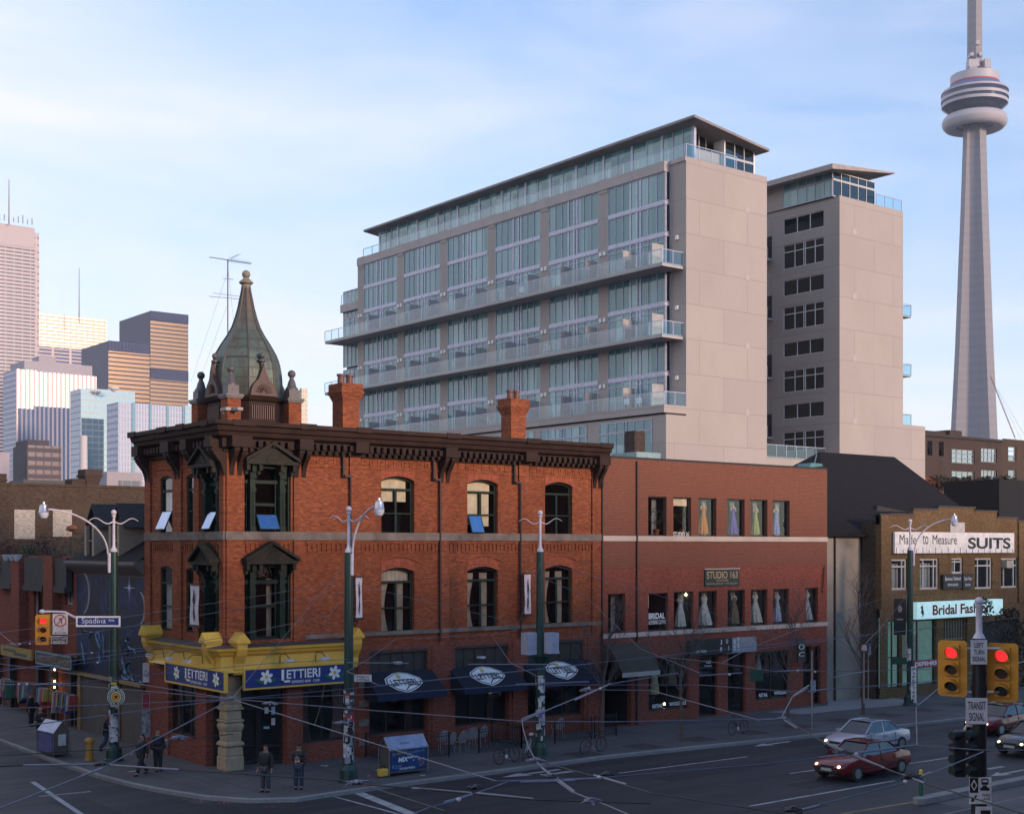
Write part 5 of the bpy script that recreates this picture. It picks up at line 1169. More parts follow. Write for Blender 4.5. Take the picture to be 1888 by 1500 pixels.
def row(fr, a, c, z0, z1, w, par, door=False, nm='window', gm=None, mu=None, frame=None):
    b = B(fr); W_ = c - a; mu_ = mu or MU
    for k, f in enumerate(mu_):
        f2 = 1 - f if not mu else f; u = a + W_ * f2; t = .05 if mu else (.18 if abs(f - .42) < .03 or abs(f - .545) < .04 else .055); b.box(max(a, u - t / 2), min(c, u + t / 2), w - .05, w + .05, z0, z1)
    b.box(a, c, w - .05, w + .04, z0 - .0, z0 + .06); b.box(a, c, w - .05, w + .04, z1 - .06, z1)
    if door: b.box(a, c, w - .04, w + .045, z1 - .48, z1 - .42)
    o = b.done(nm, frame or alu, par)
    g = B(fr); g.poly([(a, w - .02, z0), (c, w - .02, z0), (c, w - .02, z1), (a, w - .02, z1)]); g.done('pane', gm or teal, o); return o
def spandrel(bb, a, c, z0, z1, w): bb.box(a, c, w - .06, w + .09, z0, z1)
LV = [33.3, 27.28, 21.26]
sp = B(CQ)
for i, (a, c) in enumerate(BY):
    for j, zf in enumerate(LV):
        row(CQ, a, c, zf, zf + 2.75, GW, co, True, 'terrace_door'); spandrel(sp, a, c, zf + 2.75, zf + 3.08, GW)
        if j == 0:
            row(CQ, a, c, zf + 3.08, zf + 5.5, GW, co); spandrel(sp, a, c, zf + 5.5, zf + 5.82, GW); row(CQ, a, c, zf + 5.82, 41.6, GW, co)
        else: row(CQ, a, c, zf + 3.08, zf + 5.72, GW, co)
for (z0, z1) in ((36.05, 36.38), (38.8, 39.12), (30.03, 30.36), (24.0, 24.34)): sp.box(yN - .03, yN, -0.0, GW + .09, z0, z1)
sp.split('spandrel_band', alu, co)
# glazed return at the near end of the first bay
rt_ = Fr('S', yN)
for (z0, z1) in ((39.12, 41.6), (36.38, 38.8), (33.3, 36.05), (30.36, 33.0), (27.28, 30.03), (24.34, 27.0), (21.26, 24.0)):
    b = B(); b.box(CXF - GW, CXF - GW + .06, yN - .08, yN - .0, z0, z1); b.box(CXF - .06, CXF, yN - .08, yN, z0, z1); b.box(CXF - GW, CXF, yN - .08, yN, z0, z0 + .06); o = b.done('window', alu, co)
    g = B(); g.poly([(CXF - GW, yN - .04, z0), (CXF, yN - .04, z0), (CXF, yN - .04, z1), (CXF - GW, yN - .04, z1)]); g.done('pane', dkg, o)
# lower corner block at the far end
ya, yb_ = yF, CQ.u(628, GW)
for j, zf in enumerate(LV): row(CQ, ya + .3, yb_, zf, zf + 2.75, GW - .4, co, True, 'terrace_door', mu=[0, .33, .6, 1]); row(CQ, ya + .3, yb_, zf + 3.05, zf + (5.7 if j else 6.0) - (2.8 if j == 0 else 0) * 0, GW - .4, co, mu=[0, .25, .5, .75, 1]) if (j or 1) else None
b = B(CQ); b.box(ya, yb_ + .1, 0, GW, 38.9, 39.8) if 0 else b.box(ya, yb_ + .1, -9, GW, 39.1 - 2.3, 39.1 - 1.4); b.box(ya, yb_, -.3, GW - .35, 36.05, 36.38); b.done('parapet_beam', fascia_c, co)
# balcony slabs with glass railings and screens
BW = 2.55; yb0 = CQ.u(1260, 0); yb1 = CQ.u(599, BW)
def railing(fr, par, a, c, w, z, h=1.05, step=1.5, horiz=True, name='glass_railing'):
    b = B(fr); n = max(1, int(abs(c - a) / step))
    for k in range(n + 1): u = a + (c - a) * k / n; b.box(u - .025, u + .025, w - .03, w + .02, z, z + h)
    b.box(a, c, w - .03, w + .03, z + h, z + h + .05); o = b.done(name, alu, par)
    g = B(fr); g.poly([(a, w, z - .15), (c, w, z - .15), (c, w, z + h), (a, w, z + h)]); g.done('pane', rail_g, o)
for j, zf in enumerate(LV[:2]):
    b = B(CQ); b.box(yb0, yb1, 0, BW, zf - .34, zf - .02); so = b.done('balcony_slab', fascia_c, co)
    railing(CQ, so, yb0, yb1, BW + .02, zf, step=1.55)
    RS = Fr('S', yb0); railing(RS, so, CXF - BW, CXF, .02, zf, step=1.2)
b = B(CQ); b.box(CYF - .0, yF + 2, 0, BW + .1, 20.55, 21.22); so = b.done('terrace_slab', panel, co)
b = B(CQ); b.box(CYF + .05, yF + 2, -.1, BW - .3, 20.2, 20.52); b.done('soffit', roof_dark, co)
railing(CQ, so, CYF + .1, yF + 2, BW + .0, 21.26); railing(Fr('S', CYF + .1), so, CXF - BW, CXF, .02, 21.26, step=1.2)
scr = mat('frosted_screen', (.36, .36, .37), .5)
sb = B(CQ)
for j, zf in enumerate(LV):
    for i, (a, c) in enumerate(BY):
        for f in (.0, .52): u = a + (c - a) * f + (.15 if f == 0 else 0); sb.box(u - .03, u + .03, GW + .1, BW - .55, zf, zf + 1.95)
sb.split('balcony_divider', scr, co)
wl_ = B(CQ)
for j, zf in enumerate(LV):
    for i in range(len(BY)):
        a = BY[i][1]; c = BY[i + 1][0] if i + 1 < len(BY) else yF
        for f in (.32, .72): u = a + (c - a) * f; wl_.box(u - .13, u + .13, GW + .04, GW + .2, zf + 2.35, zf + 2.7)
    u = (CYF + yN) / 2; wl_.box(u - .15, u + .15, 0, .2, zf + 2.3, zf + 2.65)
wl_.split('wall_lamp', white_m, co)
# podium windows
PQ = Fr('Q', xw)
for (a, c) in ((1106, 1203), (997, 1082.5), (915, 985)):
    ya_, yc_ = PQ.u(c), PQ.u(a); row(PQ, ya_, yc_, 19.2, 20.15, .03, co, mu=[0, .16, .33, .47, .53, .68, .84, 1]); row(PQ, ya_, yc_, 15.6, 19.15, .03, co, mu=[0, .16, .33, .47, .53, .68, .84, 1])
# penthouse with the overhanging roof
Xg = onY(1279, 300, 31.2)[0]; Yg = 31.2; xr = onY(1389, 300, Yg)[0]; PG = Fr('Q', Xg); yfar = PG.u(700)
b = B(); b.box(Xg + .5, xr - .2, Yg + .5, yfar - .3, 42.55, 44.3); b.done('penthouse_wall', fascia_c, co)
xc, yc = Xg - 1.25, Yg - 1.3; zr0 = onY(1280, 211, yc)[1]; zr1 = onY(1419, 275, yc)[1]; ZT = zr0 - .3
n = 13; yy = [Yg + (yfar - Yg) * k / n for k in range(n + 1)]
for k in range(n): row(PG, yy[k] + .12, yy[k + 1] - .12, 42.6, ZT, 0, co, nm='penthouse_window', mu=[0, .5, 1] if k % 3 else [0, .33, .66, 1])
b = B(PG)
for k in range(n + 1): b.box(yy[k] - .12, yy[k] + .12, -.2, .06, 42.56, ZT)
b.split('penthouse_post', alu, co)
PE = Fr('S', Yg); xm = Xg + (xr - Xg) * .36
for (a, c, w_) in ((Xg + .1, xm, -1.2), (xm + 1.2, xr, 0)):
    for zz in ((42.6, 44.0), (44.05, ZT - (.1 if c < xr else .62))): row(PE, a, c, zz[0], zz[1], w_, co, nm='penthouse_window', mu=[0, .33, .66, 1], gm=dkg, frame=white_m)
b = B(PE); b.box(Xg - .05, Xg + .1, -.15, .05, 42.5, ZT); b.box(xm + 1.1, xm + 1.2, -1.3, .0, 42.5, ZT - .2); b.box(xr, xr + .15, -6, .05, 42.5, ZT - .7); b.split('penthouse_post', white_m, co)
xr2 = onY(1419, 275, yc)[0]
yfr = Fr('Q', xc).u(670)
b = B()
V = []
for (x, z) in ((xc, zr0), (xr2, zr1)):
    for y in (yc, yfr): V += [(x, y, z), (x, y, z - .22)]
b.add(V, [(0, 2, 6, 4), (1, 3, 7, 5), (0, 1, 3, 2), (4, 5, 7, 6), (0, 1, 5, 4), (2, 3, 7, 6)]); b.done('roof_slab', mat('concrete_soffit', (.30, .27, .255), .9, c2=(.2, .18, .17), sc=.5), co)
b = B(); b.box(CXF - .1, CXF + .0, CYF, CYF + 1.6, 42.5, 42.6); b.done('coping', fascia_c, co) if 0 else None
railing(CQ, co, CYF + .3, yF - .2, GW - .1 - .5, 42.6, step=1.9); railing(CS, co, CXF + .1, xm + 1.2, -.1, 42.6, step=1.5)
railing(CQ, co, yF, yb_, GW - .1, 37.7 + .02, step=1.5)
# chairs on the terraces
def tchair(px, zf, label, m=white_m):
    y = CQ.u(px, 1.6); o = CQ.P(y, 1.6, zf); t = thing('terrace_chair', label, 'chair', o, R.uniform(0, 6), 'chairs on the glass-railed terraces', local=True)
    b = B(); b.box(-.25, .25, -.25, .25, .42, .46); b.done('seat', m, t); b = B(); b.box(-.25, .25, .22, .26, .46, .95); b.done('backrest', m, t)
    for sx in (-.22, .22):
        for sy in (-.22, .22): b = B(); b.box(sx - .02, sx + .02, sy - .02, sy + .02, 0, .42); b.done('leg', m, t)
tchair(1157, 21.26, 'white chair on the lowest terrace, leftmost of the pair near its right end'); tchair(1178, 21.26, 'white chair on the lowest terrace nearest its right corner'); tchair(905, 21.26, 'white folding chair on the lowest terrace left of the second chimney')
tchair(735, 33.3, 'pale chair on the top balcony near its left end', white_m); tchair(963, 33.3, 'white chair on the top balcony below the third window bay'); tchair(1008, 27.28, 'grey-white chair on the middle balcony beside the divider')
# ================================================================ second tower
t2 = thing('apartment_building', 'slender concrete tower right of the long block with a column of dark windows', 'building', (82, 36, 0))
x2 = onY(1548, 360, CYF)[0]; x3 = onY(1665, 388, CYF)[0]; x4 = onY(1706, 785, CYF)[0]
F2 = Fr('Q', x2); zt2 = onY(1548, 360, CYF)[1]
rows = [(396, 426), (445, 489.5), (511, 540), (561, 604), (627, 654), (679, 720), (742, 770), (794, 830)]
ya_, yb2 = F2.u(1518.6), F2.u(1444.2)
H = [(ya_, yb2, F2.z(1481, b_), F2.z(1481, a_)) for a_, b_ in rows]
b = B(F2); wall(b, CYF, 52, 0, zt2 - .02, H, .25); b.done('wall', panel, t2)
b = B(); b.poly([(x2, CYF, 0), (x3, CYF, 0), (x3, CYF, zt2), (x2, CYF, zt2)]); b.box(x3 - .02, x3, CYF + .01, 52, 0, zt2); b.box(x3, x4, CYF + .02, 50, 0, 21.4); b.poly([(x2, CYF, zt2), (x3, CYF, zt2), (x3, 52, zt2), (x2, 52, zt2)]); b.done('wall', panel, t2)
b = B(F2)
for i, h in enumerate(H): b.box(h[0] - .1, h[1] + .1, -1.5, -1.4, h[2] - .2, h[3] + .2)
b.done('interior', dark_in, t2)
for i, h in enumerate(H):
    if i % 2 == 0: row(F2, *h, -.12, t2, mu=[0, .34, .66, 1], gm=dkg, frame=white_m)
    else:
        o = row(F2, *h, -.12, t2, mu=[0, .22, .46, .5, .72, 1], gm=dkg, frame=white_m); q = B(F2); q.box(h[0], h[1], -.14, -.07, h[3] - .75, h[3] - .68); q.done('bar', white_m, o)
sq = B(CS)
for zz in (39.2, 33, 27, 21): u = CS.u(1576); sq.box(u - .3, u + .3, 0, .02, zz, zz + .55)
sq.split('cast_square', fascia_c, t2)
# penthouse of the second tower
Yp = CYF + .6; xp = onY(1535, 350, Yp)[0]; xq = onY(1612, 350, Yp)[0]; FP = Fr('Q', xp)
for (z0, z1) in ((zt2, zt2 + 1.6), (zt2 + 1.65, 45.0)):
    row(FP, Yp, FP.u(1444), z0, z1, 0, t2, nm='penthouse_window', mu=[0, .17, .35, .52, .7, 1]); row(Fr('S', Yp), xp, xq, z0, z1, 0, t2, nm='penthouse_window', mu=[0, .2, .4, .6, .8, 1], gm=dkg, frame=white_m)
b = B(); b.box(xp + .6, xq - .3, Yp + .6, 50, zt2, 44.9); b.box(xp + .1, xp + .5, FP.u(1444), 51, zt2, 44.9); b.done('penthouse_wall', panel, t2)
y_ = Yp - 1.2; xa, za = onY(1535, 301, y_); xb, zb = onY(1650, 318, y_)
b = B(); V = []
for (x, z) in ((xa, za), (xb, zb)):
    for y in (y_, 52): V += [(x, y, z), (x, y, z - (.5 if x == xa else .12))]
b.add(V, [(0, 2, 6, 4), (1, 3, 7, 5), (0, 1, 3, 2), (4, 5, 7, 6), (0, 1, 5, 4), (2, 3, 7, 6)]); b.done('roof_slab', mat('pale_soffit', (.38, .33, .31), .85), t2)
railing(CS, t2, x3 - 4.2, x3 - .1, -.1, zt2 + .02, step=1.3)
for z in (CH + (HY - 578) / FPX * 133, CH + (HY - 688) / FPX * 133, 21.45):
    b = B(); b.box(x3, x3 + 1.75, CYF + .3, CYF + 5, z - .2, z); o = b.done('balcony_slab', fascia_c, t2); railing(Fr('S', CYF + .3), o, x3, x3 + 1.75, .02, z, step=.9)
    g = Fr('Q', x3 + 1.75); railing(g, o, CYF + .3, CYF + 5, 0, z)
for k in range(4):
    z = CH + (HY - (456, 570, 683, 797)[k]) / FPX * 128; yk = F2.u(1426); b = B(F2); b.box(yk, yk + 4, 0, .9, z - .2, z); o = b.done('balcony_slab', fascia_c, t2); railing(F2, o, yk, yk + 4, .9, z, step=1)
    b = B(F2); b.box(yk + .2, yk + 3, .02, .06, z, z + 2.3); b.done('balcony_door', dkg, t2)
lk = B(); z = CH + (HY - 842) / FPX * 124; lk.box(xe + .05, x2 - .05, CYF + 1.5, 48, 0, z); o = tag(lk.done('link_block', panel), 'low concrete link between the two towers with a railed roof deck', 'building'); railing(Fr('S', CYF + 1.5), o, xe + .2, x2 - .2, 0, z, step=1.4)
# ================================================================ skyline
def towermat(name, wallc, glc, du, dz, fu, fz, rough=.15, metal=.9, wr=.8, off=0.):
    m, nt, p, o = newmat(name); n = nt.nodes.new; l = nt.links.new
    g = n('ShaderNodeNewGeometry'); s = n('ShaderNodeSeparateXYZ'); l(g.outputs['Position'], s.inputs[0])
    a = n('ShaderNodeMath'); a.operation = 'ADD'; l(s.outputs[0], a.inputs[0]); l(s.outputs[1], a.inputs[1])
    def band(src, d, f, off_=0.):
        q = n('ShaderNodeMath'); q.operation = 'MULTIPLY_ADD'; q.inputs[1].default_value = 1 / d; q.inputs[2].default_value = off_; l(src, q.inputs[0]); r = n('ShaderNodeMath'); r.operation = 'FRACT'; l(q.outputs[0], r.inputs[0])
        c = n('ShaderNodeMath'); c.operation = 'LESS_THAN'; c.inputs[1].default_value = f; l(r.outputs[0], c.inputs[0]); return c
    k = n('ShaderNodeMath'); k.operation = 'MULTIPLY'; l(band(a.outputs[0], du, fu, off).outputs[0], k.inputs[0]); l(band(s.outputs[2], dz, fz).outputs[0], k.inputs[1])
    x = n('ShaderNodeMixRGB'); x.inputs[1].default_value = c4(wallc); x.inputs[2].default_value = c4(glc); l(k.outputs[0], x.inputs[0]); l(x.outputs[0], p.inputs[0])
    for nm, lo, hi in (('Roughness', wr, rough), ('Metallic', 0, metal)):
        r = n('ShaderNodeMapRange'); r.inputs[3].default_value = lo; r.inputs[4].default_value = hi; l(k.outputs[0], r.inputs[0]); l(r.outputs[0], p.inputs[nm])
    return m
def tower(name, label, pl, pc, pr_, yt, d, ml, mr_, z0=0, depth=None):
    P = atd(pc, yt, d); x, y, z = P; yl = onX(pl, yt, x)[0]; xr_ = onY(pr_, yt, y)[0]
    t = thing(name, label, 'building', (x, y, 0)); b = B(); b.box(x, xr_, y, yl, z0, z)
    # face 2 of box(): -X side ; -Y side
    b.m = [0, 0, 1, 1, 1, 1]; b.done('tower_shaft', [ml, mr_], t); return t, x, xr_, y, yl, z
FCP = towermat('white_marble_tower', (.62, .52, .50), (.05, .05, .065), 9, 4.0, .92, .45, metal=0)
t, x0, x1, y0, y1, z = tower('office_tower', 'tall white marble office tower with thin window bands at the left edge', -60, -30, 64, 408, 1450, FCP, FCP)
FCP2 = towermat('marble_corner', (.62, .52, .50), (.2, .18, .18), 4, 8, .5, .3, metal=0)
b = B(); b.box(x1, x1 + 7, y0 + 6, y1, 0, z - 3); b.done('corner_setback', FCP2, t); b = B(); b.box(x0, x1 - .5, y0 - .8, y0, z - 22, z + .5); b.done('parapet', mat('marble', (.62, .52, .5), .7), t)
X, Y, Z = atd(25, 400, 1450); b = B(); b.tube([(X, Y + 15, Z - 5), (X, Y + 15, Z + 44)], [1.0, .5], 5)
for k in range(8): b.box(X - 12 + k * 5, X - 11 + k * 5, Y + 10, Y + 11, Z - 3, Z + 2 + (k % 3) * 2)
b.done('antenna', mat('mast_grey', (.35, .33, .36)), t)
CR = towermat('cream_tower', (.75, .62, .45), (.66, .54, .38), 7, 4.2, .85, .55, metal=.9, rough=.2)  # sunset glow put into the cream wall and window tones
t, x0, x1, y0, y1, z = tower('office_tower', 'broad glowing cream office tower behind the white marble one', 20, 40, 196, 572, 1560, CR, CR)
CR2 = towermat('cream_tower_shaded', (.70, .55, .48), (.06, .08, .16), 21, 4.2, .86, .6, metal=.3)  # lower storeys: shade and dark reflections put into the colour
b = B(); b.box(x0 + 2, x1 - 1, y0 - .6, y0, 0, atd(100, 634, 1560)[2]); b.done('shaded_front', CR2, t)
X, Y, Z = atd(153, 585, 1560); b = B(); b.tube([(X, Y + 12, Z - 5), (X, Y + 12, Z + 60)], [.9, .4], 5); b.done('antenna', mat('mast_grey', (.35, .33, .36)), t)
TDl = mat('dark_navy_cladding', (.018, .025, .075), .5); TDr = towermat('sunset_window_tower', (.02, .022, .05), (.22, .15, .095), 1.55, 3.75, .84, .72, metal=.9, rough=.25)  # sunset reflection put into the right-face windows as gold
t, x0, x1, y0, y1, z = tower('office_tower', 'taller of the two dark navy towers with gold window grids', 220, 277, 347, 573, 1250, TDl, TDr)
TDm = towermat('dark_louvre', (.02, .025, .07), (.04, .045, .11), 3.1, 400, .5, 1, metal=0)
for (ya, yb) in ((573, 589), (680, 698)): b = B(); b.box(x0 - .3, x1, y0 - .6, y0, atd(300, yb, 1250)[2], atd(300, ya, 1250)[2] + .2); b.done('plant_floor', TDm, t)
t, x0, x1, y0, y1, z = tower('office_tower', 'lower of the two dark navy towers with gold window grids', 150, 200, 276, 628, 1150, TDl, TDr)
b = B(); b.box(x0 - .3, x1, y0 - .6, y0, atd(230, 646, 1150)[2], z + .2); b.done('plant_floor', TDm, t)
W1l = towermat('pale_side_shaded', (.42, .43, .50), (.36, .38, .46), 200, 3.6, 1, .3, metal=0); W1r = towermat('fluted_sunset_lit', (.66, .56, .52), (.55, .50, .45), 3.0, 300, .5, 1, metal=.8, rough=.2)  # cool shade put into the left face, sunset glow into the right
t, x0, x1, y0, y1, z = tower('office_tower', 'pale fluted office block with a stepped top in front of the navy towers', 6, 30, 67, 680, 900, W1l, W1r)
b = B(); xa = onY(79, 680, y0 - 6)[0]; b.box(x1 + .3, onY(180, 680, y0)[0], y0 + 2, y1, 0, z - .5); b.done('right_wing', W1r, t)
W1d = towermat('fluted_shaded', (.30, .30, .36), (.03, .045, .10), 3.0, 300, .55, 1, metal=.6)  # darker copy of the fluted front, shade put into its colour
b = B(); b.box(x0 + 1, x1 - 2, y0 - .5, y0, 0, atd(50, 752, 900)[2]); b.done('shaded_lower_front', W1d, t)
b = B(); b.box(x1 - 2, onY(180, 680, y0)[0] - 1, y0 - .5, y0 - .001, 0, atd(100, 746, 900)[2]); b.done('shaded_lower_front', W1d, t)
b = B(); X, Y, Z = atd(45, 664, 925); b.box(X, X + 48, Y, Y + 30, Z - 10, Z); b.box(X + 10, X + 22, Y, Y + 14, Z, Z + 4); b.done('roof_plant', mat('plant_grey', (.36, .33, .36)), t)
GGl = towermat('green_glass_shaded', (.36, .39, .44), (.24, .29, .36), 3.2, 3.6, .9, .8, metal=.7); GGr = towermat('green_glass_front', (.52, .54, .52), (.42, .46, .46), 4, 3.6, .93, .82, metal=.9, rough=.1)  # side glass darker and bluer than the front, shade put into its colour
t, x0, x1, y0, y1, z = tower('office_tower', 'green glass office block with a white dish on its roof', 130, 149, 164, 716, 800, GGl, GGr)
b = B(); b.box(x1 + .2, onY(254, 725, y0)[0], y0 + 4, y1, 0, z + 1); b.done('right_wing', GGr, t)
GD = towermat('green_glass_low_shade', (.12, .17, .2), (.03, .06, .10), 4, 3.6, .9, .8, metal=.7)  # darkened copy of the front glass for the shaded lower storeys
b = B(); b.box(x0 + .5, x1 + 9, y0 - .4, y0, 0, atd(160, 770, 800)[2]); b.done('shaded_lower_front', GD, t)
X, Y, Z = atd(212, 716, 800); b = B(); b.lathe([(.3, 0), (3, 2), (3.4, 3)], (X, Y + 2, Z - 2), 14); b.done('dish', white_m, t)
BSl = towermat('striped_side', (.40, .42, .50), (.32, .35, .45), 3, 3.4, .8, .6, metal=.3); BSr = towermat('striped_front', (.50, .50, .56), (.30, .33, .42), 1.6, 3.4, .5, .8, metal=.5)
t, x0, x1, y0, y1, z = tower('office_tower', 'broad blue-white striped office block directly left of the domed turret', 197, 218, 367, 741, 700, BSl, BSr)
for (pa, pb) in ((243, 249), (275, 279), (307, 311), (336, 346)):
    b = B(); b.box(onY(pa, 740, y0)[0], onY(pb, 740, y0)[0], y0 - .5, y0, 0, z + .3); b.done('glass_strip', mat('green_strip', (.25, .34, .38), .1, .8), t)
b = B(); b.box(onY(340, 740, y0)[0], x1 + 2, y0 - .8, y0 - .4 + .2, 0, z + .6); b.done('glass_front', GGr, t)
DBm = towermat('brown_bands', (.075, .06, .065), (.14, .10, .10), 3, 3.3, .85, .5, metal=.5)
t, x0, x1, y0, y1, z = tower('office_building', 'low dark brown banded block in front of the pale office towers', 24, 50, 113, 820, 500, mat('brown_cladding', (.06, .05, .055), .8), DBm)
b = B(); b.box(x0 + 1, x0 + 9, y0 + 2, y1, z, z + 2.2); b.done('roof_plant', mat('brown_cladding', (.1, .1, .1)), t)
t, x0, x1, y0, y1, z = tower('office_building', 'small pale grey block at the left edge of the skyline foot', -40, -20, 18, 832, 480, mat('pale_grey_wall', (.36, .33, .36), .8), mat('pale_grey_wall', (.1, .1, .1)))
X, Y, Z = atd(154, 803, 450); b = B(); b.lathe([(1.45, 0), (1.25, Z), (1.1, Z + .02)], (X, Y, 0), 16); tag(b.done('smokestack', mat('pale_stack', (.6, .55, .55), .7), smooth=True), 'pale round smokestack rising in front of the green glass block', 'smokestack')
t, x0, x1, y0, y1, z = tower('office_building', 'low flat grey building just left of the corner building parapet', 140, 197, 262, 869, 300, mat('grey_wall_shaded', (.30, .31, .36), .8), mat('grey_wall_lit', (.36, .32, .34), .8))  # one grey wall: cool shaded tone left, warm lit tone right
b = B(); b.box(onY(219, 880, y0)[0], x1 - .5, y0 - .3, y0, z - 4, z - 1.9); b.done('window_strip', towermat('strip_windows', (.2, .2, .22), (.12, .13, .15), 2, 40, .85, 1, metal=.2), t)
t, x0, x1, y0, y1, z = tower('office_tower', 'thin sliver of a cream striped tower right of the domed turret', 552, 556, 567, 715, 1200, CR, CR)
# ================================================================ communications tower
D = 1001.; TXX, TYY, _ = atd(1797, 1006, D)
def zz(py): return CH + (HY - py) / FPX * D
cn = thing('communications_tower', 'immense tapering concrete communications tower with a round observation pod', 'tower', (TXX, TYY, 0))
cm = towermat('pale_slipform_concrete', (.25, .245, .265), (.235, .23, .25), 500, 6.5, 1, .5, metal=0, rough=.8); prof = [(0, 26), (zz(900), 21.5), (zz(810), 16.8), (zz(640), 13.3), (zz(500), 11.1), (zz(400), 9.4), (zz(260), 7.5), (zz(215), 7.1)]
a0 = math.atan2(-FW[1], -FW[0])       # direction from the tower to the camera
b = B(); core = B(); pts = []
# three tapering legs around a hexagonal core
for z, r in prof: pts.append((z, r))
def section(r):
    P = []
    for k in range(3):
        a = a0 + rad(34) + k * 2 * math.pi / 3
        wdt = 3.2 + r * .09; hexr = 5.6 + r * .1
        for sg in (-1, 1): P.append((r * math.cos(a) - sg * wdt * math.sin(a), r * math.sin(a) + sg * wdt * math.cos(a)))
        for da in (rad(34), rad(86)): P.append((hexr * math.cos(a + da), hexr * math.sin(a + da)))
    return P
V = []; F = []; n_ = 12
for z, r in pts:
    for p in section(r): V.append((TXX + p[0], TYY + p[1], z))
for i in range(len(pts) - 1):
    for j in range(n_): F.append((i * n_ + j, i * n_ + (j + 1) % n_, (i + 1) * n_ + (j + 1) % n_, (i + 1) * n_ + j))
b.add(V, F); b.done('shaft', cm, cn)
zp = zz(260)
def pod(profile, m, nm, n=48, smooth=True): b = B(); b.lathe(profile, (TXX, TYY, 0), n); return b.done(nm, m, cn, smooth=smooth)
pw = mat('pod_white', (.46, .44, .47), .5); pdk = mat('pod_dark_glass', (.02, .03, .06), .15); pbl = mat('pod_blue_cone', (.12, .15, .30), .5)
# torus
mz = zz(226); b = B(); b.grid(48, 12, lambda a, c: (TXX + (18.3 + 5.3 * math.cos(c * 6.2832)) * math.cos(a * 6.2832), TYY + (18.3 + 5.3 * math.cos(c * 6.2832)) * math.sin(a * 6.2832), mz + 5.6 * math.sin(c * 6.2832))); b.done('radome_ring', pw, cn, smooth=True)
pod([(7, mz - 3), (15, mz - 2), (15, mz + 2)], pdk, 'ring_soffit')
z1 = zz(213)
pod([(16, z1), (23.6, z1 + 6.5)], pdk, 'window_band'); pod([(23.7, z1 + 6.5), (23.9, z1 + 7.6), (23.9, z1 + 8.6)], pw, 'white_band')
pod([(23.4, z1 + 8.6), (23.4, z1 + 10.8)], pdk, 'window_band'); pod([(24.2, z1 + 10.8), (24.2, z1 + 13)], pw, 'white_band'); pod([(23.8, z1 + 13), (23.6, z1 + 16)], pdk, 'window_band')
pod([(24.2, z1 + 16), (24, z1 + 17.6), (20, z1 + 18)], pw, 'white_band'); pod([(22.5, z1 + 17.9), (17.4, z1 + 22.6)], pbl, 'blue_cone'); pod([(17.6, z1 + 22.6), (17.6, z1 + 23.5)], mat('pod_red', (.5, .06, .06)), 'red_line'); pod([(17.5, z1 + 23.5), (17.5, z1 + 29.5), (8, z1 + 30)], pw, 'white_drum')
zt = z1 + 30
b = B(); R4 = lambda r, a, z: (TXX + r * math.cos(a), TYY + r * math.sin(a), z)
q = [a0 + rad(x) for x in (-75, -8, 60, 120, 180, 240)]
V = [R4(5.6, a, zt - 1) for a in q] + [R4(4.7, a, zz(-250)) for a in q]; b.add(V, [(i, (i + 1) % 6, 6 + (i + 1) % 6, 6 + i) for i in range(6)] + [tuple(range(6, 12))]); b.done('upper_shaft', cm, cn)
rx = Vector((RT[0], RT[1], 0)); fx = Vector((-FW[0], -FW[1], 0)); O = Vector((TXX, TYY, 0))
def obox(px0, px1, py0, py1, dep, nm, m):
    x0, x1 = (px0 - 1797) / FPX * D, (px1 - 1797) / FPX * D; z0_, z1_ = zz(py1), zz(py0); b = B(); P = []
    for f in (dep, dep - 7):
        for x in (x0, x1):
            for z in (z0_, z1_): v = O + rx * x + fx * f; P.append((v.x, v.y, z))
    b.add(P, [(0, 1, 3, 2), (4, 5, 7, 6), (0, 1, 5, 4), (2, 3, 7, 6), (0, 2, 6, 4), (1, 3, 7, 5)]); b.done(nm, m, cn)
for a in ((1780, 1799, 116, 129), (1809, 1820.5, 115, 131), ): obox(*a, 8, 'equipment_box', pw)
for a in ((1781, 1795, 129, 143), (1812, 1819, 131, 142)): obox(*a, 8, 'equipment_frame', mat('mast_grey', (.3, .3, .3)))
for a in ((1794, 1800, 81, 88), (1784, 1789.5, 103, 109), (1800, 1806, 102.5, 109)): obox(*a, 7, 'dish', pw)
# construction crane behind the tower foot
X, Y, Z = atd(1826, 695, 700); X2, Y2, Z2 = atd(1872, 810, 700); X3, Y3_, Z3 = atd(1895, 812, 700)
b = B(); A_ = Vector((X, Y, Z)); B_ = Vector((X2, Y2, Z2)); up = Vector((0, 0, 1.1)); n = 14
for o_ in (Vector((0, 0, 0)), up): b.tube([A_ + o_, B_ + o_], .14, 4)
for k in range(n): p = A_.lerp(B_, k / n); q_ = A_.lerp(B_, (k + 1) / n); b.tube([p, q_ + up], .1, 3); b.tube([p, p + up], .1, 3)
b.tube([A_, (X3, Y3_, Z3)], .06, 3); b.tube([A_, Vector((X3, Y3_, Z3)).lerp(B_, .5)], .05, 3)
tag(b.done('construction_crane', mat('crane_rust', (.25, .15, .15), .7)), 'thin reddish lattice crane boom leaning beside the tower foot', 'crane')
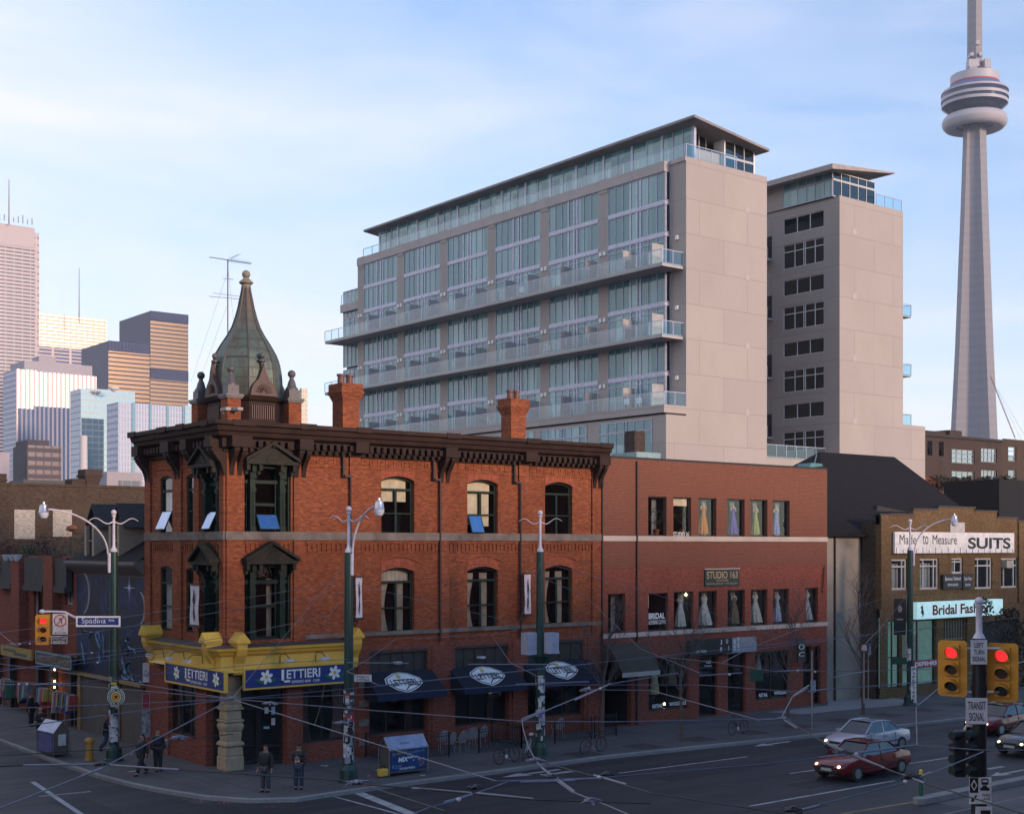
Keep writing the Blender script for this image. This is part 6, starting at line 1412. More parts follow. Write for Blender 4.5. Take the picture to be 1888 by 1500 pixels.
# ================================================================ ground, roads and pavements
def gmat(name, c1, c2, rough=.9, joint=None, sc=.35, wear=None, gloss=0):
    m, nt, p, o = newmat(name); MATS[name] = m; n = nt.nodes.new; l = nt.links.new
    g = n('ShaderNodeNewGeometry')
    z = n('ShaderNodeTexNoise'); z.inputs['Scale'].default_value = sc; z.inputs['Detail'].default_value = 9; z.inputs['Roughness'].default_value = .68
    mp = n('ShaderNodeMapping'); mp.inputs['Scale'].default_value = ((.08 if name == 'asphalt' else .6), 1, 1); l(g.outputs['Position'], mp.inputs[0]); l(mp.outputs[0], z.inputs[0])
    r = n('ShaderNodeMapRange'); r.inputs[1].default_value = .32; r.inputs[2].default_value = .68; l(z.outputs[0], r.inputs[0])
    x = n('ShaderNodeMixRGB'); x.inputs[1].default_value = c4(c1); x.inputs[2].default_value = c4(c2); l(r.outputs[0], x.inputs[0]); last = x
    f = n('ShaderNodeTexNoise'); f.inputs['Scale'].default_value = 14; f.inputs['Detail'].default_value = 5; l(g.outputs['Position'], f.inputs[0])
    fr = n('ShaderNodeMapRange'); fr.inputs[1].default_value = .3; fr.inputs[2].default_value = .7; fr.inputs[3].default_value = .8; fr.inputs[4].default_value = 1.2; l(f.outputs[0], fr.inputs[0])
    mu = n('ShaderNodeMixRGB'); mu.blend_type = 'MULTIPLY'; mu.inputs[0].default_value = 1; l(last.outputs[0], mu.inputs[1]); l(fr.outputs[0], mu.inputs[2]); last = mu
    # dark blots: oil, old gum
    v = n('ShaderNodeTexNoise'); v.inputs['Scale'].default_value = 2.3; v.inputs['Detail'].default_value = 3; l(g.outputs['Position'], v.inputs[0])
    vr = n('ShaderNodeMapRange'); vr.inputs[1].default_value = .62; vr.inputs[2].default_value = .72; vr.inputs[4].default_value = .4; l(v.outputs[0], vr.inputs[0])
    mb = n('ShaderNodeMixRGB'); mb.inputs[2].default_value = c4(tuple(q * .45 for q in c1)); l(vr.outputs[0], mb.inputs[0]); l(last.outputs[0], mb.inputs[1]); last = mb
    if joint:
        b = n('ShaderNodeTexBrick'); b.offset = 0; b.inputs['Scale'].default_value = 1; b.inputs['Brick Width'].default_value = joint; b.inputs['Row Height'].default_value = joint; b.inputs['Mortar Size'].default_value = .018
        b.inputs['Color1'].default_value = (1, 1, 1, 1); b.inputs['Color2'].default_value = (.86, .86, .86, 1); b.inputs['Mortar'].default_value = (.35, .35, .35, 1); l(g.outputs['Position'], b.inputs[0])
        m3 = n('ShaderNodeMixRGB'); m3.blend_type = 'MULTIPLY'; m3.inputs[0].default_value = 1; l(last.outputs[0], m3.inputs[1]); l(b.outputs[0], m3.inputs[2]); last = m3
    l(last.outputs[0], p.inputs[0]); p.inputs['Roughness'].default_value = rough; p.inputs['Specular IOR Level'].default_value = .3
    rr = n('ShaderNodeMapRange'); rr.inputs[3].default_value = rough - .12; rr.inputs[4].default_value = min(1, rough + .1); l(z.outputs[0], rr.inputs[0]); l(rr.outputs[0], p.inputs['Roughness'])
    return m
asphalt = gmat('asphalt', (.05, .05, .056), (.022, .022, .026), .6, sc=.8)
walk_m = gmat('sidewalk_concrete', (.135, .125, .125), (.085, .08, .08), .85, joint=1.5)
kerb_m = gmat('kerb_concrete', (.27, .26, .255), (.18, .175, .17), .85)
paint_w = mat('road_paint_white', (.42, .42, .42), .7, c2=(.2, .2, .21), sc=2.5); paint_y = mat('road_paint_yellow', (.30, .22, .06), .7, c2=(.12, .1, .06), sc=2); pink = mat('spray_pink', (.5, .08, .16), .8)
b = B(); b.poly([(-3000, -3000, -.16), (5000, -3000, -.16), (5000, 5000, -.16), (-3000, 5000, -.16)]); struct('ground', b, gmat('ground_tarmac', (.07, .068, .07), (.05, .05, .052), .9))
b = B(); b.poly([(-200, -34, -.155), (300, -34, -.155), (300, -5, -.155), (-200, -5, -.155)]); b.poly([(-25, -5, -.155), (-4, -5, -.155), (-4, 300, -.155), (-25, 300, -.155)]); struct('road', b, asphalt)
kerb = [(-4.6, 300), (-4.8, 16), (-4.9, 6.5), (-4.8, 2.5), (-4.55, 0), (-4.1, -2.2), (-3.4, -4.4), (-2.4, -6.0), (-.9, -6.9), (1.2, -6.75), (4, -6.65), (15, -6.65), (22, -7.4), (29, -8.2), (40, -9.05), (120, -13)]
def off(P, d):
    out = []
    for i, p in enumerate(P):
        a = P[max(i - 1, 0)]; c = P[min(i + 1, len(P) - 1)]; dx, dy = c[0] - a[0], c[1] - a[1]; L_ = math.hypot(dx, dy); out.append((p[0] - dy / L_ * d, p[1] + dx / L_ * d))
    return out
ki = off(kerb, .18)
b = B(); b.poly([(x, y, 0) for x, y in ki] + [(120, 300, 0)]); struct('sidewalk', b, walk_m)
b = B(); n_ = len(kerb)
b.add([(x, y, -.16) for x, y in kerb] + [(x, y, -.02) for x, y in kerb] + [(x + (q[0] - x) * .2, y + (q[1] - y) * .2, .004) for (x, y), q in zip(kerb, ki)] + [(x, y, .004) for x, y in ki],
      [(k * n_ + i, k * n_ + i + 1, (k + 1) * n_ + i + 1, (k + 1) * n_ + i) for k in range(3) for i in range(n_ - 1)]); struct('kerb', b, kerb_m)
def strip(b, p, q, w_, z=-.151, m=0):
    p = Vector((p[0], p[1], 0)); q = Vector((q[0], q[1], 0)); d = (q - p).normalized(); s = Vector((-d.y, d.x, 0)) * w_ / 2
    b.poly([(v.x, v.y, z) for v in (p - s, q - s, q + s, p + s)], m)
g2 = lambda px, py: at(px, py, -.15)[:2]
b = B()
for p, q, w_ in (((1382, 1485), (1650, 1438), .14), ((1455, 1425), (1550, 1412), .13), ((1135, 1425), (1378, 1394), .12), ((611, 1457), (641, 1455), .2), ((615, 1467), (700, 1490), .12), ((700, 1490), (735, 1500), .12), ((655, 1458), (760, 1500), .42), ((1000, 1428), (1060, 1420), .3), ((1668, 1408), (1780, 1391), .12), ((72, 1467), (168, 1458), .12), ((60, 1440), (150, 1500), .2), ((1820, 1417), (1850, 1412), .25), ((1760, 1421), (1782, 1417), .14), ((1640, 1331), (1735, 1322), .12)):
    strip(b, g2(*p), g2(*q), w_)
for k in range(7): strip(b, (-13 - k * 5, -14.8), (-10 - k * 5, -14.8), .12)
# turn arrows
def arrow(b, c, s=1.):
    x, y = c; b.poly([(x + dx * s, y + dy * s, -.151) for dx, dy in ((0, 0), (1.1, .35), (1.0, .1), (2.6, .1), (2.6, -.1), (1.0, -.1), (1.1, -.35))])
arrow(b, g2(1390, 1375)); arrow(b, g2(1825, 1430)); arrow(b, g2(925, 1432), 1.2)
struct('road_markings', b, paint_w, recalc=False)
b = B(); strip(b, g2(1552, 1499), g2(1692, 1476), .16); strip(b, (20, -24.9), (60, -24.9), .14); struct('yellow_road_line', b, paint_y, recalc=False)
b = B(); RR = random.Random(11)
for cx0, cy0, k in ((300, 1410, 7), (340, 1440, 6), (470, 1445, 6), (450, 1432, 5), (400, 1476, 6), (520, 1482, 4), (600, 1449, 4), (230, 1400, 3), (920, 1404, 3), (1080, 1410, 3), (1235, 1404, 3), (520, 1470, 3), (250, 1425, 4)):
    for _ in range(k):
        px, py = cx0 + RR.uniform(-30, 30), cy0 + RR.uniform(-6, 6); p = at(px, py, .005)
        on = p[1] > -6.6 and p[0] > -4.7; z = .004 if on else -.150; p = at(px, py, z); a = RR.uniform(0, 6.3); l_ = RR.uniform(.15, .45)
        strip(b, p, (p[0] + l_ * math.cos(a), p[1] + l_ * math.sin(a)), .035, z + .002)
struct('utility_marks', b, pink, recalc=False)
b = B(); b.lathe([(.36, 0), (.36, .006), (.3, .007)], at(1340, 1446, -.152), 20); b.lathe([(.2, 0), (.2, .006)], at(1432, 1441, -.152), 16); struct('manhole_covers', b, mat('cast_iron', (.03, .028, .028), .6))
b = B(); P = [at(*p, .003)[:2] for p in ((1415, 1312), (1525, 1300), (1530, 1283), (1600, 1276), (1700, 1296), (1560, 1308), (1480, 1316))]; b.poly([(x, y, .003) for x, y in P]); struct('pavement_reflection', b, gmat('concrete_sheen', (.30, .29, .29), (.22, .21, .22), .8), recalc=False)  # bright reflection on the pavement, painted as a pale patch
b = B()
for i in range(9): x = 13.5 + i * 3.7; b.poly([(x, -6.3, .003), (x + 1.5, -6.35, .003), (x + 1.5, -4.9, .003), (x, -4.9, .003)])
struct('tree_pits', b, gmat('brick_paver_dark', (.10, .085, .08), (.07, .06, .06), .9, joint=.2), recalc=False)
RR = random.Random(5); b = B()     # mended trenches and tar-sealed cracks
for x0_, y0_, lx, ly in ((5, -9.3, 4.5, .9), (13, -12.4, 7, 1.1), (24, -9.8, 3, 1.6), (16, -16.9, 2.2, 1.2), (9, -19.6, 5, .8), (-8, -6, 1.2, 5), (30, -15.9, 6, .9), (1, -12, 2, 1.4)): b.poly([(x0_, y0_, -.1525), (x0_ + lx, y0_ + RR.uniform(-.1, .1), -.1525), (x0_ + lx + .1, y0_ + ly, -.1525), (x0_ - .1, y0_ + ly, -.1525)])
struct('road_patches', b, gmat('patch_asphalt', (.036, .036, .04), (.026, .026, .03), .7), recalc=False); b = B()
for _ in range(16):
    x, y = RR.uniform(-6, 36), RR.uniform(-20, -8); a = RR.choice((0, 1.57)) + RR.uniform(-.3, .3)
    for k in range(7): a += RR.uniform(-.35, .35); x2_, y2_ = x + .7 * math.cos(a), y + .7 * math.sin(a); strip(b, (x, y), (x2_, y2_), .035, -.1515); x, y = x2_, y2_
struct('tar_cracks', b, mat('tar', (.008, .008, .009), .5), recalc=False)
# tramway kerb and rails
b = B(); x0 = 16.9; yk = -21.3
prof_k = [(x0 - .25, yk - .1), (x0, yk - .25), (90, yk - .25), (90, yk + .25), (x0, yk + .25), (x0 - .25, yk + .1)]
b.prism(prof_k, 2, -.155, .05); struct('tramway_kerb', b, kerb_m)
b = B()
for y in (-23.0, -24.5, -26.4, -27.9): b.box(-60, 90, y - .035, y + .035, -.155, -.146)
struct('tram_rails', b, mat('rail_steel', (.25, .24, .25), .35, .8))
b = B(); b.poly([(17.5, -29.5, -.152), (90, -29.5, -.152), (90, -21.6, -.152), (17.5, -21.6, -.152)]); struct('tramway', b, gmat('tramway_concrete', (.15, .14, .14), (.11, .105, .105), .85, joint=3))
# ================================================================ lamp posts
green_p = mat('dark_green_pole', (.010, .045, .036), .45); pale_p = mat('lilac_white_pole', (.62, .58, .64), .4); alu_l = mat('lamp_aluminium', (.5, .5, .55), .3, .8)
lens_m = mat('lamp_lens', (.6, .65, .75), .08)
def face_vec(x, y): d = Vector((x, y, 0)); return d.normalized()
post_cols = [mat('poster_%d' % i, c, .8) for i, c in enumerate([(.5, .5, .5), (.62, .62, .6), (.3, .31, .34), (.07, .07, .08), (.5, .4, .06), (.4, .04, .04), (.16, .1, .3), (.4, .45, .5), (.02, .02, .02)])]
def posters(par, r, z0, z1, n, seed, c):
    q = random.Random(seed); b = B()
    for i in range(n):
        a = q.uniform(0, 6.28); w_ = q.uniform(.08, .26); h = q.uniform(.1, .38); z = q.uniform(z0, z1 - h); da = w_ / r / 2; rr = r + .004 + i * .00012; V = []
        for s in range(4): t = a - da + 2 * da * s / 3; V += [(c[0] + rr * math.cos(t), c[1] + rr * math.sin(t), z), (c[0] + rr * math.cos(t), c[1] + rr * math.sin(t), z + h)]
        col = q.choices(range(9), [5, 6, 4, 3, 1, 1, 1, 2, 3])[0]; b.add(V, [(0, 2, 3, 1), (2, 4, 5, 3), (4, 6, 7, 5)], col)
        if col in (0, 1, 7) and h > .18:
            for k in range(2): zz_ = z + h * (.25 + .4 * k); r2 = rr + .003; V = []
            for s in range(2): t = a - da * .6 + 1.2 * da * s; V += [(c[0] + r2 * math.cos(t), c[1] + r2 * math.sin(t), zz_), (c[0] + r2 * math.cos(t), c[1] + r2 * math.sin(t), zz_ + .06)]
            b.add(V, [(0, 2, 3, 1)], 3)
    o = b.done('pasted_posters', post_cols, par, recalc=False); o['kind'] = 'stuff'
def lamp_post(x, y, label, reach=None, arm=(1, 0), post=110, zt=9.05, seed=1, half=1.1):
    t = thing('street_lamp', label, 'street lamp', (x, y, 0), 0, 'green street lamp posts carrying the overhead wires')
    b = B(); b.lathe([(.42, 0), (.40, .1), (.36, .14), (.33, .5), (.24, .62), (.21, .7), (.21, .75)], (x, y, 0), 12); b.done('base', green_p, t)
    b = B(); b.lathe([(.195, .7), (.19, 4), (.16, zt)], (x, y, 0), 18); b.done('pole', green_p, t, smooth=True)
    b = B(); b.lathe([(.16, zt), (.14, zt + .1), (.075, zt + .2), (.06, zt + .3), (.055, zt + 1.5), (.09, zt + 1.52), (.09, zt + 1.58), (.05, zt + 1.6)], (x, y, 0), 14); b.ball((x, y, zt + 1.7), .12, 14); b.done('finial', pale_p, t, smooth=True)
    A = Vector((arm[0], arm[1], 0)).normalized(); b = B()
    for s in (-1, 1): b.tube([(Vector((x, y, zt + 1.33)) + A * s * u + Vector((0, 0, .12 * math.sin(u / half * 6.28) * -1))) for u in [half * k / 12 for k in range(13)]], [.035 - .022 * k / 12 for k in range(13)], 6)
    b.done('wave_arm', pale_p, t, smooth=True)
    if reach:
        Rv = Vector((reach[0], reach[1], 0)); b = B(); b.lathe([(.07, zt - .9), (.07, zt - .05)], (x + Rv.normalized().x * .2, y + Rv.normalized().y * .2, 0), 10)
        pts = [Vector((x, y, zt - .1)) + Rv.normalized() * .2 + Rv * (.02 + .9 * (1 - math.cos(k / 12 * math.pi / 2)) ** 1.0) + Vector((0, 0, 1.9 * math.sin(k / 12 * math.pi / 2))) for k in range(13)]
        b.tube(pts, .04, 8); b.done('lamp_arm', pale_p, t, smooth=True)
        e = pts[-1]; b = B(); b.lathe([(.05, .3), (.06, .2), (.16, .16), (.2, -.1), (.22, -.14)], (e.x, e.y, e.z), 16); ho = b.done('lamp_head', alu_l, t, smooth=True)
        b = B(); b.lathe([(.2, -.14), (.2, -.25), (.13, -.38), (.01, -.42)], (e.x, e.y, e.z), 16); b.done('lens', lens_m, ho, smooth=True)
    if post: posters(t, .2, .75, 3.7, post, seed, (x, y))
    return t
pa = at(210, 1402)[:2]; pb = at(643, 1441)[:2]; pc = at(996, 1397)[:2]; pd = at(1678, 1300)[:2]
lA = lamp_post(*pa, 'green street lamp papered with flyers, left of the corner cafe, arm reaching left', (-3.0, .2), (1, .0), 130, seed=4)
lB = lamp_post(*pb, 'green street lamp papered with flyers, standing between the cafe sign and the first awning', (.25, -1.75), (.5, -1), 150, seed=5, half=.9)
lC = lamp_post(*pc, 'green wire post without a lamp, grey boxes high up, beside parked bicycles', None, (.6, -1), 70, seed=6, half=1.0)
lD = lamp_post(*pd, 'green street lamp before the tan suits shop, arm reaching right', (1.1, -2.2), (1, -.6), 20, seed=7, half=1.2)
# grey control boxes on the second wire post
RTv = Vector((RT[0], RT[1], 0)); FWv = Vector((FW[0], FW[1], 0))
bx = mat('lilac_grey_box', (.42, .43, .52), .5)
def orient_box(b, c, u, v, hu, hv, z0, z1, m=0):
    c = Vector((c[0], c[1], 0)); P = []
    for a in (-hu, hu):
        for q in (-hv, hv):
            for z in (z0, z1): w_ = c + u * a + v * q; P.append((w_.x, w_.y, z))
    b.add(P, [(0, 1, 3, 2), (4, 6, 7, 5), (0, 4, 5, 1), (2, 3, 7, 6), (0, 2, 6, 4), (1, 5, 7, 3)], m)
for sx, w_, h, lb in ((-.42, .33, (4.55, 5.5), 'left'), (.45, .27, (4.6, 5.5), 'right')):
    c = (pc[0] + RT[0] * sx, pc[1] + RT[1] * sx); b = B(); orient_box(b, c, Vector((1, 0, 0)), Vector((0, 1, 0)), w_, .26, *h); b.box(c[0] - .04, c[0] + .04, c[1] - .3, c[1] - .262, 4.95, 5.1); b.done('control_box', bx, lC)
b = B(); b.lathe([(.2, 4.1), (.45, 4.5), (.2, 4.5)], (pc[0], pc[1], 0), 8); b.done('box_bracket', green_p, lC)
# banner on the right lamp, vertical sign
def on_pole(par, x, y, u, w0, w1, z0, z1, m, nm, th=.03):
    u = Vector(u).normalized(); v = Vector((-u.y, u.x, 0)); b = B(); orient_box(b, (x + u.x * (w0 + w1) / 2, y + u.y * (w0 + w1) / 2), u, v, (w1 - w0) / 2, th, z0, z1); return b.done(nm, m, par)
bt = thing('pole_banner', 'tall black banner with a pale portrait shape hung on the right lamp post', 'banner', (pd[0] - .6, pd[1], 4.1)); zt_, zb_ = CH + (HY - 1103) / FPX * 77.8, CH + (HY - 1170) / FPX * 77.8
on_pole(bt, *pd, (-RT[0], -RT[1], 0), .25, .95, zb_, zt_, black_m, 'cloth')
def rtpoly(pts, c, dz, nrm_off, m, name, par):   # flat shape facing the street corner at point c
    b = B(); b.poly([(c[0] + RT[0] * x - FW[0] * nrm_off, c[1] + RT[1] * x - FW[1] * nrm_off, dz + z) for x, z in pts]); return b.done(name, m, par)
rtpoly([(.13 * math.cos(a), .2 * math.sin(a)) for a in [i * .52 for i in range(12)]], (pd[0] - RT[0] * .6, pd[1] - RT[1] * .6), zt_ - .6, .04, mat('banner_face', (.3, .24, .22)), 'portrait', bt)
rtpoly([(.2, 0), (.16, .08), (-.16, .08), (-.2, 0)], (pd[0] - RT[0] * .6, pd[1] - RT[1] * .6), zt_ - 1.25, .04, mat('banner_face', (.3, .24, .22)), 'portrait', bt)
vt = thing('vertical_sign', 'narrow white-on-black vertical sign with stacked capitals on the right lamp post', 'sign', (pd[0], pd[1] - .3, .8))
c = (pd[0] + RT[0] * .12 - FW[0] * .3, pd[1] + RT[1] * .12 - FW[1] * .3); b = B(); orient_box(b, c, RTv, FWv, .15, .03, 0.2, 2.3); b.done('panel', mat('sign_white', (1, 1, 1)), vt)
for k, ch in enumerate('PAPERTREE'): text(ch, 'lettering', black_m, vt, (c[0] - RT[0] * .08 - FW[0] * .035, c[1] - RT[1] * .08 - FW[1] * .035, 2.06 - k * .225), (RT[0], RT[1], 0), .16, .17, bold=.02)
# ================================================================ traffic signals
sig_y = mat('signal_yellow', (.62, .27, .015), .5); red_on = mat('signal_red_lit', (.6, .02, .02), .4, emit=(1, .015, .02), es=.75); off_m = mat('signal_off', (.015, .012, .012), .2); amb_off = mat('signal_amber_off', (.06, .025, .01), .2)
def signal(c, z0, face, label, arm_from=None, sc=1.):
    """three-lens head with backplate; c = centre on the ground plan, face = unit direction it looks at"""
    f = Vector((face[0], face[1], 0)).normalized(); u = Vector((-f.y, f.x, 0))
    t = thing('traffic_signal', label, 'traffic light', (c[0], c[1], z0), 0, 'yellow traffic signals'); W_, Hh = .33 * sc, 1.3 * sc; r_ = W_ - .0
    def P(x, d, z): v = Vector((c[0], c[1], 0)) + u * x + f * d; return (v.x, v.y, z0 + z)
    b = B(); k = .06; out = [(-W_ + k, 0), (W_ - k, 0), (W_, k), (W_, Hh - k), (W_ - k, Hh), (-W_ + k, Hh), (-W_, Hh - k), (-W_, k)]; n = 8
    b.add([P(x, 0, z) for x, z in out] + [P(x, -.02, z) for x, z in out], [tuple(range(8)), tuple(range(8, 16))] + [(i, (i + 1) % 8, 8 + (i + 1) % 8, 8 + i) for i in range(8)]); b.done('backplate', sig_y, t)
    for i in range(3):
        zc_ = Hh * (.8 - .3 * i); b = B(); s = .165 * sc
        b.add([P(x, d, zc_ + z) for d in (-.16, .06) for x, z in ((-s, -s), (s, -s), (s, s), (-s, s))], [(0, 1, 2, 3), (4, 5, 6, 7), (0, 1, 5, 4), (1, 2, 6, 5), (2, 3, 7, 6), (3, 0, 4, 7)]); ho = b.done('signal_housing', sig_y, t, bevel=.01)
        b = B(); lr = .14 * sc; b.poly([P(lr * math.cos(a), .066, zc_ + lr * math.sin(a)) for a in [j * math.pi / 8 for j in range(16)]]); b.done('lens', red_on if i == 0 else (amb_off if i == 1 else off_m), ho, recalc=False)
        b = B(); b.grid(14, 1, lambda a, q: P(lr * 1.05 * math.cos(math.pi * (-.12 + 1.24 * a)), .06 + q * (.26 * sc * (.45 + .55 * math.sin(math.pi * min(max(-.12 + 1.24 * a, 0), 1)))), zc_ + lr * 1.05 * math.sin(math.pi * (-.12 + 1.24 * a)) - q * .03)); vo = b.done('visor', sig_y, ho, recalc=False, smooth=True)
        md = vo.modifiers.new('thick', 'SOLIDIFY'); md.thickness = .008
    return t
# left signal on the mast arm
cA = atd(80, 1160, 57.4); zA = CH + (HY - 1188) / FPX * 57.4
signal(cA[:2], zA, (-.38, -.92), 'red traffic light on the left mast arm, left of the no-left-turn sign', sc=1.0)
ma = thing('mast_arm', 'pale curved mast arm reaching left from the street lamp to the traffic light', 'pole', (pa[0] - 1, pa[1], 6)); b = B()
b.tube([(pa[0], pa[1], CH - 139 / FPX * 57.8)] + [atd(px, py, 57.6) for px, py in ((150, 1142), (135, 1136), (120, 1128), (100, 1127), (78, 1127))], .05, 8); b.done('arm', pale_p, ma, smooth=True)
b = B(); p = atd(78, 1127, 57.6); b.ball(p, .14, 10, sz=.7); b.done('end_cap', pale_p, ma, smooth=True)
# helper: flat sign facing direction `face`, placed by its left-top photo point at distance d
def flat_sign(name, label, px0, px1, py0, py1, d, m, rim=None, group=None, face=None, th=.015):
    """plate square to the line of sight through its middle"""
    pc_ = (px0 + px1) / 2; c0 = atd(px0, py0, d); c1 = atd(px1, py1, d); W_ = math.hypot(c1[0] - c0[0], c1[1] - c0[1]); z1, z0 = c0[2], c1[2]; u = Vector((c1[0] - c0[0], c1[1] - c0[1], 0)).normalized(); f = Vector((u.y, -u.x, 0))
    if f.dot(Vector((-FW[0], -FW[1], 0))) < 0: f = -f
    t = thing(name, label, 'sign', ((c0[0] + c1[0]) / 2, (c0[1] + c1[1]) / 2, z0), 0, group); o = Vector((c0[0], c0[1], z0))
    def P(a, q, k=0.): v = o + u * (a * W_) + f * k; return (v.x, v.y, z0 + (z1 - z0) * q)
    b = B(); e = .04
    def slab(k0, k1, a0, a1, q0, q1, mi): b.add([P(a, q, k) for k in (k0, k1) for a, q in ((a0, q0), (a1, q0), (a1, q1), (a0, q1))], [(0, 1, 2, 3), (4, 5, 6, 7), (0, 1, 5, 4), (1, 2, 6, 5), (2, 3, 7, 6), (3, 0, 4, 7)], mi)
    if rim: slab(-th, 0, 0, 1, 0, 1, 1); slab(0, .004, e, 1 - e, e * W_ / (z1 - z0), 1 - e * W_ / (z1 - z0), 0); b.done('plate', [m, rim], t)
    else: slab(-th, .004, 0, 1, 0, 1, 0); b.done('plate', m, t)
    def tx(s, a, q, w_, h_, mm, bold=.0, shear=0): v = P(a, q, .008); text(s, 'lettering', mm, t, v, tuple(u), w_ * W_, h_ * (z1 - z0), bold=bold, shear=shear)
    def shape(pts, mm, k=.008, nm='symbol'): b = B(); b.poly([P(a, q, k) for a, q in pts]); b.done(nm, mm, t, recalc=False)
    return t, tx, shape, P, u, f
s_white = mat('sign_plate_white', (.62, .60, .60), .5); s_blue = mat('street_sign_blue', (.012, .035, .22), .4); ink = black_m
t, tx, sh, P, u, f = flat_sign('street_sign', 'blue Spadina Ave street name sign with white lettering on the left lamp post', 140, 222, 1135, 1155, 57.2, s_blue, white_m, group='street name signs')
tx('Spadina', .13, .18, .54, .64, white_m, .0); tx('Ave', .73, .48, .13, .3, white_m, .0)
t, tx, sh, P, u, f = flat_sign('traffic_sign', 'white no-left-turn sign with red circle beside the left traffic light', 97, 125, 1131, 1169, 57.3, s_white)
ring_ = lambda r, a0_=0, n=24: [(.5 + r * math.cos(a), .66 + r * 28 / 38 * math.sin(a)) for a in [2 * math.pi * i / n for i in range(n)]]
srd = mat('sign_ring_red', (.5, .04, .03)); sh(ring_(.42), srd, .006); sh(ring_(.34), s_white, .009)
sh([(.36, .5), (.36, .72), (.28, .72), (.42, .84), (.42, .78), (.62, .78), (.62, .5), (.56, .5), (.56, .72), (.42, .72), (.42, .5)][3:] , ink, .012); sh([(.22, .46), (.27, .42), (.78, .86), (.73, .9)], srd, .015)
tx('7-9 AM', .25, .25, .5, .07, ink); tx('4-6 PM', .25, .15, .5, .07, ink); tx('MON-FRI', .12, .04, .76, .08, ink, .01)
t, tx, sh, P, u, f = flat_sign('traffic_sign', 'small black plate reading street cars excepted below the no-left-turn sign', 95, 124, 1172, 1186, 57.3, ink, s_white)
tx('STREET CARS', .08, .54, .84, .3, s_white, .01); tx('EXCEPTED', .12, .12, .76, .3, s_white, .02)
# round sticker sign on the left lamp post
p = atd(214, 1284, 57.2); rs = thing('round_sign', 'round green-rimmed sign with orange centre fixed to the left lamp post', 'sign', (p[0], p[1], p[2] - .37))
def disc(r0, r1, k, m, nm):
    b = B(); n = 28; b.add([(p[0] + RT[0] * r * math.cos(a) - FW[0] * k, p[1] + RT[1] * r * math.cos(a) - FW[1] * k, p[2] + r * math.sin(a)) for r in (r0, r1) for a in [2 * math.pi * i / n for i in range(n)]], [(i, (i + 1) % n, n + (i + 1) % n, n + i) for i in range(n)]); b.done(nm, m, rs, recalc=False)
disc(.0, .38, .0, white_m, 'plate'); disc(.22, .36, .008, mat('ring_green', (.01, .12, .06)), 'ring'); disc(0, .2, .008, mat('disc_orange', (.6, .28, .02)), 'centre'); disc(0, .07, .014, mat('disc_dark', (.03, .03, .04)), 'centre')
b = B()
for i in range(20):
    if i in (5, 15): continue
    a = i * math.pi / 10; c_ = lambda r, da: (p[0] + RT[0] * r * math.cos(a + da) - FW[0] * .014, p[1] + RT[1] * r * math.cos(a + da) - FW[1] * .014, p[2] + r * math.sin(a + da)); b.poly([c_(.25, -.07), c_(.33, -.07), c_(.33, .05), c_(.25, .02)])
b.done('ring_marks', white_m, rs, recalc=False)
t, tx, sh, P, u, f = flat_sign('street_sign', 'small white bilingual street sign to the right of the middle lamp post', 653, 685, 1243, 1256, 52.1, s_white, group='street name signs')
tx('SPADINA AV', .14, .55, .72, .32, ink, .02); tx('士巴丹拿道', .12, .08, .76, .36, ink, .01)
# hanging dark green signs over the far lane
for (a, c, ya, yb, d, lb) in ((1382, 1407, 1234, 1255, 62, 'plain dark green back of a sign hanging in front of the studio doors'), (1645, 1672, 1212, 1224, 70, 'plain dark green back of a sign hanging left of the right lamp post')):
    flat_sign('hanging_sign', lb, a, c, ya, yb, d, mat('sign_back_green', (.01, .06, .04)))
t, tx, sh, P, u, f = flat_sign('hanging_sign', 'white box sign with blue-grey script hanging at the far end of the yellow fascia', 263, 300, 1222, 1257, 61, s_white, th=.3)
tx('Cafe', .1, .3, .35, .35, mat('script_blue', (.1, .15, .3)))
flat_sign('poster_board', 'tall narrow red and white flyer board on the side street wall', 262, 276, 1278, 1305, 60.5, mat('flyer_red', (.3, .03, .05)), s_white)
flat_sign('poster_board', 'pale flyer board under the red one on the side street wall', 261, 277, 1308, 1358, 60.5, mat('flyer_pale', (.35, .38, .42), .8, c2=(.05, .05, .06), sc=6))
# ---- signal pole in the foreground
DE = 31.; pe = atd(1805, 1200, DE)[:2]
sp_ = thing('signal_pole', 'black foreground pole with white ball finial carrying signals and signs', 'pole', (pe[0], pe[1], -.15))
zE = lambda py: CH + (HY - py) / FPX * DE
b = B(); b.lathe([(.19, -.15), (.17, zE(1340)), (.15, zE(1176))], (pe[0], pe[1], 0), 18); b.lathe([(.18, zE(1275)), (.18, zE(1262))], (pe[0], pe[1], 0), 18); b.done('pole', black_m, sp_, smooth=True)
b = B(); b.lathe([(.15, zE(1177)), (.11, zE(1170)), (.075, zE(1166)), (.07, zE(1118)), (.09, zE(1115)), (.05, zE(1113))], (pe[0], pe[1], 0), 16); b.ball((pe[0], pe[1], zE(1108)), .1, 14); b.done('finial', pale_p, sp_, smooth=True)
b = B()
for z in (zE(1195), zE(1275)): b.tube([tuple(Vector((pe[0], pe[1], z)) + RTv * x) for x in (-.6, .6)], .03, 8)
b.tube([atd(x, y, DE) for x, y in ((1778, 1345), (1782, 1337), (1795, 1338), (1806, 1343))], .03, 8); b.done('bracket', pale_p, sp_, smooth=True)
for px, py0, py1, lb in ((1756, 1180, 1283, 'left red traffic light of the foreground signal pole'), (1848.5, 1185, 1293, 'right red traffic light of the foreground signal pole')):
    c = atd(px, 1200, DE); signal(c[:2], zE(py1), (-.93, -.37), lb, sc=(zE(py0) - zE(py1)) / 1.3)
